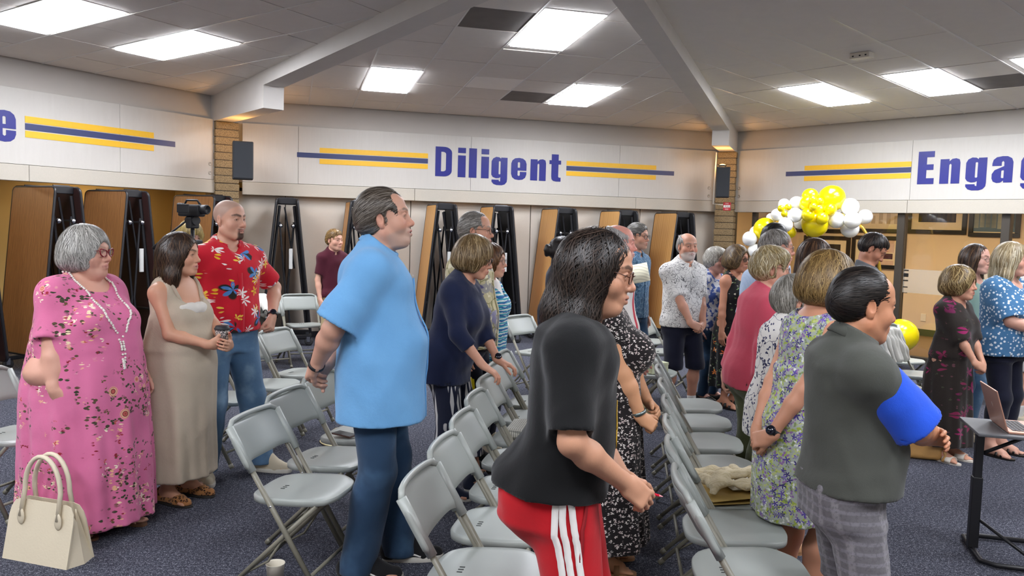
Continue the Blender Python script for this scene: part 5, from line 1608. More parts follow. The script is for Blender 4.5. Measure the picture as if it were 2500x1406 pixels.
CH = [(-.97, 3.72, -12, 'grey folding chair above the paper cup on the carpet'), (-.955, 4.22, -13, 'grey folding chair left of the blue shirt, one seat past the paper cup'), (-.9, 4.72, -14, 'grey folding chair behind the clasped hands of the man in the blue shirt'),
      (-2.0, 5.6, -16, 'grey folding chair seen between the jeans of the man in the red shirt'), (-1.86, 6.1, -18, 'grey folding chair with only its seat showing beside the red-shirted man\'s jeans'), (-1.74, 6.6, -20, 'grey folding chair with its round back showing at the red-shirted man\'s elbow'),
      (-2.52, 9.72, -62, 'grey folding chair standing beside the boy in maroon'), (-2.78, 9.2, -55, 'grey folding chair holding a black handbag and a white jacket'),
      (-2.82, 4.5, -16, 'grey folding chair behind the woman in the pink floral dress'),
      (-.08, 2.86, -11, 'grey folding chair in front of the dark sneaker of the man in jeans'), (-.03, 3.32, -11, 'grey folding chair directly left of the red track pants'), (.02, 3.80, -11, 'grey folding chair in front of the boat shoes of the woman in navy'),
      (.06, 4.29, -11, 'grey folding chair two along from the red track pants'), (.1, 4.77, -11, 'grey folding chair with a woven bag on its seat, under the woman\'s nearer hand'), (.14, 5.26, -11, 'grey folding chair under the woman\'s hand with the gold watch'), (.19, 5.75, -11, 'grey folding chair past the hand with the gold watch'),
      (.26, 8.1, -40, 'grey folding chair alone in front of the folded maple tables'),
      (.90, 2.93, -5, 'grey folding chair behind the man in grey shorts, cut by the picture edge'), (.955, 3.37, -6, 'grey folding chair beside the bare legs of the woman in the purple print dress'), (1.02, 3.78, -7, 'grey folding chair carrying a folder and a cream knitted sweater'),
      (1.1, 4.26, -8, 'grey folding chair next to the one with the knitted sweater'), (1.17, 4.76, -8, 'grey folding chair beside the olive trousers'), (1.24, 5.27, -8, 'grey folding chair in front of the black sandals'), (1.31, 5.78, -8, 'grey folding chair beside the navy shorts of the man in the white polo'),
      (1.24, 7.08, -25, 'grey folding chair with a pale box on its seat, behind the white and red jacket'), (1.62, 8.35, -25, 'grey folding chair directly left of the man in the white polo'), (.95, 8.65, -25, 'grey folding chair left of the man in the white polo, against the folded tables'), (1.5, 9.1, -25, 'grey folding chair just behind the man in the white polo'),
      (2.2, 9.0, -25, 'grey folding chair between the white polo and the dark floral dress'),
      (4.0, 8.25, -70, 'grey folding chair in front of the yellow floor balloon'), (3.22, 6.75, -45, 'grey folding chair beside the blue sleeve of the man in the grey polo'), (3.72, 7.4, -45, 'grey folding chair draped with a white jacket'), (5.1, 8.4, -45, 'grey folding chair behind the woman in the dotted blouse')]
CHO = [chair(*c) for c in CH]

# ------------------------------------------------------------------ the glazed corridor on the right
i = 2; M = wall_M(2); a, b = WALLR[2]; BK = 3.25
M_PEACH = plain('corridor_paint', '#e6d0ac', .8, var=.05, scale=3); M_MULL = plain('bronze_mullion', '#3a342c', .45, var=.08)
m = MB(); m.box((a - 1.2, BK, 0), (b + 1, BK + .1, 3.0), M); struct(m.obj('wall_corridor', M_PEACH))
m = MB(); m.box((a - 1.2, .3, Z_LOW + .35), (b + 1, BK, Z_LOW + .45), M); struct(m.obj('ceiling_corridor', plain('corridor_ceiling', '#d8cdb8', .9)))
m = MB(); m.box((a - 1.3, .2, 0), (a - 1.2, BK, 2.6), M); m.box((b + .9, .2, 0), (b + 1, BK, 2.6), M); struct(m.obj('wall_corridor_end', M_PEACH))
m = MB(); m.box((a - 1.2, .05, .0005), (b + 1, BK, .004), M); struct(m.obj('floor_corridor', plain('corridor_tile', '#77603f', .4, var=.12, scale=4)))
m = MB(); m.box((a - 1.2, BK - .012, 0), (b + 1, BK, .12), M); struct(m.obj('baseboard_corridor', plain('green_base', '#3f4a24', .6)))
ms = [a + .12, wl(2, 2192, 600)[0], wl(2, 2448, 600)[0], wl(2, 2448, 600)[0] + 1.33, wl(2, 2448, 600)[0] + 2.66]
win = empty('window_1'); win['kind'] = 'structure'
for t in ms:
    q = MB(); q.box((t - .05, .04, 0), (t + .05, .16, Z_LOW + .02), M, .006); q.obj('mullion', M_MULL, win)
tt = wl(2, 1834, 560)[0]
q = MB(); q.box((tt - .03, .05, 0), (tt + .03, .15, Z_LOW), M, .006); q.obj('mullion', M_MULL, win)
q = MB(); q.box((a, .04, 0), (ms[-1], .16, .08), M, .004); q.obj('sill_rail', M_MULL, win)
tg = NT('pane_glass'); tg.b.inputs['Transmission Weight'].default_value = 1.0; tg.b.inputs['IOR'].default_value = 1.02
tg.done(tg.mix(tg.noise(tg.coord(), 2), (.97, .98, .97), (1, 1, 1)), .0); M_GLASS = tg.m
tg = NT('pane_glass'); M_GLASS = bpy.data.materials.new('pane_glass'); M_GLASS.use_nodes = True
nt = M_GLASS.node_tree; nt.nodes.clear(); ou = nt.nodes.new('ShaderNodeOutputMaterial'); mx = nt.nodes.new('ShaderNodeMixShader'); tr = nt.nodes.new('ShaderNodeBsdfTransparent'); gl = nt.nodes.new('ShaderNodeBsdfGlossy'); fr_ = nt.nodes.new('ShaderNodeFresnel'); nz = nt.nodes.new('ShaderNodeTexNoise'); rp = nt.nodes.new('ShaderNodeMapRange')
fr_.inputs[0].default_value = 1.5; gl.inputs['Roughness'].default_value = .02; nt.links.new(nz.outputs[0], rp.inputs[0]); rp.inputs[3].default_value = .01; rp.inputs[4].default_value = .04; nt.links.new(rp.outputs[0], gl.inputs['Roughness'])
nt.links.new(fr_.outputs[0], mx.inputs[0]); nt.links.new(tr.outputs[0], mx.inputs[1]); nt.links.new(gl.outputs[0], mx.inputs[2]); nt.links.new(mx.outputs[0], ou.inputs[0])
for p, q in zip(ms[:-1], ms[1:]):
    g_ = MB(); g_.box((p + .05, .095, .08), (q - .05, .101, Z_LOW + .02), M); g_.obj('pane', M_GLASS, win)
# frosted band across the panes with a few dark pinstripes at the mullion
tf = NT('frost_film'); tf.b.inputs['Alpha'].default_value = .34; tf.done(tf.mix(tf.noise(tf.coord(), 3), lin('#b9b1a0'), lin('#cfc7b6')), .7); M_FROST = tf.m
z1 = wl(2, 2300, 662)[1]; z0 = wl(2, 2300, 722)[1]
for p, q in list(zip(ms[:-1], ms[1:]))[1:]:
    g_ = MB(); g_.box((p + .06, .091, z0), (q - .06, .094, z1), M); g_.obj('frosted_band', M_FROST, win)
    for zz, hh in ((z1 - .02, .016), (z1 - .085, .05), (z1 - .16, .018), (z1 - .25, .014), (z1 - .33, .008)):
        g_ = MB(); g_.box((p + .065, .088, zz - hh / 2), (p + .13, .0905, zz + hh / 2), M); g_.obj('pinstripe', M_DARK, win)
# corridor lamps
M_HALL = emit('corridor_lamp', '#ffe2b8', HALL_LIGHT)
for k, t in enumerate((a + .6, a + 2.5, a + 4.4, a + 6.3)):
    p = M @ Vector((t, 1.7, Z_LOW + .35)); root = empty('corridor_light', p, math.atan2(WT[2][1], WT[2][0]))
    q = MB(); q.box((-.6, -.3, -.03), (.6, .3, 0), bevel=.004); q.obj('frame', M_GRID, root); q = MB(); q.box((-.56, -.26, -.036), (.56, .26, -.03)); q.obj('diffuser', M_HALL, root)
    tag(root, 'warm ceiling light in the corridor behind the glass', 'ceiling light', 'corridor lights')
M0 = wall_M(0)
for k, t in enumerate((t0_01 - 1.2, t0_01 - 3.8)):
    p = M0 @ Vector((t, .95, Z_LOW + .25)); root = empty('alcove_light', p, math.atan2(WT[0][1], WT[0][0]))
    q = MB(); q.box((-.6, -.15, -.03), (.6, .15, 0), bevel=.004); q.obj('frame', M_GRID, root); q = MB(); q.box((-.56, -.12, -.036), (.56, .12, -.03)); q.obj('diffuser', M_HALL, root)
    tag(root, 'warm ceiling light in the alcove behind the oak tables', 'ceiling light', 'alcove lights')
# framed display boards on the corridor wall
M_FRM = plain('black_frame', '#171512', .4); M_MAT = plain('cream_mat', '#ecdcb8', .8)
def framed(x0, y0, x1, y1, label, inner=None, bw=.07, paper=M_MAT):
    A = wl(2, x0, y1, BK - .03); Bq = wl(2, x1, y1, BK - .03); top = max(wl(2, x0, y0, BK - .03)[1], A[1] + .25); zb = (A[1] + Bq[1]) / 2
    xa, xb = A[0], Bq[0]; root = empty('framed_board', wall_M(2, (xa + xb) / 2, -(BK - .002), zb).to_translation(), math.atan2(WT[2][1], WT[2][0])); w = (xb - xa) / 2; h = top - zb
    for bx in (((-w, -.04, 0), (w, 0, bw)), ((-w, -.04, h - bw), (w, 0, h)), ((-w, -.04, bw), (-w + bw, 0, h - bw)), ((w - bw, -.04, bw), (w, 0, h - bw))):
        q = MB(); q.box(*bx, bevel=.005); q.obj('frame_rail', M_FRM, root)
    q = MB(); q.box((-w + bw, -.012, bw), (w - bw, -.002, h - bw)); q.obj('mat_board', paper, root)
    for it in inner or []:
        fx0, fz0, fx1, fz1, mt, nm = it; q = MB(); q.box((-w + fx0 * 2 * w, -.015, fz0 * h), (-w + fx1 * 2 * w, -.0125, fz1 * h)); q.obj(nm, mt, root)
    tag(root, label, 'framed board'); return root, w, h
M_INK = plain('faint_ink', '#c9b68e', .8); M_DKP = plain('dark_poster', '#2d2620', .7); M_DK2 = plain('brown_list', '#6f6046', .8); M_BLU = plain('blue_sheet', '#5f7686', .8); M_BL2 = plain('pale_list', '#b9bfae', .8); M_FLY = plain('flyer_paper', '#d9b9a0', .8); M_FLR = plain('flyer_red', '#b0402c', .7); M_FLM = plain('flyer_maroon', '#4a1f24', .7); M_FLO = plain('flyer_orange', '#d99a3a', .7)
framed(1958, 574, 2071, 665, 'black framed board with a dark notice, behind the balloons', [(.5, .45, .8, .78, M_DKP, 'notice')])
r, w, h = framed(2076, 574, 2206, 655, 'black framed board with pinned flyers beside the mullion', [(.48, .5, .8, .92, M_FLY, 'flyer'), (.55, .72, .68, .82, M_FLO, 'flyer_picture'), (.42, .3, .78, .47, M_FLM, 'flyer'), (.55, .05, .8, .26, M_FLY, 'flyer')])
text('JR.', .11, M_FLR, r, (.28 * w, -.017, .52 * h), (math.pi / 2, 0, 0))
rows = [(.1 + .14 * k, .25, .17 + .14 * k, .25 + (.45 + .2 * math.sin(k * 2.1)) * .8, M_INK, 'name_list') for k in range(6)]
framed(2076, 480, 2208, 568, 'black framed board of pale name lists above the flyer board', rows)
framed(1900, 480, 2070, 567, 'black framed board partly hidden behind the yellow balloons', [(.2 + .2 * k, .3, .32 + .2 * k, .8, M_INK, 'name_list') for k in range(3)])
rows = [(.19, .28, .82, .9, M_DKP, 'plaque')] + [(.21 + .077 * k, .30, .255 + .077 * k, .85, M_DK2, 'name_list') for k in range(8)]
rr = framed(2213, 470, 2358, 571, 'black framed board with a dark plaque of names and a cream mat', rows)
rows = [(.08, .12, .92, .92, M_BLU, 'blue_sheet')] + [(.1 + .115 * k, .2 + .02 * math.sin(k), .19 + .115 * k, .85, M_BL2, 'name_list') for k in range(7)]
rr = framed(2363, 470, 2489, 579, 'black framed board with blue sheets of name lists', rows)
# lists lie on the sheet they are printed on
p = wl(2, 2254, 775, BK - .01); root = empty('wall_outlet', wall_M(2, p[0], -(BK - .002), p[1]).to_translation(), math.atan2(WT[2][1], WT[2][0]))
q = MB(); q.box((-.045, -.012, -.065), (.045, 0, .065), bevel=.004); q.obj('plate', plain('outlet_plate', '#efe4c8', .4), root); tag(root, 'cream outlet plate low on the corridor wall', 'outlet')

# ------------------------------------------------------------------ balloon garland on a gold hoop
def balloon_m(name, c, rough=.22):
    t = NT(name); nz = t.noise(t.coord(), 4, 2); cc = lin(c)
    t.b.inputs['Subsurface Weight'].default_value = .15; t.b.inputs['Subsurface Radius'].default_value = (.03, .03, .02)
    t.b.inputs['Coat Weight'].default_value = .3
    return t.done(t.mix(nz, cc, tuple(min(1, v * 1.05) for v in cc)), rough)
M_YB = balloon_m('yellow_balloon', '#f2dc00'); M_WB = balloon_m('white_balloon', '#f2f2ee'); M_HOOP = plain('gold_hoop', '#c9a23c', .3, metal=.7)
def balloon(px, py, rpx, Y, mat, label, group):
    p = at_y(px, py, Y); r = rpx * Y / CAM_F * 1.0
    root = empty('balloon', p)
    prof = [(0, -1.10), (.05, -1.10), (.04, -1.05), (.09, -1.02), (.3, -.93), (.55, -.80), (.78, -.58), (.94, -.28), (1, .02), (.96, .32), (.82, .6), (.58, .83), (.3, .96), (0, 1.0)]
    d = unit(np.array([math.sin(px * .7) * .6, .8, math.cos(py * .9)]))
    zq = Vector((0, 0, -1)).rotation_difference(Vector(d)).to_matrix().to_4x4()
    m = MB(); m.lathe([(a * r, b * r) for a, b in prof], 24, M=zq); m.obj('skin', mat, root, True)
    m = MB(); m.lathe([(r * .02, 0), (r * .05, -r * .05), (r * .06, -r * .06)], 8, (0, 0, -r * 1.1), M=zq); m.obj('knot', mat, root, True)
    tag(root, label, 'balloon', group)
YA = 10.6
for px, py, r, dy, lab in [(2031, 485, 32, .1, 'largest yellow balloon at the top of the garland'), (1978, 480, 20, .05, 'yellow balloon left of the largest one at the garland top'), (1970, 497, 18, -.05, 'yellow balloon at the left edge of the yellow cluster'), (1984, 487.5, 10, -.15, 'tiny yellow balloon at the top of the three tiny ones in the big cluster'), (2001, 492, 10, -.17, 'tiny yellow balloon beside the largest one'), (1986, 505, 10, -.2, 'tiny yellow balloon at the bottom of the three in the big cluster'), (1999, 512, 16, .0, 'yellow balloon in the middle of the yellow cluster'),
                           (2027, 511, 15, -.1, 'yellow balloon right of the cluster, under the largest one'), (1972, 524, 16, -.12, 'yellow balloon above the hanging large one, left side'), (2007, 533, 15.5, -.16, 'yellow balloon above the hanging large one, right side'), (1989, 548, 32, .05, 'large yellow balloon hanging at the bottom of the cluster'),
                           (1907, 509, 8.5, -.2, 'tiny yellow balloon among the white ones, left of its trio'), (1924, 506, 8.5, -.2, 'tiny yellow balloon among the white ones, right of its trio'), (1915, 522, 8, -.22, 'tiny yellow balloon among the white ones, lowest of its trio'), (1869, 560, 29, .2, 'large yellow balloon behind the man with black hair'), (1930, 567, 14, .3, 'yellow balloon half hidden behind the white ones')]:
    balloon(px, py, r, YA + dy, M_YB, lab, 'yellow garland balloons')
for px, py, r, dy, lab in [(1914, 499, 14, .1, 'white balloon at the top left of the garland'), (1944, 497, 18, .15, 'white balloon touching the left of the yellow cluster'), (1897, 524, 15, .05, 'white balloon at the far left above the tiny yellow trio'), (1941, 525, 18, -.05, 'white balloon under the left of the yellow cluster'), (1917, 549, 18, -.05, 'white balloon below the tiny yellow trio'), (1952, 545, 14, .2, 'white balloon half hidden beside the hanging yellow one'),
                           (2075, 506, 22, .0, 'white balloon at the top of the white cluster by the hoop'), (2042, 537, 20, -.05, 'white balloon at the left of the white cluster by the hoop'), (2081, 537, 21, -.16, 'white balloon in the middle of the white cluster by the hoop'), (2112, 529, 18, .05, 'white balloon at the right of the white cluster by the hoop'), (2075, 558, 22, .05, 'white balloon hanging at the bottom of the white cluster'),
                           (1830, 583, 18, .2, 'white balloon low on the left end of the garland'), (1846, 568, 17, .3, 'white balloon behind the large yellow one on the left'), (1843, 612, 17, .2, 'white balloon lowest on the left end of the garland'), (1882, 532, 12, .4, 'white balloon tucked behind the yellow one on the left')]:
    balloon(px, py, r, YA + dy, M_WB, lab, 'white garland balloons')
hp = [at_y(x, y, YA) for x, y in ((2095, 545), (2106, 556), (2120, 580), (2135, 610), (2146, 645), (2150, 680), (2152, 740), (2152, 800), (2152, 868))]
hp2 = [at_y(x, y, YA + .35) for x, y in ((1843, 850), (1843, 640), (1862, 570), (1920, 525), (2000, 515), (2060, 525))] + [at_y(2095, 545, YA + .08)]
m = MB(); m.tube(hp2 + hp[1:], .022, 8); o = m.obj('balloon_hoop', M_HOOP, None, True); tag(o, 'gold hoop carrying the yellow and white balloon garland', 'hoop')
for px, py, r, Y, lab in [(2199, 818, 41, 10.3, 'large yellow balloon on the floor behind the grey chair back'), (2150, 842, 38, 10.6, 'large yellow balloon on the floor beside the man in the grey polo'), (2180, 862, 30, 9.8, 'yellow floor balloon in front of the larger ones')]:
    pz = at_y(px, py, Y)[2]; balloon(px, py, r, Y, M_YB, lab, 'yellow floor balloons')

# ------------------------------------------------------------------ fabrics
def fabric(name, base, layers=(), rough=.88, bump=.26, base2=None, weave=420, map_=None, nzs=8):
    """cloth of one colour with printed layers on top"""
    if name in _MC: return _MC[name]
    t = NT(name); o = t.coord('Object', **(map_ or {}))
    nz = t.noise(o, nzs, 3); b = lin(base); b2 = lin(base2) if base2 else tuple(v * .86 for v in b)
    col = t.mix(nz, b2, b)
    for L in layers:
        k = L['k']; p = o
        if L.get('off') or L.get('rot') or L.get('sc'): p = t.coord('Object', scale=L.get('sc', 1.0), loc=L.get('off', (0, 0, 0)), rot=L.get('rot', (0, 0, 0)))
        if L.get('warp'):
            w = t.noise(p, L.get('ws', 12), 2, out=1); p = t.vmath('ADD', p, t.vmath('SCALE', t.vmath('SUBTRACT', w, (.5, .5, .5)), scale=L['warp']))
        if k in ('blob', 'flower', 'rose', 'leaf'):
            v = t.voro(p, L['s']); d = v.outputs['Distance']
            if k == 'flower' or k == 'leaf':
                q = t.vmath('SUBTRACT', p, v.outputs['Position']); sp = t.n('ShaderNodeSeparateXYZ'); t.link(q, sp.inputs[0])
                u = t.math('ADD', t.math('MULTIPLY', sp.outputs[0], L.get('ax', .75)), t.math('MULTIPLY', sp.outputs[1], L.get('ay', .75)))
                th = t.math('ARCTAN2', sp.outputs[2], u)
                spn = t.n('ShaderNodeSeparateColor'); t.link(v.outputs['Color'], spn.inputs[0])
                th = t.math('ADD', th, t.math('MULTIPLY', spn.outputs[0], 6.3))
                r = t.math('DIVIDE', t.vmath('LENGTH', q), t.math('ADD', .62, t.math('MULTIPLY', .38, t.math('COSINE', t.math('MULTIPLY', th, L.get('n', 5))))))
                d = r; lim = L['r']
            else: lim = L['r']
            m = t.math('SUBTRACT', 1.0, t.step(d, lim * .86, lim * 1.06))
            if k in ('flower', 'leaf') and L.get('keep', 1) < 1: pass
            sc = t.n('ShaderNodeSeparateColor'); t.link(v.outputs['Color'], sc.inputs[0])
            if L.get('keep', 1) < 1: m = t.math('MULTIPLY', m, t.math('LESS_THAN', sc.outputs[1], L['keep']))
            c = L['c']
            if k == 'rose':
                cc = t.ramp(t.math('DIVIDE', d, lim), [(0, lin(c[0])), (.3, lin(c[1])), (.5, lin(c[0])), (.68, lin(c[2])), (.8, lin(c[1])), (1, lin(c[2]))])
            elif isinstance(c, (list, tuple)):
                n = len(c); cc = t.ramp(sc.outputs[2], [(j / n, lin(x)) for j, x in enumerate(c)], True)
            else: cc = lin(c)
            if L.get('centre'): cc = t.mix(t.math('SUBTRACT', 1.0, t.step(d, lim * .2, lim * .34)), cc, lin(L['centre']))
        elif k == 'line':
            v = t.voro(p, L['s'], 'DISTANCE_TO_EDGE'); m = t.math('SUBTRACT', 1.0, t.step(v.outputs['Distance'], L['r'] * .6, L['r'])); cc = lin(L['c'])
        elif k == 'noise':
            m = t.step(t.noise(p, L['s'], L.get('d', 3)), L['lo'], L['hi']); cc = lin(L['c'])
        elif k == 'stripe':
            wv = t.wave(p, L['s'], L.get('dist', 0), 2, 1, L.get('dir', 'X')); m = t.step(wv, L['lo'], L['hi']); cc = lin(L['c'])
        if L.get('mask'):
            mk = L['mask']; m = t.math('MULTIPLY', m, t.step(t.noise(t.coord('Object', loc=mk.get('off', (0, 0, 0))), mk['s'], 1), mk['lo'], mk['lo'] + .05))
        if L.get('a'): m = t.math('MULTIPLY', m, L['a'])
        col = t.mix(m, col, cc)
    wv = t.noise(o, weave, 1); fo = t.noise(o, 14, 3, .6)
    t.bump(t.math('ADD', t.math('MULTIPLY', wv, .25), fo), bump, .012)
    t.b.inputs['Sheen Weight'].default_value = .15
    _MC[name] = t.done(col, rough, spec=.25); return _MC[name]
PINKF = fabric('pink_rose_print', '#dd7aa2', [
    dict(k='leaf', s=30, r=.016, n=2, c=['#43402e', '#5a4a36', '#39402c'], mask=dict(s=6, lo=.47), keep=.8), dict(k='leaf', s=26, r=.014, n=3, c=['#4a4632', '#6a5238'], off=(.15, .6, .3), mask=dict(s=6, lo=.5), keep=.7),
    dict(k='flower', s=30, r=.015, n=4, c=['#f0dcb4', '#e8b98c', '#f4e6cc'], off=(.3, .1, .2), mask=dict(s=6, lo=.53, off=(.03, .02, .05)), keep=.9),
    dict(k='flower', s=26, r=.013, n=3, c=['#a02c38', '#8c2230', '#c0584c'], off=(.7, .5, .1), mask=dict(s=6, lo=.5, off=(.06, .05, 0)), keep=.65), dict(k='rose', s=6.2, r=.17, c=('#7c1f28', '#c9655c', '#f0cfa8'), off=(.2, .9, .4), mask=dict(s=6, lo=.46))], bump=.35, base2='#cf6a94')
LINEN = fabric('oatmeal_linen', '#c9bba6', [dict(k='stripe', s=90, lo=.5, hi=.9, c='#bcae99', a=.4)], bump=.4, base2='#b8aa95'); LINENW = fabric('white_cotton', '#e6e1d8')
HAW = fabric('red_hawaiian', '#d01d30', [
    dict(k='leaf', s=9, r=.075, n=3, c='#2a2622', keep=.42, off=(.03, 0, .02)), dict(k='flower', s=9, r=.058, n=5, c=['#4f86c6', '#3f73b8'], centre='#c9d27a', keep=.42, off=(.03, 0, .02)),
    dict(k='flower', s=11, r=.046, n=7, c=['#f2e9e4', '#efe0dc'], keep=.5, off=(.5, .3, .7)), dict(k='flower', s=14, r=.034, n=5, c=['#e8b52c', '#f0c84c'], centre='#7a5a14', keep=.35, off=(.9, .1, .35))], bump=.2)
BLUES = fabric('sky_blue_shirt', '#74aede', bump=.3, base2='#679fd0'); DENIM = fabric('dark_denim', '#27425f', [dict(k='noise', s=5, lo=.52, hi=.72, c='#4a6a8a', a=.6), dict(k='stripe', s=260, dir='Z', lo=.4, hi=.9, c='#3c5874', a=.35)], bump=.35, base2='#1f354e')
DENIML = fabric('light_denim', '#5f83a6', [dict(k='noise', s=6, lo=.5, hi=.7, c='#93b2cc', a=.6), dict(k='stripe', s=260, dir='Z', lo=.4, hi=.9, c='#7d9cba', a=.3)], bump=.35, base2='#486a8c')
MAROON = fabric('maroon_pique', '#4d1526'); KHAKI = fabric('khaki_twill', '#b3a079', bump=.3); NAVY = fabric('navy_jersey', '#1b2443', base2='#151c36')
STRIPEP = fabric('navy_white_stripe', '#d9d6d4', [dict(k='stripe', s=9.5, dir='X', lo=.45, hi=.55, c='#1e2236'), dict(k='stripe', s=9.5, dir='Y', lo=.72, hi=.8, c='#1e2236')])
LEAFS = fabric('leaf_print_aloha', '#cdc49c', [dict(k='noise', s=9, lo=.52, hi=.56, c='#8f8f98', a=.8), dict(k='line', s=9, r=.035, c='#8a855c', warp=.05), dict(k='leaf', s=5, r=.09, n=5, c=['#5a5680', '#8c8aa8', '#b0a878'], keep=.6), dict(k='noise', s=15, lo=.58, hi=.62, c='#e2dcc0')])
TEAL = fabric('teal_wave_print', '#dce6e4', [dict(k='stripe', s=14, dir='Z', dist=3, lo=.35, hi=.5, c='#3b9fb0'), dict(k='stripe', s=9, dir='Z', dist=5, lo=.7, hi=.8, c='#1f5f9c')]); WHITE = fabric('white_knit', '#dedbd6'); BLACK = fabric('black_cotton', '#0d0e10', base2='#090a0b', bump=.2)
RED = fabric('red_track_jersey', '#c3121f', base2='#ab0d19', bump=.2); SPOT = fabric('black_speckle_print', '#1c1718', [dict(k='flower', s=62, r=.0085, n=4, c=['#d8cdc6', '#c9b8b4', '#e6ded8'], keep=.85)]); 
JACK = fabric('white_red_jacket', '#d9d6d0', [dict(k='stripe', s=1.6, dir='X', lo=.93, hi=.95, c='#b8283c')]); BLUEG = fabric('blue_grey_print', '#4d7090', [dict(k='line', s=24, r=.06, c='#86a4ba', warp=.05, a=.7), dict(k='noise', s=30, lo=.55, hi=.65, c='#39566f')])
LINEP = fabric('white_line_print', '#e8e6e2', [dict(k='line', s=21, r=.026, c='#4a4a4c', warp=.14, ws=11), dict(k='line', s=38, r=.045, c='#5a5a5c', off=(.4, .2, .6), warp=.1, mask=dict(s=8, lo=.5))]); DKNAVY = fabric('navy_shorts', '#15172a'); 
BLUEW = fabric('blue_white_print', '#dfe2ea', [dict(k='noise', s=26, lo=.5, hi=.54, c='#4a62a8')]); DARKFL = fabric('black_floral', '#141315', [dict(k='flower', s=13, r=.03, n=5, c=['#c4551e', '#d9803a', '#8c2f2a'], keep=.4, centre='#3a1a10'), dict(k='flower', s=24, r=.013, n=4, c=['#c9c2b0', '#7f9a6a', '#a8b89a'], off=(.3, .2, .1), keep=.6), dict(k='leaf', s=20, r=.018, n=2, c=['#3f5a34', '#5a6a44'], off=(.6, .4, .2), keep=.5)])
BSTRIPE = fabric('blue_pinstripe', '#c3d2e6', [dict(k='stripe', s=34, dir='X', lo=.5, hi=.6, c='#8fabd0'), dict(k='stripe', s=34, dir='Y', lo=.6, hi=.7, c='#9db6d6', a=.6)]); BLUEO = fabric('pale_blue_oxford', '#9db4d6', [dict(k='stripe', s=26, dir='X', lo=.5, hi=.7, c='#c8d6ea')]); CORAL = fabric('coral_knit', '#cf5468', base2='#bd475a')
OLIVE = fabric('olive_embroidered', '#5a5f40', [dict(k='noise', s=16, lo=.66, hi=.7, c='#b9b596', a=.7), dict(k='noise', s=5, lo=.5, hi=.7, c='#474b32', a=.6)], bump=.5); NAVYFL = fabric('white_navy_floral', '#e8e5e0', [dict(k='leaf', s=20, r=.026, n=3, c='#23264a', keep=.7, mask=dict(s=5, lo=.48)), dict(k='leaf', s=34, r=.013, n=2, c='#2c305a', off=(.3, .2, .5), keep=.6), dict(k='line', s=9, r=.014, c='#2c305a', warp=.08)])
WPANT = fabric('white_trousers', '#d3cdc8', bump=.4); PURPL = fabric('purple_lime_print', '#a9b0a6', [dict(k='noise', s=55, lo=.52, hi=.6, c='#9fb045'), dict(k='leaf', s=52, r=.013, n=2, c=['#d9dcd6', '#7a8a5a', '#8c6aa0', '#b8c07a'], off=(.5, .2, .7), keep=.85), dict(k='flower', s=40, r=.017, n=5, c=['#4a3a8c', '#5a4a9c', '#3a2f70', '#6f5ab0'], keep=.6, warp=.03)])
GPOLO = fabric('charcoal_polo', '#4a4c46', base2='#43453f', bump=.2); GPOLO2 = fabric('mid_grey_panel', '#6a6d6b'); BPOLO = fabric('royal_blue_sleeve', '#2458d8', base2='#1f4cc0'); PLAID = fabric('grey_plaid', '#6d6a6e', [dict(k='stripe', s=7, dir='X', dist=.4, lo=.55, hi=.9, c='#8c898c', a=.7), dict(k='stripe', s=9, dir='Z', dist=.5, lo=.55, hi=.9, c='#85828a', a=.6), dict(k='noise', s=90, lo=.5, hi=.6, c='#5c595e', a=.5)])
MINT = fabric('mint_knit', '#9dbcae'); DARKRO = fabric('dark_rose_print', '#2b2420', [dict(k='flower', s=9, r=.05, n=5, c=['#8c1f58', '#7a2348', '#6a1f48'], centre='#4a1030', keep=.5), dict(k='leaf', s=22, r=.014, n=2, c=['#4a4030', '#5a3a40', '#3c4030'], keep=.5, off=(.2, .6, .4))]); DOTS = fabric('blue_dotted', '#4b7ba6', [dict(k='blob', s=40, r=.36, c='#dfe9f0')], base2='#416f98')
CANVAS = fabric('cream_canvas', '#cfc4ac'); BCANV = fabric('black_canvas', '#1b1b1d'); NCANV = fabric('navy_canvas', '#20263a'); M_SOLE = plain('white_rubber', '#d6d2c8', .6); M_SOLD = plain('dark_rubber', '#26221f', .7); M_LACE = plain('white_lace', '#e4e0d6', .8); M_LACEB = plain('leather_lace', '#9a744a', .7)
LEOP = fabric('leopard_flat', '#b07a4a', [dict(k='blob', s=60, r=.42, c='#2a1a12'), dict(k='blob', s=60, r=.2, c='#8a5a34')]); BLEATH = plain('black_leather', '#171514', .4); TANL = plain('tan_leather', '#a87c56', .5); WSTRAP = plain('white_strap', '#d8d0c4', .6); SOCKW = fabric('white_sock', '#e2e0dc')
G_RED = plain('red_rim', '#7d1a26', .25); G_DARK = plain('dark_rim', '#2b2320', .3); G_TORT = plain('tortoise_rim', '#4a2618', .25); G_MET = plain('metal_rim', '#8a8078', .3, metal=.8); GOLDM = plain('gold_metal', '#c9a24a', .25, metal=1); PEARL = plain('pearl', '#e9e4da', .2)

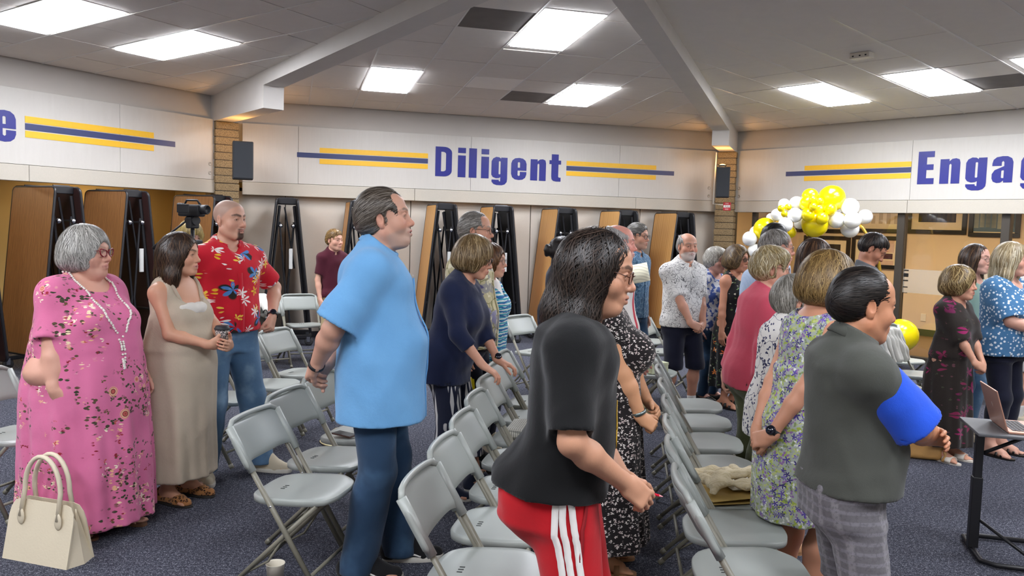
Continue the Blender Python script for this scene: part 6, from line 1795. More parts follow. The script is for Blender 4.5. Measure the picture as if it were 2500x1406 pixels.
def px(x, Y, y=760): p = at_y(x, y, Y); return (float(p[0]), float(Y))
def pleat(n, amp, z0, z1, ph=0.0):
    def f(th, z):
        r = np.clip((z1 - z) / (z1 - z0), 0, 1)
        return (amp * r * (np.sin(n * th + ph + 1.2 * np.sin(2 * th + z * 2)) + .5 * np.sin(n * 1.7 * th + z * 5))).astype(np.float32)
    return f
HANG = lambda s, y=.03, x=.24, z=.80: dict(wrist=(s * x, y, z), hy=(s, 0, 0), curl=(25, 30, 20))
def clasp(z=.9, y=.24, back=False):
    sg = -1 if back else 1
    return dict(armR=dict(wrist=(.075, sg * y, z), pole=(1, -.6 if not back else -.2, -.1), hz=(-.8, sg * .45, -.4), hy=(.3, sg * .9, .35), curl=(55, 50, 30), thumb=(20, 30, 10)),
                armL=dict(wrist=(-.075, sg * (y - .03), z - .02), pole=(-1, -.6 if not back else -.2, -.1), hz=(.8, sg * .45, -.4), hy=(-.3, sg * .9, .35), curl=(50, 50, 30), thumb=(20, 30, 10)))
PEO = {}
def person(key, **sp):
    sp.setdefault('seed', len(PEO) + 3); PEO[key] = Person(sp); return PEO[key]

# ------------------------------------------------------------------ the people
person('pink', label='woman with short white hair and red glasses in a pink rose-print dress', pos=px(205, 4.32), yaw=-22, H=1.63, sex='f', wx=1.45, wy=1.5, belly=.1, hips=.08, bust=2.4, armf=1.45, shw=.165, neck=1.15, skin='#d2a08c',
  face=dict(ffat=.8, dbl=1, fw=1.06, lip='#a85a60', brow='#8a7a70', brow_a=.4, rosy=.45, nose=1.05), head=dict(yaw=18, hs=1.06), hair=dict(style='bob', c='#b9b6ae', c2='#e6e3dc', face='side', t=.02, vol=.004, n=2200, L=.1, wave=.25, wf=45, w=.003, crown=(.01, -.03, .13), grav=.55, fan=.25),
  glasses=dict(mat=G_RED, rimw=2.0, cat=.8, asp=.8), armR=dict(wrist=(.30, .13, .86), pole=(1, -.9, -.2), hz=(-.35, .45, -.9), hy=(1, .2, .2)), armL=HANG(-1, .1, .33, .86), handf=1.15,
  footR=(.12, .05, 10), footL=(-.12, .12, -5),
  clothes=[dict(k='dress', mat=PINKF, o=.02, sleeve=.92, so=.045, waistz=1.18, loose=.6, neck=('scoop', 1.15, .075, .115), fold=pleat(14, .012, .1, 1.15), res=.9, freq=22,
                skirt=[(.075, .335, .39, .35), (.3, .33, .375, .345), (.6, .325, .355, .335), (.85, .315, .335, .32), (1.05, .29, .305, .27), (1.18, .265, .27, .225), (1.26, .24, .22, .2)]),
           dict(k='shoes', kind='sandal', mat=TANL, sole=plain('sandal_cork', '#6b4a34', .8), straps=((.11, .05, .06), (.06, .048, .08)), sw=.02)])
person('brunette', label='woman with wavy brown hair in a sleeveless oatmeal dress holding a coffee cup', pos=px(432, 4.78), yaw=-20, H=1.60, sex='f', wx=1.1, wy=1.15, belly=.09, bust=1.5, hips=.02, skin='#cf9c80', nails='#c8203a',
  face=dict(lip='#b0606a', brow='#3a2a20', rosy=.4, mouth=.2), head=dict(yaw=16, hs=.98), hair=dict(style='long', c='#3a281c', c2='#6a4e38', len=.21, wave=.5, wf=32, t=.016, face='std', n=2200, L=.17, seg=12, crown=(.02, 0, .135), grav=.9, vol=.004),
  armR=dict(wrist=(.075, .335, 1.06), pole=(1, -.5, -1), hz=(-.75, .62, .1), hy=(.55, .6, -.3), curl=(38, 42, 25), thumb=(40, 5, 5)), armL=dict(wrist=(-.06, .37, 1.04), pole=(-1, -.3, -1), hz=(.8, .5, .1), hy=(-.5, .7, -.3), curl=(38, 42, 25), thumb=(40, 5, 5)),
  clothes=[dict(k='dress', mat=LINEN, o=.012, sleeve=0, waistz=1.12, loose=.1, neck=('scoop', 1.4, .185, .125), fold=pleat(9, .012, .1, .9), freq=20,
                skirt=[(.16, .25, .215, .225), (.45, .245, .215, .225), (.75, .245, .225, .225), (.95, .235, .24, .205), (1.1, .20, .215, .155), (1.2, .165, .16, .12)]),
           dict(k='shoes', kind='flat', mat=LEOP, sole=M_SOLD, sole_t=.008)])
person('redman', label='bald man with a goatee in a red hawaiian shirt and light jeans', pos=px(553, 5.28), yaw=-38, H=1.82, wx=1.08, wy=1.08, belly=.03, skin='#cf9f88', shw=.19,
  face=dict(scalp='#8f857e', scalp_a=.5, beard='#2c1f18', beard_kind='goatee', beard_a=.9, brow='#2a1d16', brow_w=1.2, jaw=1.08, mouth=.25, rosy=.4), head=dict(yaw=14, hs=1.04),
  armL=dict(wrist=(-.27, .1, 1.0), pole=(-1, -.55, -.05), hz=(.35, .3, -.75), hy=(-.5, .7, .3), curl=(75, 80, 40), thumb=(15, 30, 10)), armR=dict(wrist=(.22, -.08, .86), pole=(1, -.8, 0), hz=(0, .1, -1), hy=(1, 0, 0)),
  footR=(.16, .0, 22), footL=(-.19, .1, -32),
  clothes=[dict(k='top', mat=HAW, o=.024, loose=.85, hem=.93, sleeve=.8, so=.032, collar=1, placket=1, neck=('collar', 1.05, .09), colopen=.5, vdepth=.1), dict(k='pants', mat=DENIML, o=.02, hem=.05, wide=.02),
           dict(k='shoes', mat=CANVAS, sole=M_SOLE, laces=M_LACE)])
person('blonde1', label='person with straight blond hair half hidden behind the tripod', pos=px(462, 7.4), yaw=-40, H=1.66, sex='f', skin='#c99b88', head=dict(yaw=0, pitch=18, hs=1.0), hair=dict(style='bob', c='#c9a95e', c2='#f0dc9a', face='bangs', n=1600, t=.02), clothes=[dict(k='top', mat=BLUEO, hem=.85), dict(k='pants', mat=DKNAVY), dict(k='shoes', mat=BCANV)])
person('blonde2', label='person with pale blond hair behind the shoulder of the bald man', pos=px(556, 8.4), yaw=20, H=1.57, sex='f', skin='#c99b88', hair=dict(style='bob', c='#cdb87c', c2='#f2e8bc', face='bangs', n=1600, t=.02), clothes=[dict(k='top', mat=WHITE, hem=.85), dict(k='pants', mat=DKNAVY), dict(k='shoes', mat=BCANV)])
person('boy', label='boy in a maroon polo shirt and khaki shorts standing by the wall', pos=px(812, 9.55), yaw=-50, H=1.60, wx=.82, wy=.85, shw=.15, skin='#d0a08a', legf=.85, armf=.85, face=dict(hs=.98, brow='#7a5a3c', lip='#b06a62', rosy=.5, jaw=.92), head=dict(yaw=14), hair=dict(style='short', c='#86643a', c2='#c9a468', face='std', t=.011, n=1600, L=.045, top=.01, flow=(.5, .6, .3)),
  armR=HANG(1, .06, .21, .86), clothes=[dict(k='top', mat=MAROON, o=.018, loose=.8, hem=.88, sleeve=.75, so=.022, collar=1, neck=('collar', 1., .05)), dict(k='pants', mat=KHAKI, shorts=1, hem=.47, wide=.03, o=.026, name='shorts'), dict(k='shoes', mat=BCANV, sole=M_SOLE, laces=M_LACE, socks=SOCKW, sockh=.25)])
person('blueman', label='tall man with slicked grey-brown hair in a sky blue shirt and dark jeans', pos=px(918, 3.86), yaw=5, H=1.865, wx=1.1, wy=1.15, belly=.085, skin='#c99a84', shw=.185, neck=1.08, armf=1.12, handf=1.1,
  face=dict(beard='#9a948c', beard_a=.38, brow='#6a5444', rosy=.65, mouth=.55, dbl=.25, ffat=.15, jaw=1.0), head=dict(yaw=-2, pitch=-8, hs=1.13, dz=-.005), hair=dict(style='slick', c='#54483c', c2='#a0968a', t=.013, flow=(0, -1, -.45), L=.075, face='recede', n=2400, w=.0028, fan=.08, under=.7, nape=.066),
  **clasp(.95, .255, True), footR=(.1, -.06, 4), footL=(-.1, .12, -4),
  clothes=[dict(k='top', mat=BLUES, o=.026, loose=.9, hem=.715, sleeve=.92, so=.05, collar=1, placket=1, neck=('collar', 1., .05), res=.85), dict(k='pants', mat=DENIM, o=.02, hem=.03, wide=.014), dict(k='shoes', mat=BCANV, sole=M_SOLE, laces=M_LACE, label='black skate shoe with a white side stripe')])
person('oldman', label='older man with grey hair and glasses in a cream leaf-print shirt', pos=px(1146, 5.6), yaw=-12, H=1.79, wx=1.12, wy=1.1, belly=.06, skin='#cb987f', face=dict(beard='#b4aaa2', beard_a=.35, brow='#8c8078', rosy=.6, ffat=.3, dbl=.5), head=dict(yaw=6, hs=1.02), hair=dict(style='short', c='#8f8a82', c2='#cfcac2', face='recede', t=.009, n=1800, L=.05, flow=(0, -1, -.3)),
  glasses=dict(mat=G_DARK, rimw=1), armR=HANG(1, .05), clothes=[dict(k='top', mat=LEAFS, o=.026, loose=.9, hem=.84, sleeve=.85, so=.04, collar=1, placket=1, neck=('collar', 1., .06), colmat=fabric('leaf_collar', '#8f93b4')), dict(k='pants', mat=DKNAVY, o=.02), dict(k='shoes', mat=BCANV, sole=M_SOLD)])
person('navy', label='woman with a blond bob in a navy top and striped trousers leaning on chairs', pos=(-.40, 5.02), yaw=-14, H=1.66, sex='f', wx=1.12, wy=1.15, belly=.04, hips=.01, bust=1.4, lean=13, skin='#cb967c', face=dict(lip='#a85e5c', brow='#7a6450', rosy=.45), head=dict(yaw=8, pitch=14, dz=-.01), hair=dict(style='bob', c='#84683f', c2='#cdb285', face='bangs', t=.022, n=2200, L=.1, w=.003),
  glasses=dict(mat=G_DARK, rimw=1.3), armR=dict(ww=tuple(at_y(1180, 893, 4.72)), pole=(.8, -.4, -.6), hzw=(.72, -.1, -.42), hyw=(.4, -.1, .9), curl=(22, 38, 25), spread=6), armL=dict(ww=tuple(at_y(1217, 880, 5.0)), pole=(-.8, -.4, -.6), hzw=(.8, -.05, -.3), hyw=(.3, 0, .95), curl=(20, 38, 25), spread=6),
  footR=(.1, .02, 0), footL=(-.1, .2, 0),
  clothes=[dict(k='top', mat=NAVY, o=.02, loose=.6, hem=.76, sleeve=1.45, so=.022, flare=.06, neck=('v', 1.2, .12), hemdir=(0, .12, -1), name='tunic'), dict(k='pants', mat=STRIPEP, o=.016, hem=.25, wide=.022, leanwith=False), dict(k='shoes', mat=NCANV, sole=M_SOLE, laces=M_LACEB, sole_t=.026)])
person('teal', label='woman with auburn hair and glasses in a white top under a teal wave-print vest', pos=px(1188, 6.1), yaw=-16, H=1.56, sex='f', belly=.05, bust=1.2, wx=1.05, skin='#cf9f88', face=dict(lip='#b0606a', brow='#7a5440', rosy=.4), head=dict(yaw=2), hair=dict(style='bob', c='#6a4428', c2='#a87a4c', face='side', t=.018, n=1500), glasses=dict(mat=G_MET),
  clothes=[dict(k='top', mat=WHITE, o=.016, hem=.82, sleeve=.9, so=.03), dict(k='top', mat=TEAL, o=.03, hem=.76, sleeve=0, neck=('v', 1.6, .3), name='vest'), dict(k='pants', mat=DKNAVY), dict(k='shoes', mat=CANVAS)])
person('bun', label='woman with pinned-up dark hair in a sleeveless dark top', pos=px(1362, 6.9), yaw=12, H=1.62, sex='f', skin='#b87c5c', face=dict(brow='#1c1412', rosy=.3), hair=dict(style='bun', c='#1c1412', c2='#3a2a22', t=.012, n=1400, wave=.4), clothes=[dict(k='top', mat=DKNAVY, hem=.85, sleeve=0, neck=('scoop', 1.2, .06, .09)), dict(k='dress', mat=fabric('mustard_skirt', '#b98a2c'), sleeve=0, o=-.03, waistz=1.0, skirt=[(.35, .24, .2, .2), (.7, .21, .17, .18), (1.02, .16, .125, .12)], name='skirt'), dict(k='shoes', kind='flat', mat=BLEATH)])
person('blackguy', label='person with long dark hair and glasses in a black t-shirt and red track pants', pos=px(1384, 2.56), yaw=-6, H=1.70, wx=1.02, wy=1.05, belly=.04, butt=.05, hips=.01, lean=5, skin='#bd8c70', armf=1.0, face=dict(brow='#1a1210', brow_w=1.15, rosy=.35, mouth=.35, lip='#a86a5c', ffat=.35, nose=1.1, dbl=.4), head=dict(yaw=-6, pitch=9, hs=1.02, dy=.008),
  hair=dict(style='long', c='#17110e', c2='#4a3a30', len=.25, wave=.75, wf=26, t=.008, face='open', n=4200, L=.2, seg=16, w=.003, crown=(.0, .04, .135), grav=1.0, under=.7, fan=.3, lift=.008, vol=-.012), glasses=dict(mat=G_TORT, rimw=1.2, sq=.6, asp=.75),
  armR=dict(ww=tuple(at_y(1528, 1180, 2.40)), pole=(.7, -.7, 0), hzw=(.72, .1, -.6), hyw=(.3, -.95, .3), curl=(45, 50, 30), thumb=(25, 25, 10)), armL=dict(ww=tuple(at_y(1520, 1165, 2.56)), pole=(-.7, -.7, 0), hzw=(.7, -.35, -.55), hyw=(.2, .9, .4), curl=(40, 45, 30)),
  footR=(.12, .02, 8), footL=(-.12, .05, -8),
  clothes=[dict(k='top', mat=BLACK, o=.02, loose=.55, hem=.90, sleeve=.88, so=.03, neck=('crew', 1.1), name='t_shirt', sk=.06, res=.9, freq=20, amp=.004), dict(k='pants', mat=RED, o=.026, hem=.04, wide=.03, name='track_pants'), dict(k='shoes', mat=BCANV, sole=M_SOLE)])
person('pinkbald', label='balding man with wispy white hair in a white and red jacket', pos=px(1492, 5.3), yaw=-4, H=1.73, belly=.06, wx=1.05, skin='#d89888', face=dict(rosy=.9, beard='#d8d2cc', beard_a=.3), hair=dict(style='balding', c='#cfcac6', c2='#f0ece8', t=.01, n=900), armR=dict(wrist=(.16, .16, .88), pole=(1, -.8, 0), hz=(0, .5, -.8), hy=(1, 0, .2), curl=(40, 45, 25)),
  clothes=[dict(k='top', mat=NAVY, o=.014, hem=.85, sleeve=.5), dict(k='top', mat=JACK, o=.028, loose=.8, hem=.86, sleeve=1.0, so=.04, neck=('v', 1.4, .5), name='jacket'), dict(k='pants', mat=DKNAVY, shorts=1, hem=.48, name='shorts'), dict(k='shoes', mat=BCANV)])
person('greyhair', label='man with grey hair and dark glasses in a blue-grey patterned shirt', pos=px(1543, 7.98), yaw=-40, H=1.76, skin='#c8957c', face=dict(brow='#5a5048', beard='#8a8078', beard_a=.3, rosy=.4), head=dict(yaw=4), hair=dict(style='short', c='#6a6660', c2='#a8a49c', face='std', t=.014, n=1500, L=.05, top=.008, flow=(.2, -1, .1)), glasses=dict(mat=G_DARK, rimw=1.5, sq=.6), armR=dict(ww=tuple(at_y(1512, 706, 7.72)), pole=(1, -.6, -.6), hzw=(.75, 0, .5), hyw=(-.4, -.7, .5), curl=(35, 40, 25)),
  clothes=[dict(k='top', mat=BLUEG, o=.022, loose=.8, hem=.83, sleeve=.85, so=.035, collar=1, placket=1, neck=('collar', 1., .06)), dict(k='pants', mat=DENIM), dict(k='shoes', mat=BCANV)])
person('spotted', label='woman in a black and white speckled dress beside the person in black', pos=px(1484, 3.98), yaw=-6, H=1.60, sex='f', wx=1.2, wy=1.2, belly=.04, bust=3.0, armf=1.25, skin='#c8946f', lean=0, face=dict(brow='#3a2a20', mouth=.3), head=dict(dy=-.085, dz=-.02), hair=dict(style='bob', c='#a88a68', c2='#c9b08c', t=.012, n=900),
  armR=dict(wrist=(.15, .20, .86), pole=(1, -.9, -.4), hz=(-.2, .75, -.5), hy=(.8, .3, .5), curl=(70, 75, 40)), armL=dict(wrist=(-.08, .26, .88), pole=(-1, -.8, -.3), hz=(.7, .5, -.3), hy=(-.3, .8, .4), curl=(60, 60, 35)), handf=1.1,
  clothes=[dict(k='dress', mat=SPOT, o=.016, sleeve=.35, so=.02, waistz=1.08, loose=.2, neck=('v', 1.3, .1), fold=pleat(10, .014, .2, .95), skirt=[(.16, .30, .26, .26), (.45, .265, .235, .24), (.75, .235, .215, .225), (.95, .21, .19, .2), (1.1, .175, .165, .13), (1.2, .16, .15, .12)]), dict(k='shoes', kind='sandal', mat=TANL)])
person('polo', label='bald man with a white beard in a white line-print polo and navy shorts', pos=px(1666, 7.42), yaw=-62, H=1.685, wx=1.08, belly=.035, skin='#c28e76', armf=1.02, face=dict(beard='#d0cac4', beard_a=.75, brow='#8a7c70', rosy=.6), head=dict(yaw=-14, pitch=-2), hair=dict(style='balding', c='#b9b4ae', c2='#e4e0da', t=.009, n=1100),
  **clasp(.86, .26), footR=(.13, -.03, 12), footL=(-.13, .03, -14), clothes=[dict(k='top', mat=LINEP, o=.026, loose=.75, hem=.86, sleeve=.88, so=.024, collar=1, neck=('collar', 1., .08), colmat=WHITE), dict(k='pants', mat=DKNAVY, shorts=1, hem=.45, wide=.02, o=.02, name='shorts'), dict(k='shoes', mat=BCANV, sole=M_SOLE, socks=SOCKW, sockh=.18)])
person('whitehair', label='woman with short curly white hair in a blue and white blouse', pos=px(1736, 8.1), yaw=-50, H=1.54, sex='f', skin='#c9988a', wx=1.05, belly=.04, bust=1, face=dict(brow='#a09488', brow_a=.4, rosy=.25, lip='#a8605e'), hair=dict(style='curly', c='#c9c4b8', c2='#f0ece2', face='std', t=.016, n=1500, L=.05, wave=.6), clothes=[dict(k='top', mat=BLUEW, hem=.82, sleeve=1.0, so=.03, neck=('scoop', 1.2, .06, .09)), dict(k='pants', mat=DENIM), dict(k='shoes', kind='flat', mat=BLEATH)])
person('curly', label='woman with tousled light brown hair and glasses in a black floral dress', pos=px(1788, 7.8), yaw=-46, H=1.57, sex='f', skin='#bd8468', wx=1.02, bust=1, face=dict(lip='#8c4a4c', brow='#5a4434'), head=dict(yaw=-2), hair=dict(style='bob', c='#6a5236', c2='#a88c60', face='std', t=.024, vol=.008, n=1700, wave=.7, wf=30, L=.12), glasses=dict(mat=G_DARK, dark=1),
  clothes=[dict(k='dress', mat=DARKFL, o=.014, sleeve=0, waistz=1.08, neck=('scoop', 1.3, .07, .1), fold=pleat(8, .014, .2, .9), skirt=[(.23, .235, .2, .21), (.55, .215, .185, .2), (.85, .195, .16, .185), (1.02, .165, .135, .13), (1.14, .15, .13, .1)]), dict(k='shoes', kind='sandal', mat=BLEATH, straps=((.11, .048, .05), (.05, .045, .075), (.0, .04, .1)))])
person('blackhair', label='man with combed black hair in a pale blue shirt before the balloons', pos=px(1876, 6.9), yaw=8, H=1.785, skin='#c08a70', hair=dict(style='slick', c='#161312', c2='#3a3634', t=.013, flow=(0, -1, -.3), n=1300, face='std'), clothes=[dict(k='top', mat=BLUEO, o=.024, loose=.8, hem=.84, sleeve=.9, so=.035, collar=1, neck=('collar', 1., .05)), dict(k='pants', mat=DKNAVY), dict(k='shoes', mat=BLEATH)])
person('stripeman', label='grey-haired man with glasses in a light blue pinstripe shirt', pos=px(1846, 5.62), yaw=4, H=1.735, wx=1.1, belly=.04, lean=8, skin='#c8937e', face=dict(rosy=.6, brow='#7a7068'), head=dict(yaw=-14), hair=dict(style='short', c='#87817a', c2='#c2bdb6', face='std', t=.011, n=1700, L=.06), glasses=dict(mat=G_MET), armR=HANG(1), armL=HANG(-1, .0), clothes=[dict(k='top', mat=BSTRIPE, o=.026, loose=.85, hem=.84, sleeve=.9, so=.045, collar=1, neck=('collar', 1., .05)), dict(k='pants', mat=DENIM), dict(k='shoes', mat=BCANV)])
person('brown', label='woman with straight brown hair behind the grey-haired man in pinstripes', pos=px(1976, 6.0), yaw=0, H=1.665, sex='f', skin='#c8937e', head=dict(yaw=-10), hair=dict(style='long', c='#3c2618', c2='#7a5638', len=.2, face='std', t=.018, n=1500, L=.16, crown=(0, 0, .135), grav=1), clothes=[dict(k='top', mat=fabric('plum_top', '#5a3a4a'), hem=.83, sleeve=.9), dict(k='pants', mat=DKNAVY), dict(k='shoes', mat=BCANV)])
person('bowed', label='man with dark hair bowing his head in front of the gold hoop', pos=px(2100, 6.6), yaw=-8, H=1.73, skin='#b07a60', lean=3, head=dict(pitch=36, yaw=-14), hair=dict(style='short', c='#1c1614', c2='#4a3c34', t=.008, nape=.05, n=1300, face='std', top=.006), clothes=[dict(k='top', mat=fabric('grey_tee', '#5a5c60'), hem=.85, sleeve=.8), dict(k='pants', mat=DENIM), dict(k='shoes', mat=BCANV)])
person('coral', label='woman with short pale blond hair in a coral cardigan and olive trousers', pos=px(1846, 4.98), yaw=8, H=1.615, sex='f', wx=1.12, wy=1.12, belly=.03, lean=5, skin='#cf9d86', face=dict(rosy=.5, lip='#b06a68', brow='#a08c70', brow_a=.4), head=dict(yaw=-14, pitch=4), hair=dict(style='curly', c='#b9a06c', c2='#ece0bc', face='std', t=.017, n=2000, L=.07, wave=.4, nape=.06, ear=True, crown=(0, -.05, .13)),
  glasses=dict(mat=G_MET), armR=dict(wrist=(.28, -.10, .86), pole=(1, -.5, 0), hz=(-.2, -.15, -1), hy=(.9, -.4, .2), curl=(45, 50, 30)), armL=dict(wrist=(-.16, -.14, .83), pole=(-1, -.6, 0), hz=(.2, -.1, -1), hy=(-.5, -.8, 0), curl=(45, 50, 30)),
  clothes=[dict(k='top', mat=CORAL, o=.022, loose=.45, hem=.8, sleeve=1.72, so=.016, neck=('crew', 1.05), name='cardigan'), dict(k='pants', mat=OLIVE, o=.024, hem=.05, wide=.03), dict(k='shoes', mat=BCANV, sole=M_SOLD)])
person('greylady', label='woman with short silver hair in a white top with navy leaves', pos=px(1915, 4.28), yaw=8, H=1.475, sex='f', wx=1.2, wy=1.2, belly=.06, lean=3, skin='#cf9c84', face=dict(rosy=.5), head=dict(yaw=-6, pitch=6), hair=dict(style='curly', c='#8f8a80', c2='#d2cec4', face='std', t=.013, n=2000, L=.07, nape=.06, ear=True, crown=(0, -.06, .125)),
  armR=HANG(1, .1, .24, .84), armL=HANG(-1, .02, .24, .8), clothes=[dict(k='top', mat=NAVYFL, o=.024, loose=.9, hem=.72, sleeve=.95, so=.03, neck=('crew', 1.15), name='blouse'), dict(k='pants', mat=WPANT, o=.02, hem=.1, wide=.01), dict(k='shoes', kind='flat', mat=TANL)])
person('golden', label='woman with golden-brown hair in a purple and lime print dress, hands clasped behind her', pos=px(1978, 3.5), yaw=18, H=1.625, sex='f', wx=1.12, wy=1.12, belly=.03, butt=.02, lean=6, skin='#c08a6e', legf=1.12, face=dict(rosy=.3), head=dict(yaw=-2, pitch=4), hair=dict(style='bob', c='#7a5c30', c2='#c8a565', face='std', t=.024, vol=.006, n=3200, L=.12, wave=.3, w=.003, crown=(0, .0, .135), fan=.25),
  **clasp(.90, .245, True), clothes=[dict(k='dress', mat=PURPL, o=.016, sleeve=0, waistz=1.05, loose=.4, neck=('boat', 1.15, .1), fold=pleat(7, .008, .45, 1.0), skirt=[(.50, .215, .185, .22), (.72, .212, .18, .225), (.92, .205, .17, .205), (1.08, .178, .15, .14), (1.2, .165, .14, .12)]), dict(k='shoes', kind='sandal', mat=BLEATH)])
person('greypolo', label='man with dark hair thinning at the crown in a charcoal polo with blue sleeves', pos=px(2086, 2.78), yaw=0, H=1.59, wx=1.0, wy=1.1, belly=.075, butt=0.0, legf=.94, skin='#b98262', armf=1.12, neck=1.1, face=dict(brow='#1c1412', rosy=.35, ffat=.2, jaw=1.08, nose=.95), head=dict(yaw=4, pitch=8, hs=1.01), hair=dict(style='short', c='#120e0c', c2='#3a302a', t=.006, n=3000, L=.07, face='recede', w=.0026, flow=(0, -1, -.25), fan=.12),
  armR=dict(wrist=(-.03, .33, 1.1), pole=(.55, .55, -.75), hz=(-.9, .3, .1), hy=(.2, .9, .3)), armL=dict(wrist=(.05, .28, 1.13), pole=(-1, .2, -.6), hz=(.9, .2, .1), hy=(-.2, .9, .3)), footR=(.13, 0, 8), footL=(-.13, .03, -8),
  clothes=[dict(k='top', mat=GPOLO, o=.022, loose=.75, hem=.915, sleeve=.9, so=.036, collar=1, neck=('collar', 1.05, .03), res=.9, freq=20, amp=.004, leaf=.02), dict(k='sleeves', mat=BPOLO, o=.034, sleeve=.95, so=.056, label='royal blue sleeves'), dict(k='pants', mat=PLAID, shorts=1, hem=.5, wide=.03, o=.02, name='shorts'), dict(k='shoes', mat=BCANV, sole=M_SOLE)])
person('girl', label='girl with long brown hair and glasses in a mint top', pos=px(2366, 6.9), yaw=-58, H=1.66, sex='f', wx=.92, skin='#d4a594', face=dict(lip='#b87a74', brow='#4a3628'), head=dict(yaw=4), hair=dict(style='long', c='#3a281c', c2='#76583e', len=.34, face='open', t=.012, n=1700, L=.22, seg=12, crown=(0, .03, .135), grav=1.2, vol=-.006), glasses=dict(mat=G_MET), clothes=[dict(k='top', mat=MINT, hem=.85, sleeve=.9, so=.02, neck=('scoop', 1.1, .05, .08)), dict(k='pants', mat=DENIML), dict(k='shoes', mat=CANVAS)])
person('darkdress', label='woman with curly blond hair in a dark rose-print dress', pos=px(2330, 6.15), yaw=-56, H=1.49, sex='f', wx=1.1, wy=1.1, belly=.03, bust=1.0, skin='#c8957c', face=dict(lip='#a05858', brow='#8a7050', mouth=.3, rosy=.45), head=dict(yaw=8), hair=dict(style='bob', c='#8a6e42', c2='#d2b880', face='bangs', t=.024, vol=.004, n=2000, wave=.7, wf=40, L=.09), **clasp(.84, .31),
  clothes=[dict(k='dress', mat=DARKRO, o=.016, sleeve=1.1, so=.03, waistz=1.06, loose=.2, neck=('v', 1.2, .16), fold=pleat(8, .012, .15, .9), skirt=[(.14, .235, .2, .21), (.5, .225, .19, .205), (.8, .215, .175, .2), (1.0, .18, .15, .15), (1.12, .165, .145, .12)]), dict(k='shoes', kind='sandal', mat=WSTRAP, straps=((.1, .05, .055),), sw=.035)])
person('dots', label='woman with long blond hair in a blue dotted blouse and black capris', pos=px(2452, 6.35), yaw=-54, H=1.68, sex='f', wx=1.3, wy=1.25, belly=.06, bust=2.0, armf=1.3, skin='#d0a08c', face=dict(lip='#a86a64', brow='#a08860', brow_a=.5, rosy=.5), head=dict(yaw=8, hs=1.02), hair=dict(style='long', c='#bda67c', c2='#efe4c4', len=.2, face='std', t=.018, n=2000, L=.18, crown=(0, .02, .135), grav=1, vol=.004),
  armR=dict(wrist=(.06, .34, 1.06), pole=(1, -.5, -.8), hz=(-.6, .75, .1), hy=(.6, .5, .4)), armL=dict(wrist=(-.04, .34, 1.04), pole=(-1, -.4, -.8), hz=(.6, .7, .1), hy=(-.6, .5, .4)), clothes=[dict(k='top', mat=DOTS, o=.028, loose=.8, hem=.84, sleeve=.95, so=.05, neck=('scoop', 1.2, .08, .11), name='blouse'), dict(k='pants', mat=DKNAVY, o=.02, hem=.27), dict(k='shoes', kind='sandal', mat=BLEATH, straps=((.12, .04, .045), (.08, .045, .05)), sw=.008)])
person('edge', label='person in a white top and shorts cut off by the picture edge', pos=px(2512, 7.3), yaw=-50, H=1.70, sex='f', wx=1.15, skin='#cf9f88', hair=dict(style='bob', c='#9a9080', c2='#d4ccb8', n=900), armR=dict(wrist=(.1, .3, 1.05), pole=(1, -.5, -.8)), clothes=[dict(k='top', mat=WHITE, o=.028, loose=.8, hem=.84, sleeve=1.5, so=.03), dict(k='pants', mat=WPANT, shorts=1, hem=.55, name='shorts'), dict(k='shoes', mat=CANVAS, sole=M_SOLE, socks=SOCKW, sockh=.3)])

# ------------------------------------------------------------------ things on the floor, on chairs and in hands
def soft(S_, h, mat, name, parent, amp=.003, freq=25, seed=5):
    V, Q = S_.mesh(h); V = wrinkle(V, Q, amp, freq, seed); return mesh_obj(name, V, Q, mat, parent, True)
# cream leather handbag beside the pink dress
M_BAG = plain('cream_leather', '#d9cdb4', .45, var=.04, scale=6, bump=.15, bscale=90)
L0, L1 = on_z(5, 1362, 0), on_z(162, 1392, 0); e = unit((L1 - L0)[:2]); ang = math.atan2(e[1], e[0]); wB = float(np.linalg.norm((L1 - L0)[:2]))
root = empty('handbag', ((L0 + L1) / 2).tolist(), ang)
w, d, hB = wB / 2, .17, .29
m = MB()
prof = [(-w, 0), (w, 0), (w * .995, hB * .72), (w * .96, hB * .86), (w * .86, hB * .97), (w * .7, hB), (-w * .7, hB), (-w * .86, hB * .97), (-w * .96, hB * .86), (-w * .995, hB * .72)]
for nm, y0, y1 in (('front_panel', .0, .012), ('back_panel', d - .012, d)):
    m = MB(); vs = []
    for yy in (y0, y1):
        for x, z in prof: k = z / hB; vs.append((x, yy + (d / 2 - yy) * .72 * k, z))
    n = len(prof); m.add(vs, [tuple(range(n)), tuple(range(2 * n - 1, n - 1, -1))] + [(i, n + i, n + (i + 1) % n, (i + 1) % n) for i in range(n)]); m.obj(nm, M_BAG, root)
for s in (-1, 1):
    m = MB(); m.add([(s * w * .99, .006, 0), (s * w * 1.12, d / 2, 0), (s * w * .99, d - .006, 0), (s * w * .8, d * .6, hB * .9), (s * w * .9, d / 2, hB * .7), (s * w * .8, d * .4, hB * .9)], [(0, 1, 4, 5), (1, 2, 3, 4)] if s > 0 else [(5, 4, 1, 0), (4, 3, 2, 1)])
    o = m.obj('gusset', M_BAG, root); o.modifiers.new('t', 'SOLIDIFY').thickness = .006
m = MB(); m.box((-w, .004, 0), (w, d - .004, .012)); m.obj('base', M_BAG, root)
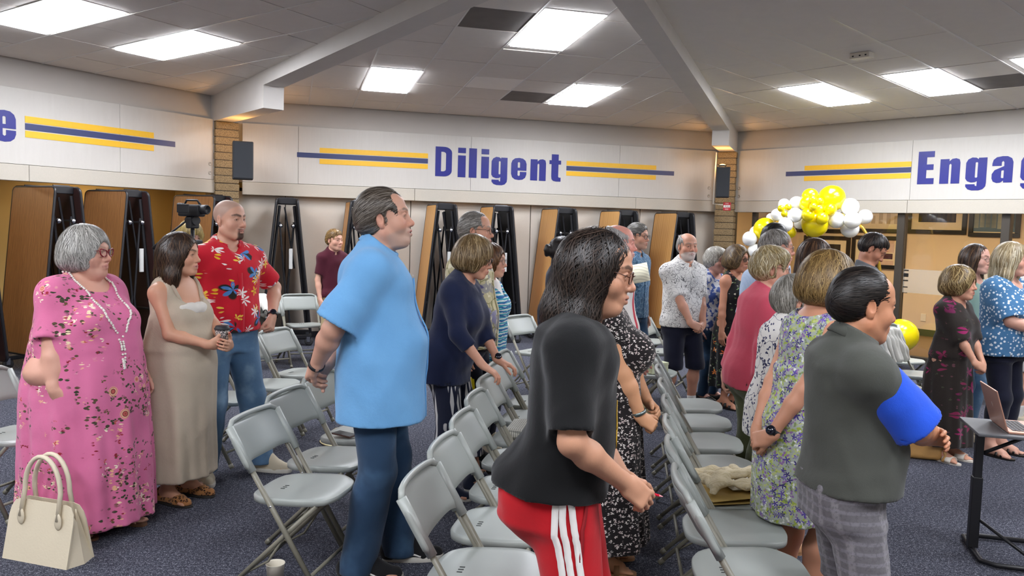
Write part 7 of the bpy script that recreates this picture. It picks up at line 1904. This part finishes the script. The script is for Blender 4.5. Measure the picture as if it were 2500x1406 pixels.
for y in (.046, d - .046):
    m = MB(); pts = [(-.115, y - .012, hB * .74)] + [(math.cos(t) * .11, y + (d / 2 - y) * .3, hB + .055 + math.sin(t) * .17) for t in np.linspace(math.pi, 0, 15)] + [(.115, y - .012, hB * .74)]
    if y > .1: pts = [(p[0], p[1] + (.02 if i in (0, len(pts) - 1) else 0), p[2]) for i, p in enumerate(pts)]
    m.tube(pts, .0115, 8); hd = m.obj('handle', M_BAG, root, True)
    for s in (-1, 1):
        m = MB(); m.sphere((s * .115, y - .012 if y < .1 else y + .01, hB * .735), (.024, .007, .042), 10, 8); m.obj('handle_tab', M_BAG, hd, True)
tag(root, 'cream leather handbag with two arched handles beside the pink dress', 'handbag')

def paper_cup(p, r, h, mat, name='paper_cup'):
    root = empty(name, p); m = MB(); m.lathe([(0, .004), (r * .74, .004), (r * .76, 0), (r * .98, h * .96), (r * 1.04, h), (r * 1.02, h * 1.02), (r * .95, h * .98), (r * .72, .012), (0, .012)], 24); o = m.obj('cup_wall', mat, root, True); return root
M_CUP = plain('white_paper', '#e4ddcc', .7)
c = on_z(672, 1432, 0); root = paper_cup(c, .043, .112, M_CUP); m = MB(); m.lathe([(0, .03), (.034, .03)], 16); m.obj('coffee_dregs', plain('coffee', '#a58a5c', .3), root); tag(root, 'white paper cup on the carpet under a folding chair', 'cup')
# coffee cup held by the woman in the oatmeal dress
b = PEO['brunette']; la = lerp(b.arm['R']['tips'][1], b.arm['L']['tips'][1], .5) * .5 + (b.arm['R']['hf'].out((0, -.03, .06)) + b.arm['L']['hf'].out((0, -.03, .06))) * .25
Mr = Matrix.Translation((*b.sp['pos'], 0)) @ Matrix.Rotation(math.radians(b.sp['yaw'] - 90), 4, 'Z'); wc = Mr @ Vector(la)
tq = NT('cup_print'); vq = tq.voro(tq.coord(), 70, 'DISTANCE_TO_EDGE'); M_CUPP = tq.done(tq.mix(tq.step(vq.outputs['Distance'], .06, .12), lin('#26242c'), lin('#e2ded8')), .6)
root = paper_cup((wc.x, wc.y, wc.z - .035), .041, .105, M_CUPP, 'coffee_cup'); m = MB(); m.lathe([(.044, .1), (.046, .108), (.04, .114), (.038, .122), (.034, .124), (0, .122)], 24); m.obj('lid', M_BLK, root, True); tag(root, 'patterned coffee cup with black lid held by the woman in oatmeal', 'cup')

# camcorder on a tripod behind the bald man
tp = at_y(470, 560, 6.75); cx, cy = float(tp[0]), float(tp[1]); root = empty('tripod', (cx, cy, 0), math.radians(-30)); root.scale = (1, 1, .945)
m = MB(); m.tube([(0, 0, .55), (0, 0, 1.72)], .016, 8); m.obj('centre_column', M_BLK, root, True)
for k in range(3):
    a = k * 2.094 + .5; m = MB(); m.tube([(math.cos(a) * .04, math.sin(a) * .04, 1.55), (math.cos(a) * .26, math.sin(a) * .26, .7)], .013, 7); m.tube([(math.cos(a) * .26, math.sin(a) * .26, .7), (math.cos(a) * .43, math.sin(a) * .43, .01)], .009, 7); l = m.obj('tripod_leg', M_BLK, root, True)
    m = MB(); m.sphere((math.cos(a) * .43, math.sin(a) * .43, .014), .014, 8, 6); m.obj('foot', M_RUB, l, True)
m = MB(); m.box((-.06, -.06, 1.54), (.06, .06, 1.6), bevel=.012); m.obj('shoulder', M_BLK, root)
m = MB(); m.box((-.035, -.045, 1.70), (.035, .045, 1.80), bevel=.012); m.lathe([(0, -.05), (.04, -.05), (.04, .05), (0, .05)], 16, M=Matrix.Translation((0, 0, 1.77)) @ Matrix.Rotation(math.radians(90), 4, 'Y')); m.obj('fluid_head', M_BLK, root)
m = MB(); m.tube([(-.05, 0, 1.78), (-.2, -.05, 1.66), (-.34, -.1, 1.53)], .009, 7); m.tube([(-.27, -.075, 1.595), (-.36, -.11, 1.51)], .016, 8); m.obj('pan_handle', M_BLK, root, True)
tag(root, 'black camera tripod with a pan handle behind the bald man', 'tripod')
root = empty('camcorder', (cx, cy, 1.835), math.radians(-20)); root.location.z = 1.705
m = MB(); m.box((-.12, -.045, 0), (.1, .045, .1), bevel=.015); m.obj('camera_body', M_BLK, root)
m = MB(); m.lathe([(.03, .0), (.038, .01), (.04, .06), (.034, .07), (.03, .055), (0, .05)], 18, M=Matrix.Translation((.09, 0, .06)) @ Matrix.Rotation(math.radians(90), 4, 'Y')); m.obj('lens', M_BLK, root, True)
m = MB(); m.box((-.02, -.16, .03), (.1, -.15, .1), bevel=.004); m.obj('flip_screen', M_BLK, root); m = MB(); m.box((-.14, -.03, .06), (-.09, .03, .11), bevel=.008); m.obj('eyepiece', M_BLK, root)
m = MB(); m.tube([(-.08, 0, .1), (-.06, 0, .135), (.05, 0, .135), (.08, 0, .1)], .009, 7); m.obj('carry_handle', M_BLK, root, True); m = MB(); m.sphere((-.11, -.046, .05), (.014, .003, .014), 8, 6); m.obj('badge', M_CHROME, root, True)
tag(root, 'black camcorder mounted on the tripod', 'camcorder')

# laptop table with C-shaped legs, laptop
M_TT = plain('table_top_grey', '#56575a', .5, var=.06); M_ROSE = plain('rose_gold', '#c99a86', .35, metal=.6); M_KEYS = plain('laptop_keys', '#2b2a2c', .5)
zt = .70
ta, tb, tc = on_z(2320, 1016, zt), on_z(2345, 1052, zt), on_z(2500, 1062, zt)
f0 = on_z(2318, 1245, 0)
root = empty('laptop_table', (float(ta[0]) + .05, float(ta[1]), 0), math.radians(-16))
lx, ly = .62, .40
m = MB(); m.box((0, -ly, zt - .018), (lx, 0, zt), bevel=.005); m.obj('table_top', M_TT, root)
m = MB(); m.box((.04, -.22, .36), (.08, -.18, zt - .018), bevel=.004); m.obj('upper_post', M_STEEL, root)
m = MB(); m.box((.035, -.225, .03), (.085, -.175, .42), bevel=.004); m.obj('lower_post', M_STEEL, root)
m = MB(); m.tube([(.06, -.2, zt - .16), (.3, -.2, zt - .03)], .01, 7); m.obj('top_brace', M_STEEL, root, True)
m = MB(); m.tube([(.42, .02, .02), (.12, .02, .02), (.06, -.02, .02), (.06, -.38, .02), (.12, -.42, .02), (.62, -.42, .02)], .014, 8); m.obj('base_loop', M_STEEL, root, True)
m = MB(); m.tube([(.06, -.2, .2), (.34, -.42, .03)], .009, 7); m.obj('base_brace', M_STEEL, root, True)
for x, y in ((.42, .02), (.62, -.42)):
    m = MB(); m.tube([(x - .02, y, .02), (x + .02, y, .02)], .018, 8); m.obj('end_cap', M_RUB, root, True)
tag(root, 'grey-topped portable laptop table on a black C-shaped frame', 'table')
lp = Matrix.Translation(root.location) @ Matrix.Rotation(math.radians(-16), 4, 'Z') @ Vector((.17, -.2, zt)); rz = math.radians(-16)
root = empty('laptop', lp, rz)
m = MB(); m.box((-.02, -.155, .0), (.20, .155, .014), bevel=.004); b_ = m.obj('base', M_ROSE, root)
for r_ in range(5):
    for c_ in range(11):
        m = MB(); m.box((.005 + r_ * .02, -.13 + c_ * .024, .0142), (.021 + r_ * .02, -.11 + c_ * .024, .0162)); m.obj('key', M_KEYS, b_)
m = MB(); m.box((.13, -.05, .0142), (.185, .05, .015)); m.obj('trackpad', plain('trackpad', '#d9b3a4', .3), b_)
Ml = Matrix.Translation((-.02, 0, .01)) @ Matrix.Rotation(math.radians(-17), 4, 'Y')
m = MB(); m.box((-.008, -.155, 0), (.0, .155, .22), Ml, .003); l_ = m.obj('lid', M_ROSE, root); m = MB(); m.box((.0002, -.145, .012), (.001, .145, .21), Ml); m.obj('screen', M_BLK, l_); 
m = MB(); m.sphere((-.0085, 0, .12), (.0008, .013, .015), 10, 6, Ml); m.obj('lid_badge', plain('badge_grey', '#b79a90', .3), l_, True)
tag(root, 'open rose-gold laptop with its lid towards the room on the small table', 'laptop')
# dark leg of a second stand at the picture edge
q = on_z(2478, 1338, 0); q2 = at_y(2500, 1250, float(q[1])); root = empty('black_case', (q[0] + .02, q[1] - .12, 0), math.radians(-30))
m = MB(); m.add([(-.03, -.05, 0), (.05, -.05, 0), (.32, -.05, .42), (.24, -.05, .42), (-.03, .05, 0), (.05, .05, 0), (.32, .05, .42), (.24, .05, .42)], [(0, 1, 2, 3), (7, 6, 5, 4), (0, 4, 5, 1), (1, 5, 6, 2), (2, 6, 7, 3), (3, 7, 4, 0)]); m.obj('leg_plate', M_BLK, root)
m = MB(); m.box((.2, -.05, .42), (.6, .05, .46), bevel=.006); m.obj('top_bar', M_BLK, root); m = MB(); m.box((.52, -.05, 0), (.6, .05, .42), bevel=.006); m.obj('rear_plate', M_BLK, root)
tag(root, 'slanted black stand leg at the lower picture edge', 'stand')

# tan shoulder bag on the floor, in front of the rose-print dress
M_TANB = plain('tan_bag_leather', '#b98d52', .5, var=.06, bump=.15)
p = on_z(2240, 1118, 0); root = empty('shoulder_bag', p, math.radians(-20)); C = Sdf(); C.box((0, 0, .085), (.17, .055, .085), .04, .02); C.ell((0, 0, .15), (.12, .045, .04), .05)
soft(C, .009, M_TANB, 'bag_body', root, .004, 20); m = MB(); m.tube([(-.15, -.02, .13), (-.05, -.062, .15), (.1, -.062, .15), (.165, -.03, .12), (.185, -.05, .05), (.16, -.07, .012)], .012, 7); m.obj('strap', M_TANB, root, True); m = MB(); m.tube([(-.14, -.035, .152), (.14, -.035, .152)], .004, 6); m.obj('zip', M_CHROME, root, True)
tag(root, 'tan leather shoulder bag on the carpet beside white sandals', 'bag')

# folder and cream knitted sweater on the chair
ch = CHO[19]; Mx = ch.matrix_basis
def onseat(idx, x=0, y=0, z=.458): return CHO[idx].matrix_basis @ Vector((x, y + .02, z))
root = empty('folder', onseat(19, .0, .06, .462), CHO[19].rotation_euler[2] + math.radians(18))
m = MB(); m.box((-.15, -.19, 0), (.15, .19, .004)); m.obj('folder_back', plain('kraft_card', '#b99c58', .8), root); m = MB(); m.add([(-.15, -.19, .005), (.15, -.19, .012), (.15, .1, .03), (-.15, .1, .005), (-.15, -.19, .008), (.15, -.19, .015), (.15, .1, .033), (-.15, .1, .008)], [(0, 1, 2, 3), (7, 6, 5, 4), (0, 4, 5, 1), (1, 5, 6, 2), (2, 6, 7, 3), (3, 7, 4, 0)]); m.obj('folder_flap', plain('kraft_card', '#b99c58', .8), root)
m = MB(); m.box((-.17, -.05, .034), (.06, .17, .036)); m.obj('printed_sheet', plain('sheet', '#dedad0', .8), root)
tag(root, 'kraft folder with a printed sheet under the knitted sweater', 'folder')
M_KNIT = fabric('cream_cable_knit', '#ddcfae', [dict(k='stripe', s=30, dir='X', lo=.3, hi=.9, c='#c9b993', a=.6)], bump=1.0, weave=120)
root = empty('sweater', onseat(19, .0, .05, .50), CHO[19].rotation_euler[2]); C = Sdf()
rs = np.random.default_rng(11)
for k in range(16):
    x, y = rs.uniform(-.08, .1), rs.uniform(-.15, .17); zz = .03 + .06 * math.exp(-((x / .09) ** 2 + (y / .13) ** 2)) * rs.uniform(.5, 1.2); a = rs.uniform(0, 3.14)
    C.cone((x - math.cos(a) * .05, y - math.sin(a) * .05, zz * .7), (x + math.cos(a) * .05, y + math.sin(a) * .05, zz), .024, .02, .014)
C.cone((.03, .1, .05), (.07, .2, .02), .03, .026, .02); C.cone((.07, .2, .02), (.1, .27, -.03), .026, .022, .02); C.cone((.06, -.08, .05), (.14, -.12, .0), .028, .02, .02); C.half((0, 0, -1), .004)
soft(C, .006, M_KNIT, 'knit', root, .006, 70); tag(root, 'crumpled cream cable-knit sweater lying on the folder', 'sweater')
# jackets over chair backs, handbags on seats
def drape(idx, mat, label, x0, x1, zt=.80, drop=.35, name='jacket'):
    """cloth hung over a backrest: falls on both sides of it"""
    root = empty(name, CHO[idx].location, CHO[idx].rotation_euler[2]); C = Sdf(); 
    for k in range(6):
        x = x0 + (x1 - x0) * k / 5; w = .045; j = .02 * math.sin(k * 2.3)
        C.cone((x, -.235, zt), (x, -.275, zt - .03), w * .7, w * .7, .03); C.cone((x, -.275, zt - .03), (x + j, -.24 + .02, zt - drop + j), w * .55, w * .62, .03); C.cone((x, -.215, zt - .01), (x - j, -.11, zt - drop * .5), w * .5, w * .6, .03)
    soft(C, .011, mat, 'cloth', root, .008, 30); return tag(root, label, 'jacket')
WJ = fabric('white_jacket', '#dedbd4', bump=.5)
drape(7, WJ, 'white jacket hung over the chair by the back wall', -.02, .2, .8, .3); drape(31, WJ, 'white jacket draped over the chair behind the yellow balloon', -.2, .2, .81, .5)
p = onseat(7, .05, .02, .46); root = empty('black_handbag', p, math.radians(-50)); C = Sdf(); C.box((0, 0, .075), (.13, .06, .075), .035, .02); C.ell((0, 0, .13), (.1, .045, .035), .05)
soft(C, .01, BLEATH, 'bag_body', root, .003); m = MB(); m.tube([(math.cos(t) * .08, 0, .13 + math.sin(t) * .08) for t in np.linspace(0, math.pi, 11)], .008, 6); m.obj('handle', BLEATH, root, True); tag(root, 'glossy black handbag on the chair with the white jacket', 'handbag')
M_STRAW = fabric('woven_grey', '#a5a59c', [dict(k='stripe', s=26, dir='X', lo=.4, hi=.6, c='#d8d6ca'), dict(k='stripe', s=26, dir='Y', lo=.5, hi=.7, c='#6a6a62', a=.6)], bump=1)
root = empty('woven_bag', onseat(13, 0, .02, .458), CHO[13].rotation_euler[2]); C = Sdf(); C.box((0, 0, .03), (.15, .14, .03), .022, .02); soft(C, .01, M_STRAW, 'bag_body', root, .002); m = MB(); m.tube([(-.1, .13, .04), (-.06, .17, .045), (.06, .17, .045), (.1, .13, .04)], .006, 6); m.obj('handle', TANL, root, True); tag(root, 'flat woven grey bag on a folding chair seat', 'bag')
root = empty('straw_hat', onseat(2, -.02, .05, .30) * 1, 0.4); p = on_z(838, 1078, 0.0); root.location = (float(p[0]), float(p[1]), 0); m = MB(); m.lathe([(0, .1), (.07, .1), (.085, .09), (.09, .03), (.1, .012), (.17, .006), (.18, .012), (.17, .0), (.08, .0)], 24); m.obj('hat_shell', fabric('straw', '#cdb67c', [dict(k='stripe', s=60, dir='Z', lo=.4, hi=.6, c='#e8dcb0')], bump=.8), root, True); m = MB(); m.lathe([(.092, .03), (.092, .05), (.09, .05)], 24); m.obj('hat_band', plain('hat_band', '#4a3a28', .7), root, True); tag(root, 'straw hat on the carpet beneath the folding chairs', 'hat')
root = empty('phone', onseat(2, .1, -.05, .458), 1.0); m = MB(); m.box((-.037, -.075, 0), (.037, .075, .009), bevel=.006); m.obj('case', plain('phone_case', '#4a3026', .4), root); m = MB(); m.box((-.034, -.072, .0092), (.034, .072, .0098)); m.obj('screen', M_BLK, root); tag(root, 'dark phone lying on a chair seat beside the blue shirt', 'phone')
root = empty('box_on_chair', onseat(24, .05, .05, .458), .5); m = MB(); m.box((-.09, -.06, 0), (.09, .06, .09), bevel=.006); m.obj('carton', plain('pale_green_box', '#cdd2b0', .7), root); m = MB(); m.box((-.092, -.062, .07), (.092, .062, .095), bevel=.004); m.obj('lid', plain('pale_green_box', '#cdd2b0', .7), root); tag(root, 'pale green box on a chair behind the white and red jacket', 'box')
M_TANC = fabric('cream_tote', '#c9bd92', [dict(k='line', s=5, r=.05, c='#3a3426', warp=.1)])
p = at_y(1598, 985, 5.6); root = empty('tote_bag', (1.2, 7.25, 0), .3); C = Sdf(); C.box((0, 0, .07), (.13, .1, .07), .03, .02); soft(C, .011, M_TANC, 'bag_body', root, .006); m = MB(); m.tube([(math.cos(t) * .09, -.05, .12 + math.sin(t) * .1) for t in np.linspace(0, math.pi, 9)], .008, 6); m.obj('handle', BLEATH, root, True); tag(root, 'cream patterned tote bag on the carpet beside the speckled dress', 'bag')
# yellow bag behind the navy tunic
p = on_z(1160, 1080, 0); root = empty('yellow_bag', at_y(1152, 1015, 5.28), .3); C = Sdf(); C.box((0, 0, -.05), (.05, .1, .17), .035, .03); soft(C, .01, fabric('yellow_cloth', '#e6cf1c', bump=.5), 'bag_body', root, .008); m = MB(); m.tube([(0, -.06, .1), (-.01, -.03, .25), (-.01, .03, .25), (0, .06, .1)], .012, 6); m.obj('strap', fabric('yellow_cloth', '#e6cf1c'), root, True)
tag(root, 'bright yellow cloth bag hanging behind the navy tunic', 'bag')
# paper held up beside the grey-haired man
g_ = PEO['greyhair']; tipw = Matrix.Translation((*g_.sp['pos'], 0)) @ Matrix.Rotation(math.radians(g_.sp['yaw'] - 90), 4, 'Z') @ Vector(g_.arm['R']['tips'][1])
p = tipw + Vector((.06, -.06, .02)); p = Vector(at_y(1550, 668, float(tipw.y) - .05)); root = empty('paper_sheet', p, math.radians(15)); vs = []; n = 9
for i in range(n):
    u = i / (n - 1) - .5
    for v in (-.5, .5): vs.append((u * .28, v * .10 - .03 * math.cos(u * 3), v * .17 + u * .05))
m = MB(); m.add(vs, [(2 * i, 2 * i + 1, 2 * i + 3, 2 * i + 2) for i in range(n - 1)]); o = m.obj('page', fabric('printed_page', '#ece8d0', [dict(k='stripe', s=18, dir='Y', lo=.7, hi=.8, c='#a8a48c', a=.5)], bump=.02), root, True); o.modifiers.new('t', 'SOLIDIFY').thickness = .0012
tag(root, 'cream printed page held out beside the person in black', 'paper')
# stray papers under the sweater chair
for k, (x, y, a, c) in enumerate(((1.12, 3.62, .4, '#c98f86'), (1.2, 3.42, 1.1, '#d8b0a4'))):
    root = empty('leaflet', (x, y, .002), a); m = MB(); m.box((-.07, -.1, 0), (.07, .1, .0015)); m.obj('page', plain('leaflet_%d' % k, c, .8), root); m = MB(); m.box((-.05, .02, .0016), (.05, .08, .002)); m.obj('printed_block', plain('leaflet_ink', '#4a3f52', .8), root)
    tag(root, ('rose-coloured leaflet on the carpet under the sweater chair', 'pale pink leaflet on the carpet near the bare legs')[k], 'leaflet')

# ------------------------------------------------------------------ worn details
def strip(P, ob, pts, w, mat, name, off=.004, wdir=None):
    """a ribbon laid on a garment through rough local points"""
    S2 = P.surf(ob, pts, off); vs = []
    for i, (p, nrm) in enumerate(S2):
        t = S2[min(i + 1, len(S2) - 1)][0] - S2[max(i - 1, 0)][0]; sd = unit(np.cross(t, nrm)); vs += [p - sd * w / 2, p + sd * w / 2]
    o = mesh_obj(name, vs, [(2 * i, 2 * i + 1, 2 * i + 3, 2 * i + 2) for i in range(len(S2) - 1)], mat, ob, True); o.modifiers.new('t', 'SOLIDIFY').thickness = .0025; return o
def kids(P, nm): return [c for c in P.root.children if c.name.split('.')[0] == nm][0]
def densify(pts, n=30):
    pts = np.array(pts, float); L = np.r_[0, np.cumsum(np.linalg.norm(np.diff(pts, axis=0), axis=1))]; return [np.array([np.interp(u, L, pts[:, j]) for j in range(3)]) for u in np.linspace(0, L[-1], n)]
P = PEO['blackguy']; tp_ = kids(P, 'track_pants'); S = P.S; lg = P.leg['R']; M_WST = plain('white_stripe', '#e6e2de', .7)
for k in (-1, 0, 1):
    pts = [V3(.34, .03 + k * .055 - .005, .94) * S, lg['h'] + V3(.2, .03 + k * .055, -.08), lerp(lg['h'], lg['k'], .5) + V3(.2, .02 + k * .052, 0), lg['k'] + V3(.2, .0 + k * .05, 0), lerp(lg['k'], lg['a'], .6) + V3(.2, k * .048, 0)]
    strip(P, tp_, densify(pts, 40), .021, M_WST, 'side_stripe')
strip(P, tp_, densify([lg['h'] + V3(.15, .17, .03), lg['h'] + V3(.2, .13, -.08), lg['h'] + V3(.2, .11, -.17)], 14), .012, plain('pocket_edge', '#8e0c16', .8), 'pocket_edge')
ts = kids(P, 't_shirt')
for dx in (.0, .03, .06):
    ring = [P.T.out((.02 + dx * .2 + math.cos(t) * (.075 - dx), .4, 1.14 * S + math.sin(t) * (.09 - dx))) for t in np.linspace(0, 2 * math.pi, 25)]
    strip(P, ts, ring, .006, plain('gold_ink', '#c9a028', .5), 'gold_emblem', .003)
# red pen
hw = Matrix.Translation((*P.sp['pos'], 0)) @ Matrix.Rotation(math.radians(P.sp['yaw'] - 90), 4, 'Z'); tipw = hw @ Vector(P.arm['R']['tips'][0]); root = empty('pen', tipw, 0.0)
m = MB(); m.tube([(-.09, .03, .02), (.045, -.005, -.004)], .0042, 8); m.obj('barrel', plain('red_plastic', '#d81838', .3), root, True); m = MB(); m.tube([(.045, -.005, -.004), (.056, -.008, -.006)], [.004, .0012], 8); m.obj('pen_tip', plain('pink_plastic', '#f0a0a8', .3), root, True); tag(root, 'red pen held by the person in the black t-shirt', 'pen')
# skate-shoe side stripe
P = PEO['blueman']
for sh in [c for c in P.root.children if c.name.startswith('shoe')]:
    lgd = P.leg['R'] if np.mean([v.co.x for v in sh.data.vertices]) > 0 else P.leg['L']; fd = lgd['fd']; px_ = V3(fd[1], -fd[0], 0); g0 = V3(lgd['a'][0], lgd['a'][1], 0)
    strip(P, sh, densify([g0 - fd * .05 + px_ * .09 + V3(0, 0, .055), g0 + px_ * .09 + V3(0, 0, .075), g0 + fd * .05 + px_ * .09 + V3(0, 0, .04), g0 + fd * .1 + px_ * .09 + V3(0, 0, .03)], 16), .009, M_WST, 'side_stripe', .002)
def ringband(P, nm, t, w, mat, name, th=1.16, face=None):
    a = P.arm[nm]; c = lerp(a['e'], a['w'], t); ax = unit(a['w'] - a['e']); u = unit(np.cross(ax, (0.3, .2, 1))); v = np.cross(ax, u); r = lerp(P.armr[2], P.armr[3], t) * th + .0025
    vs = []
    for k in range(24):
        q = 2 * math.pi * k / 24; d = u * math.cos(q) + v * math.sin(q)
        for s_, rr in ((-w, r), (-w, r + .003), (w, r + .003), (w, r)): vs.append(c + ax * s_ + d * rr)
    fs = [(k * 4 + j, k * 4 + (j + 1) % 4, ((k + 1) % 24) * 4 + (j + 1) % 4, ((k + 1) % 24) * 4 + j) for k in range(24) for j in range(4)]
    o = mesh_obj(name, vs, fs, mat, P.root, True)
    if face is not None:
        fdv = P.dirlocal(face); fdv = unit(fdv - ax * (fdv @ ax)); m = MB(); Mz = Vector((0, 0, 1)).rotation_difference(Vector(fdv)).to_matrix().to_4x4()
        m.lathe([(0, 0), (.021, 0), (.021, .008), (.018, .011), (0, .0115)], 20, M=Matrix.Translation(Vector(c + fdv * (r - .001))) @ Mz); m.obj('watch_face', plain('watch_glass', '#0e1220', .1), o, True)
    return o
ringband(PEO['redman'], 'L', .93, .011, M_BLK, 'watch', 1.1, (.35, -.9, .2)); ringband(PEO['navy'], 'L', .93, .006, GOLDM, 'watch', 1.1, (0, -.5, .8)); ringband(PEO['blueman'], 'R', .93, .009, M_BLK, 'bracelet', 1.1); ringband(PEO['golden'], 'R', .9, .012, M_BLK, 'watch', 1.1, (-.7, -.7, .3)); ringband(PEO['pinkbald'], 'R', .9, .01, M_BLK, 'watch', 1.1, (0, -1, .2)); ringband(PEO['coral'], 'R', .99, .007, PEARL, 'bracelet', 1.2); ringband(PEO['spotted'], 'R', .88, .008, plain('steel_band', '#7d8a88', .3, metal=.8), 'watch', 1.1)
def beads(P, ob, pts, r, n, mat, name, off=.006):
    S2 = P.surf(ob, densify(pts, n), off); m = MB()
    for p, nrm in S2: m.sphere(p, r, 8, 6)
    o = m.obj(name, mat, P.root, True); o['kind'] = 'stuff'; return o
P = PEO['pink']; dr = kids(P, 'dress'); S = P.S; nb = P.nb
def nk(x, z, y=.35): return V3(x, y, z) * S
beads(P, dr, [nb + V3(-.085, -.02, .06), nb + V3(-.1, .06, .03), nk(-.08, 1.36), nk(-.02, 1.22, .45), nk(.005, 1.15, .5), nk(.012, .98, .5)], .0062, 62, PEARL, 'pearl_necklace')
beads(P, dr, [nb + V3(.085, -.02, .06), nb + V3(.1, .06, .03), nk(.085, 1.36), nk(.025, 1.22, .45), nk(.02, 1.15, .5), nk(.03, .98, .5)], .0062, 62, PEARL, 'pearl_necklace')
for key, mt in (('pink', PEARL), ('curly', PEARL), ('navy', GOLDM), ('brunette', GOLDM), ('greylady', GOLDM)):
    P = PEO[key]
    for s_ in (-1, 1):
        m = MB(); c = P.hf.out(V3(s_ * .081, -.004, -.043) * P.P['hs']); m.sphere(c, .0065, 8, 6); m.obj('earring', mt, P.root, True)
P = PEO['brunette']; dr = kids(P, 'dress'); S = P.S
C = Sdf(); 
for s_ in (-1, 1): C.cone(P.T.out((s_ * .035 * S, .15 * S, 1.27 * S)), P.T.out((s_ * .11 * S, .13 * S, 1.27 * S)), .042, .036, .03)
V, Q = C.mesh(.009); mesh_obj('bandeau', V, Q, LINENW, P.root, True)
for s_ in (-1, 1):
    ln = P.surf(P.body_o, densify([P.T.out((s_ * .1 * S, .15 * S, 1.31 * S)), P.T.out((s_ * .115 * S, .09 * S, 1.40 * S)), P.T.out((s_ * .115 * S, -.0 * S, 1.5 * S)), P.T.out((s_ * .105 * S, -.13 * S, 1.36 * S))], 16), .006)
    m = MB(); m.tube([p for p, _ in ln], .011, 7); m.obj('shoulder_strap', LINEN, dr, True)
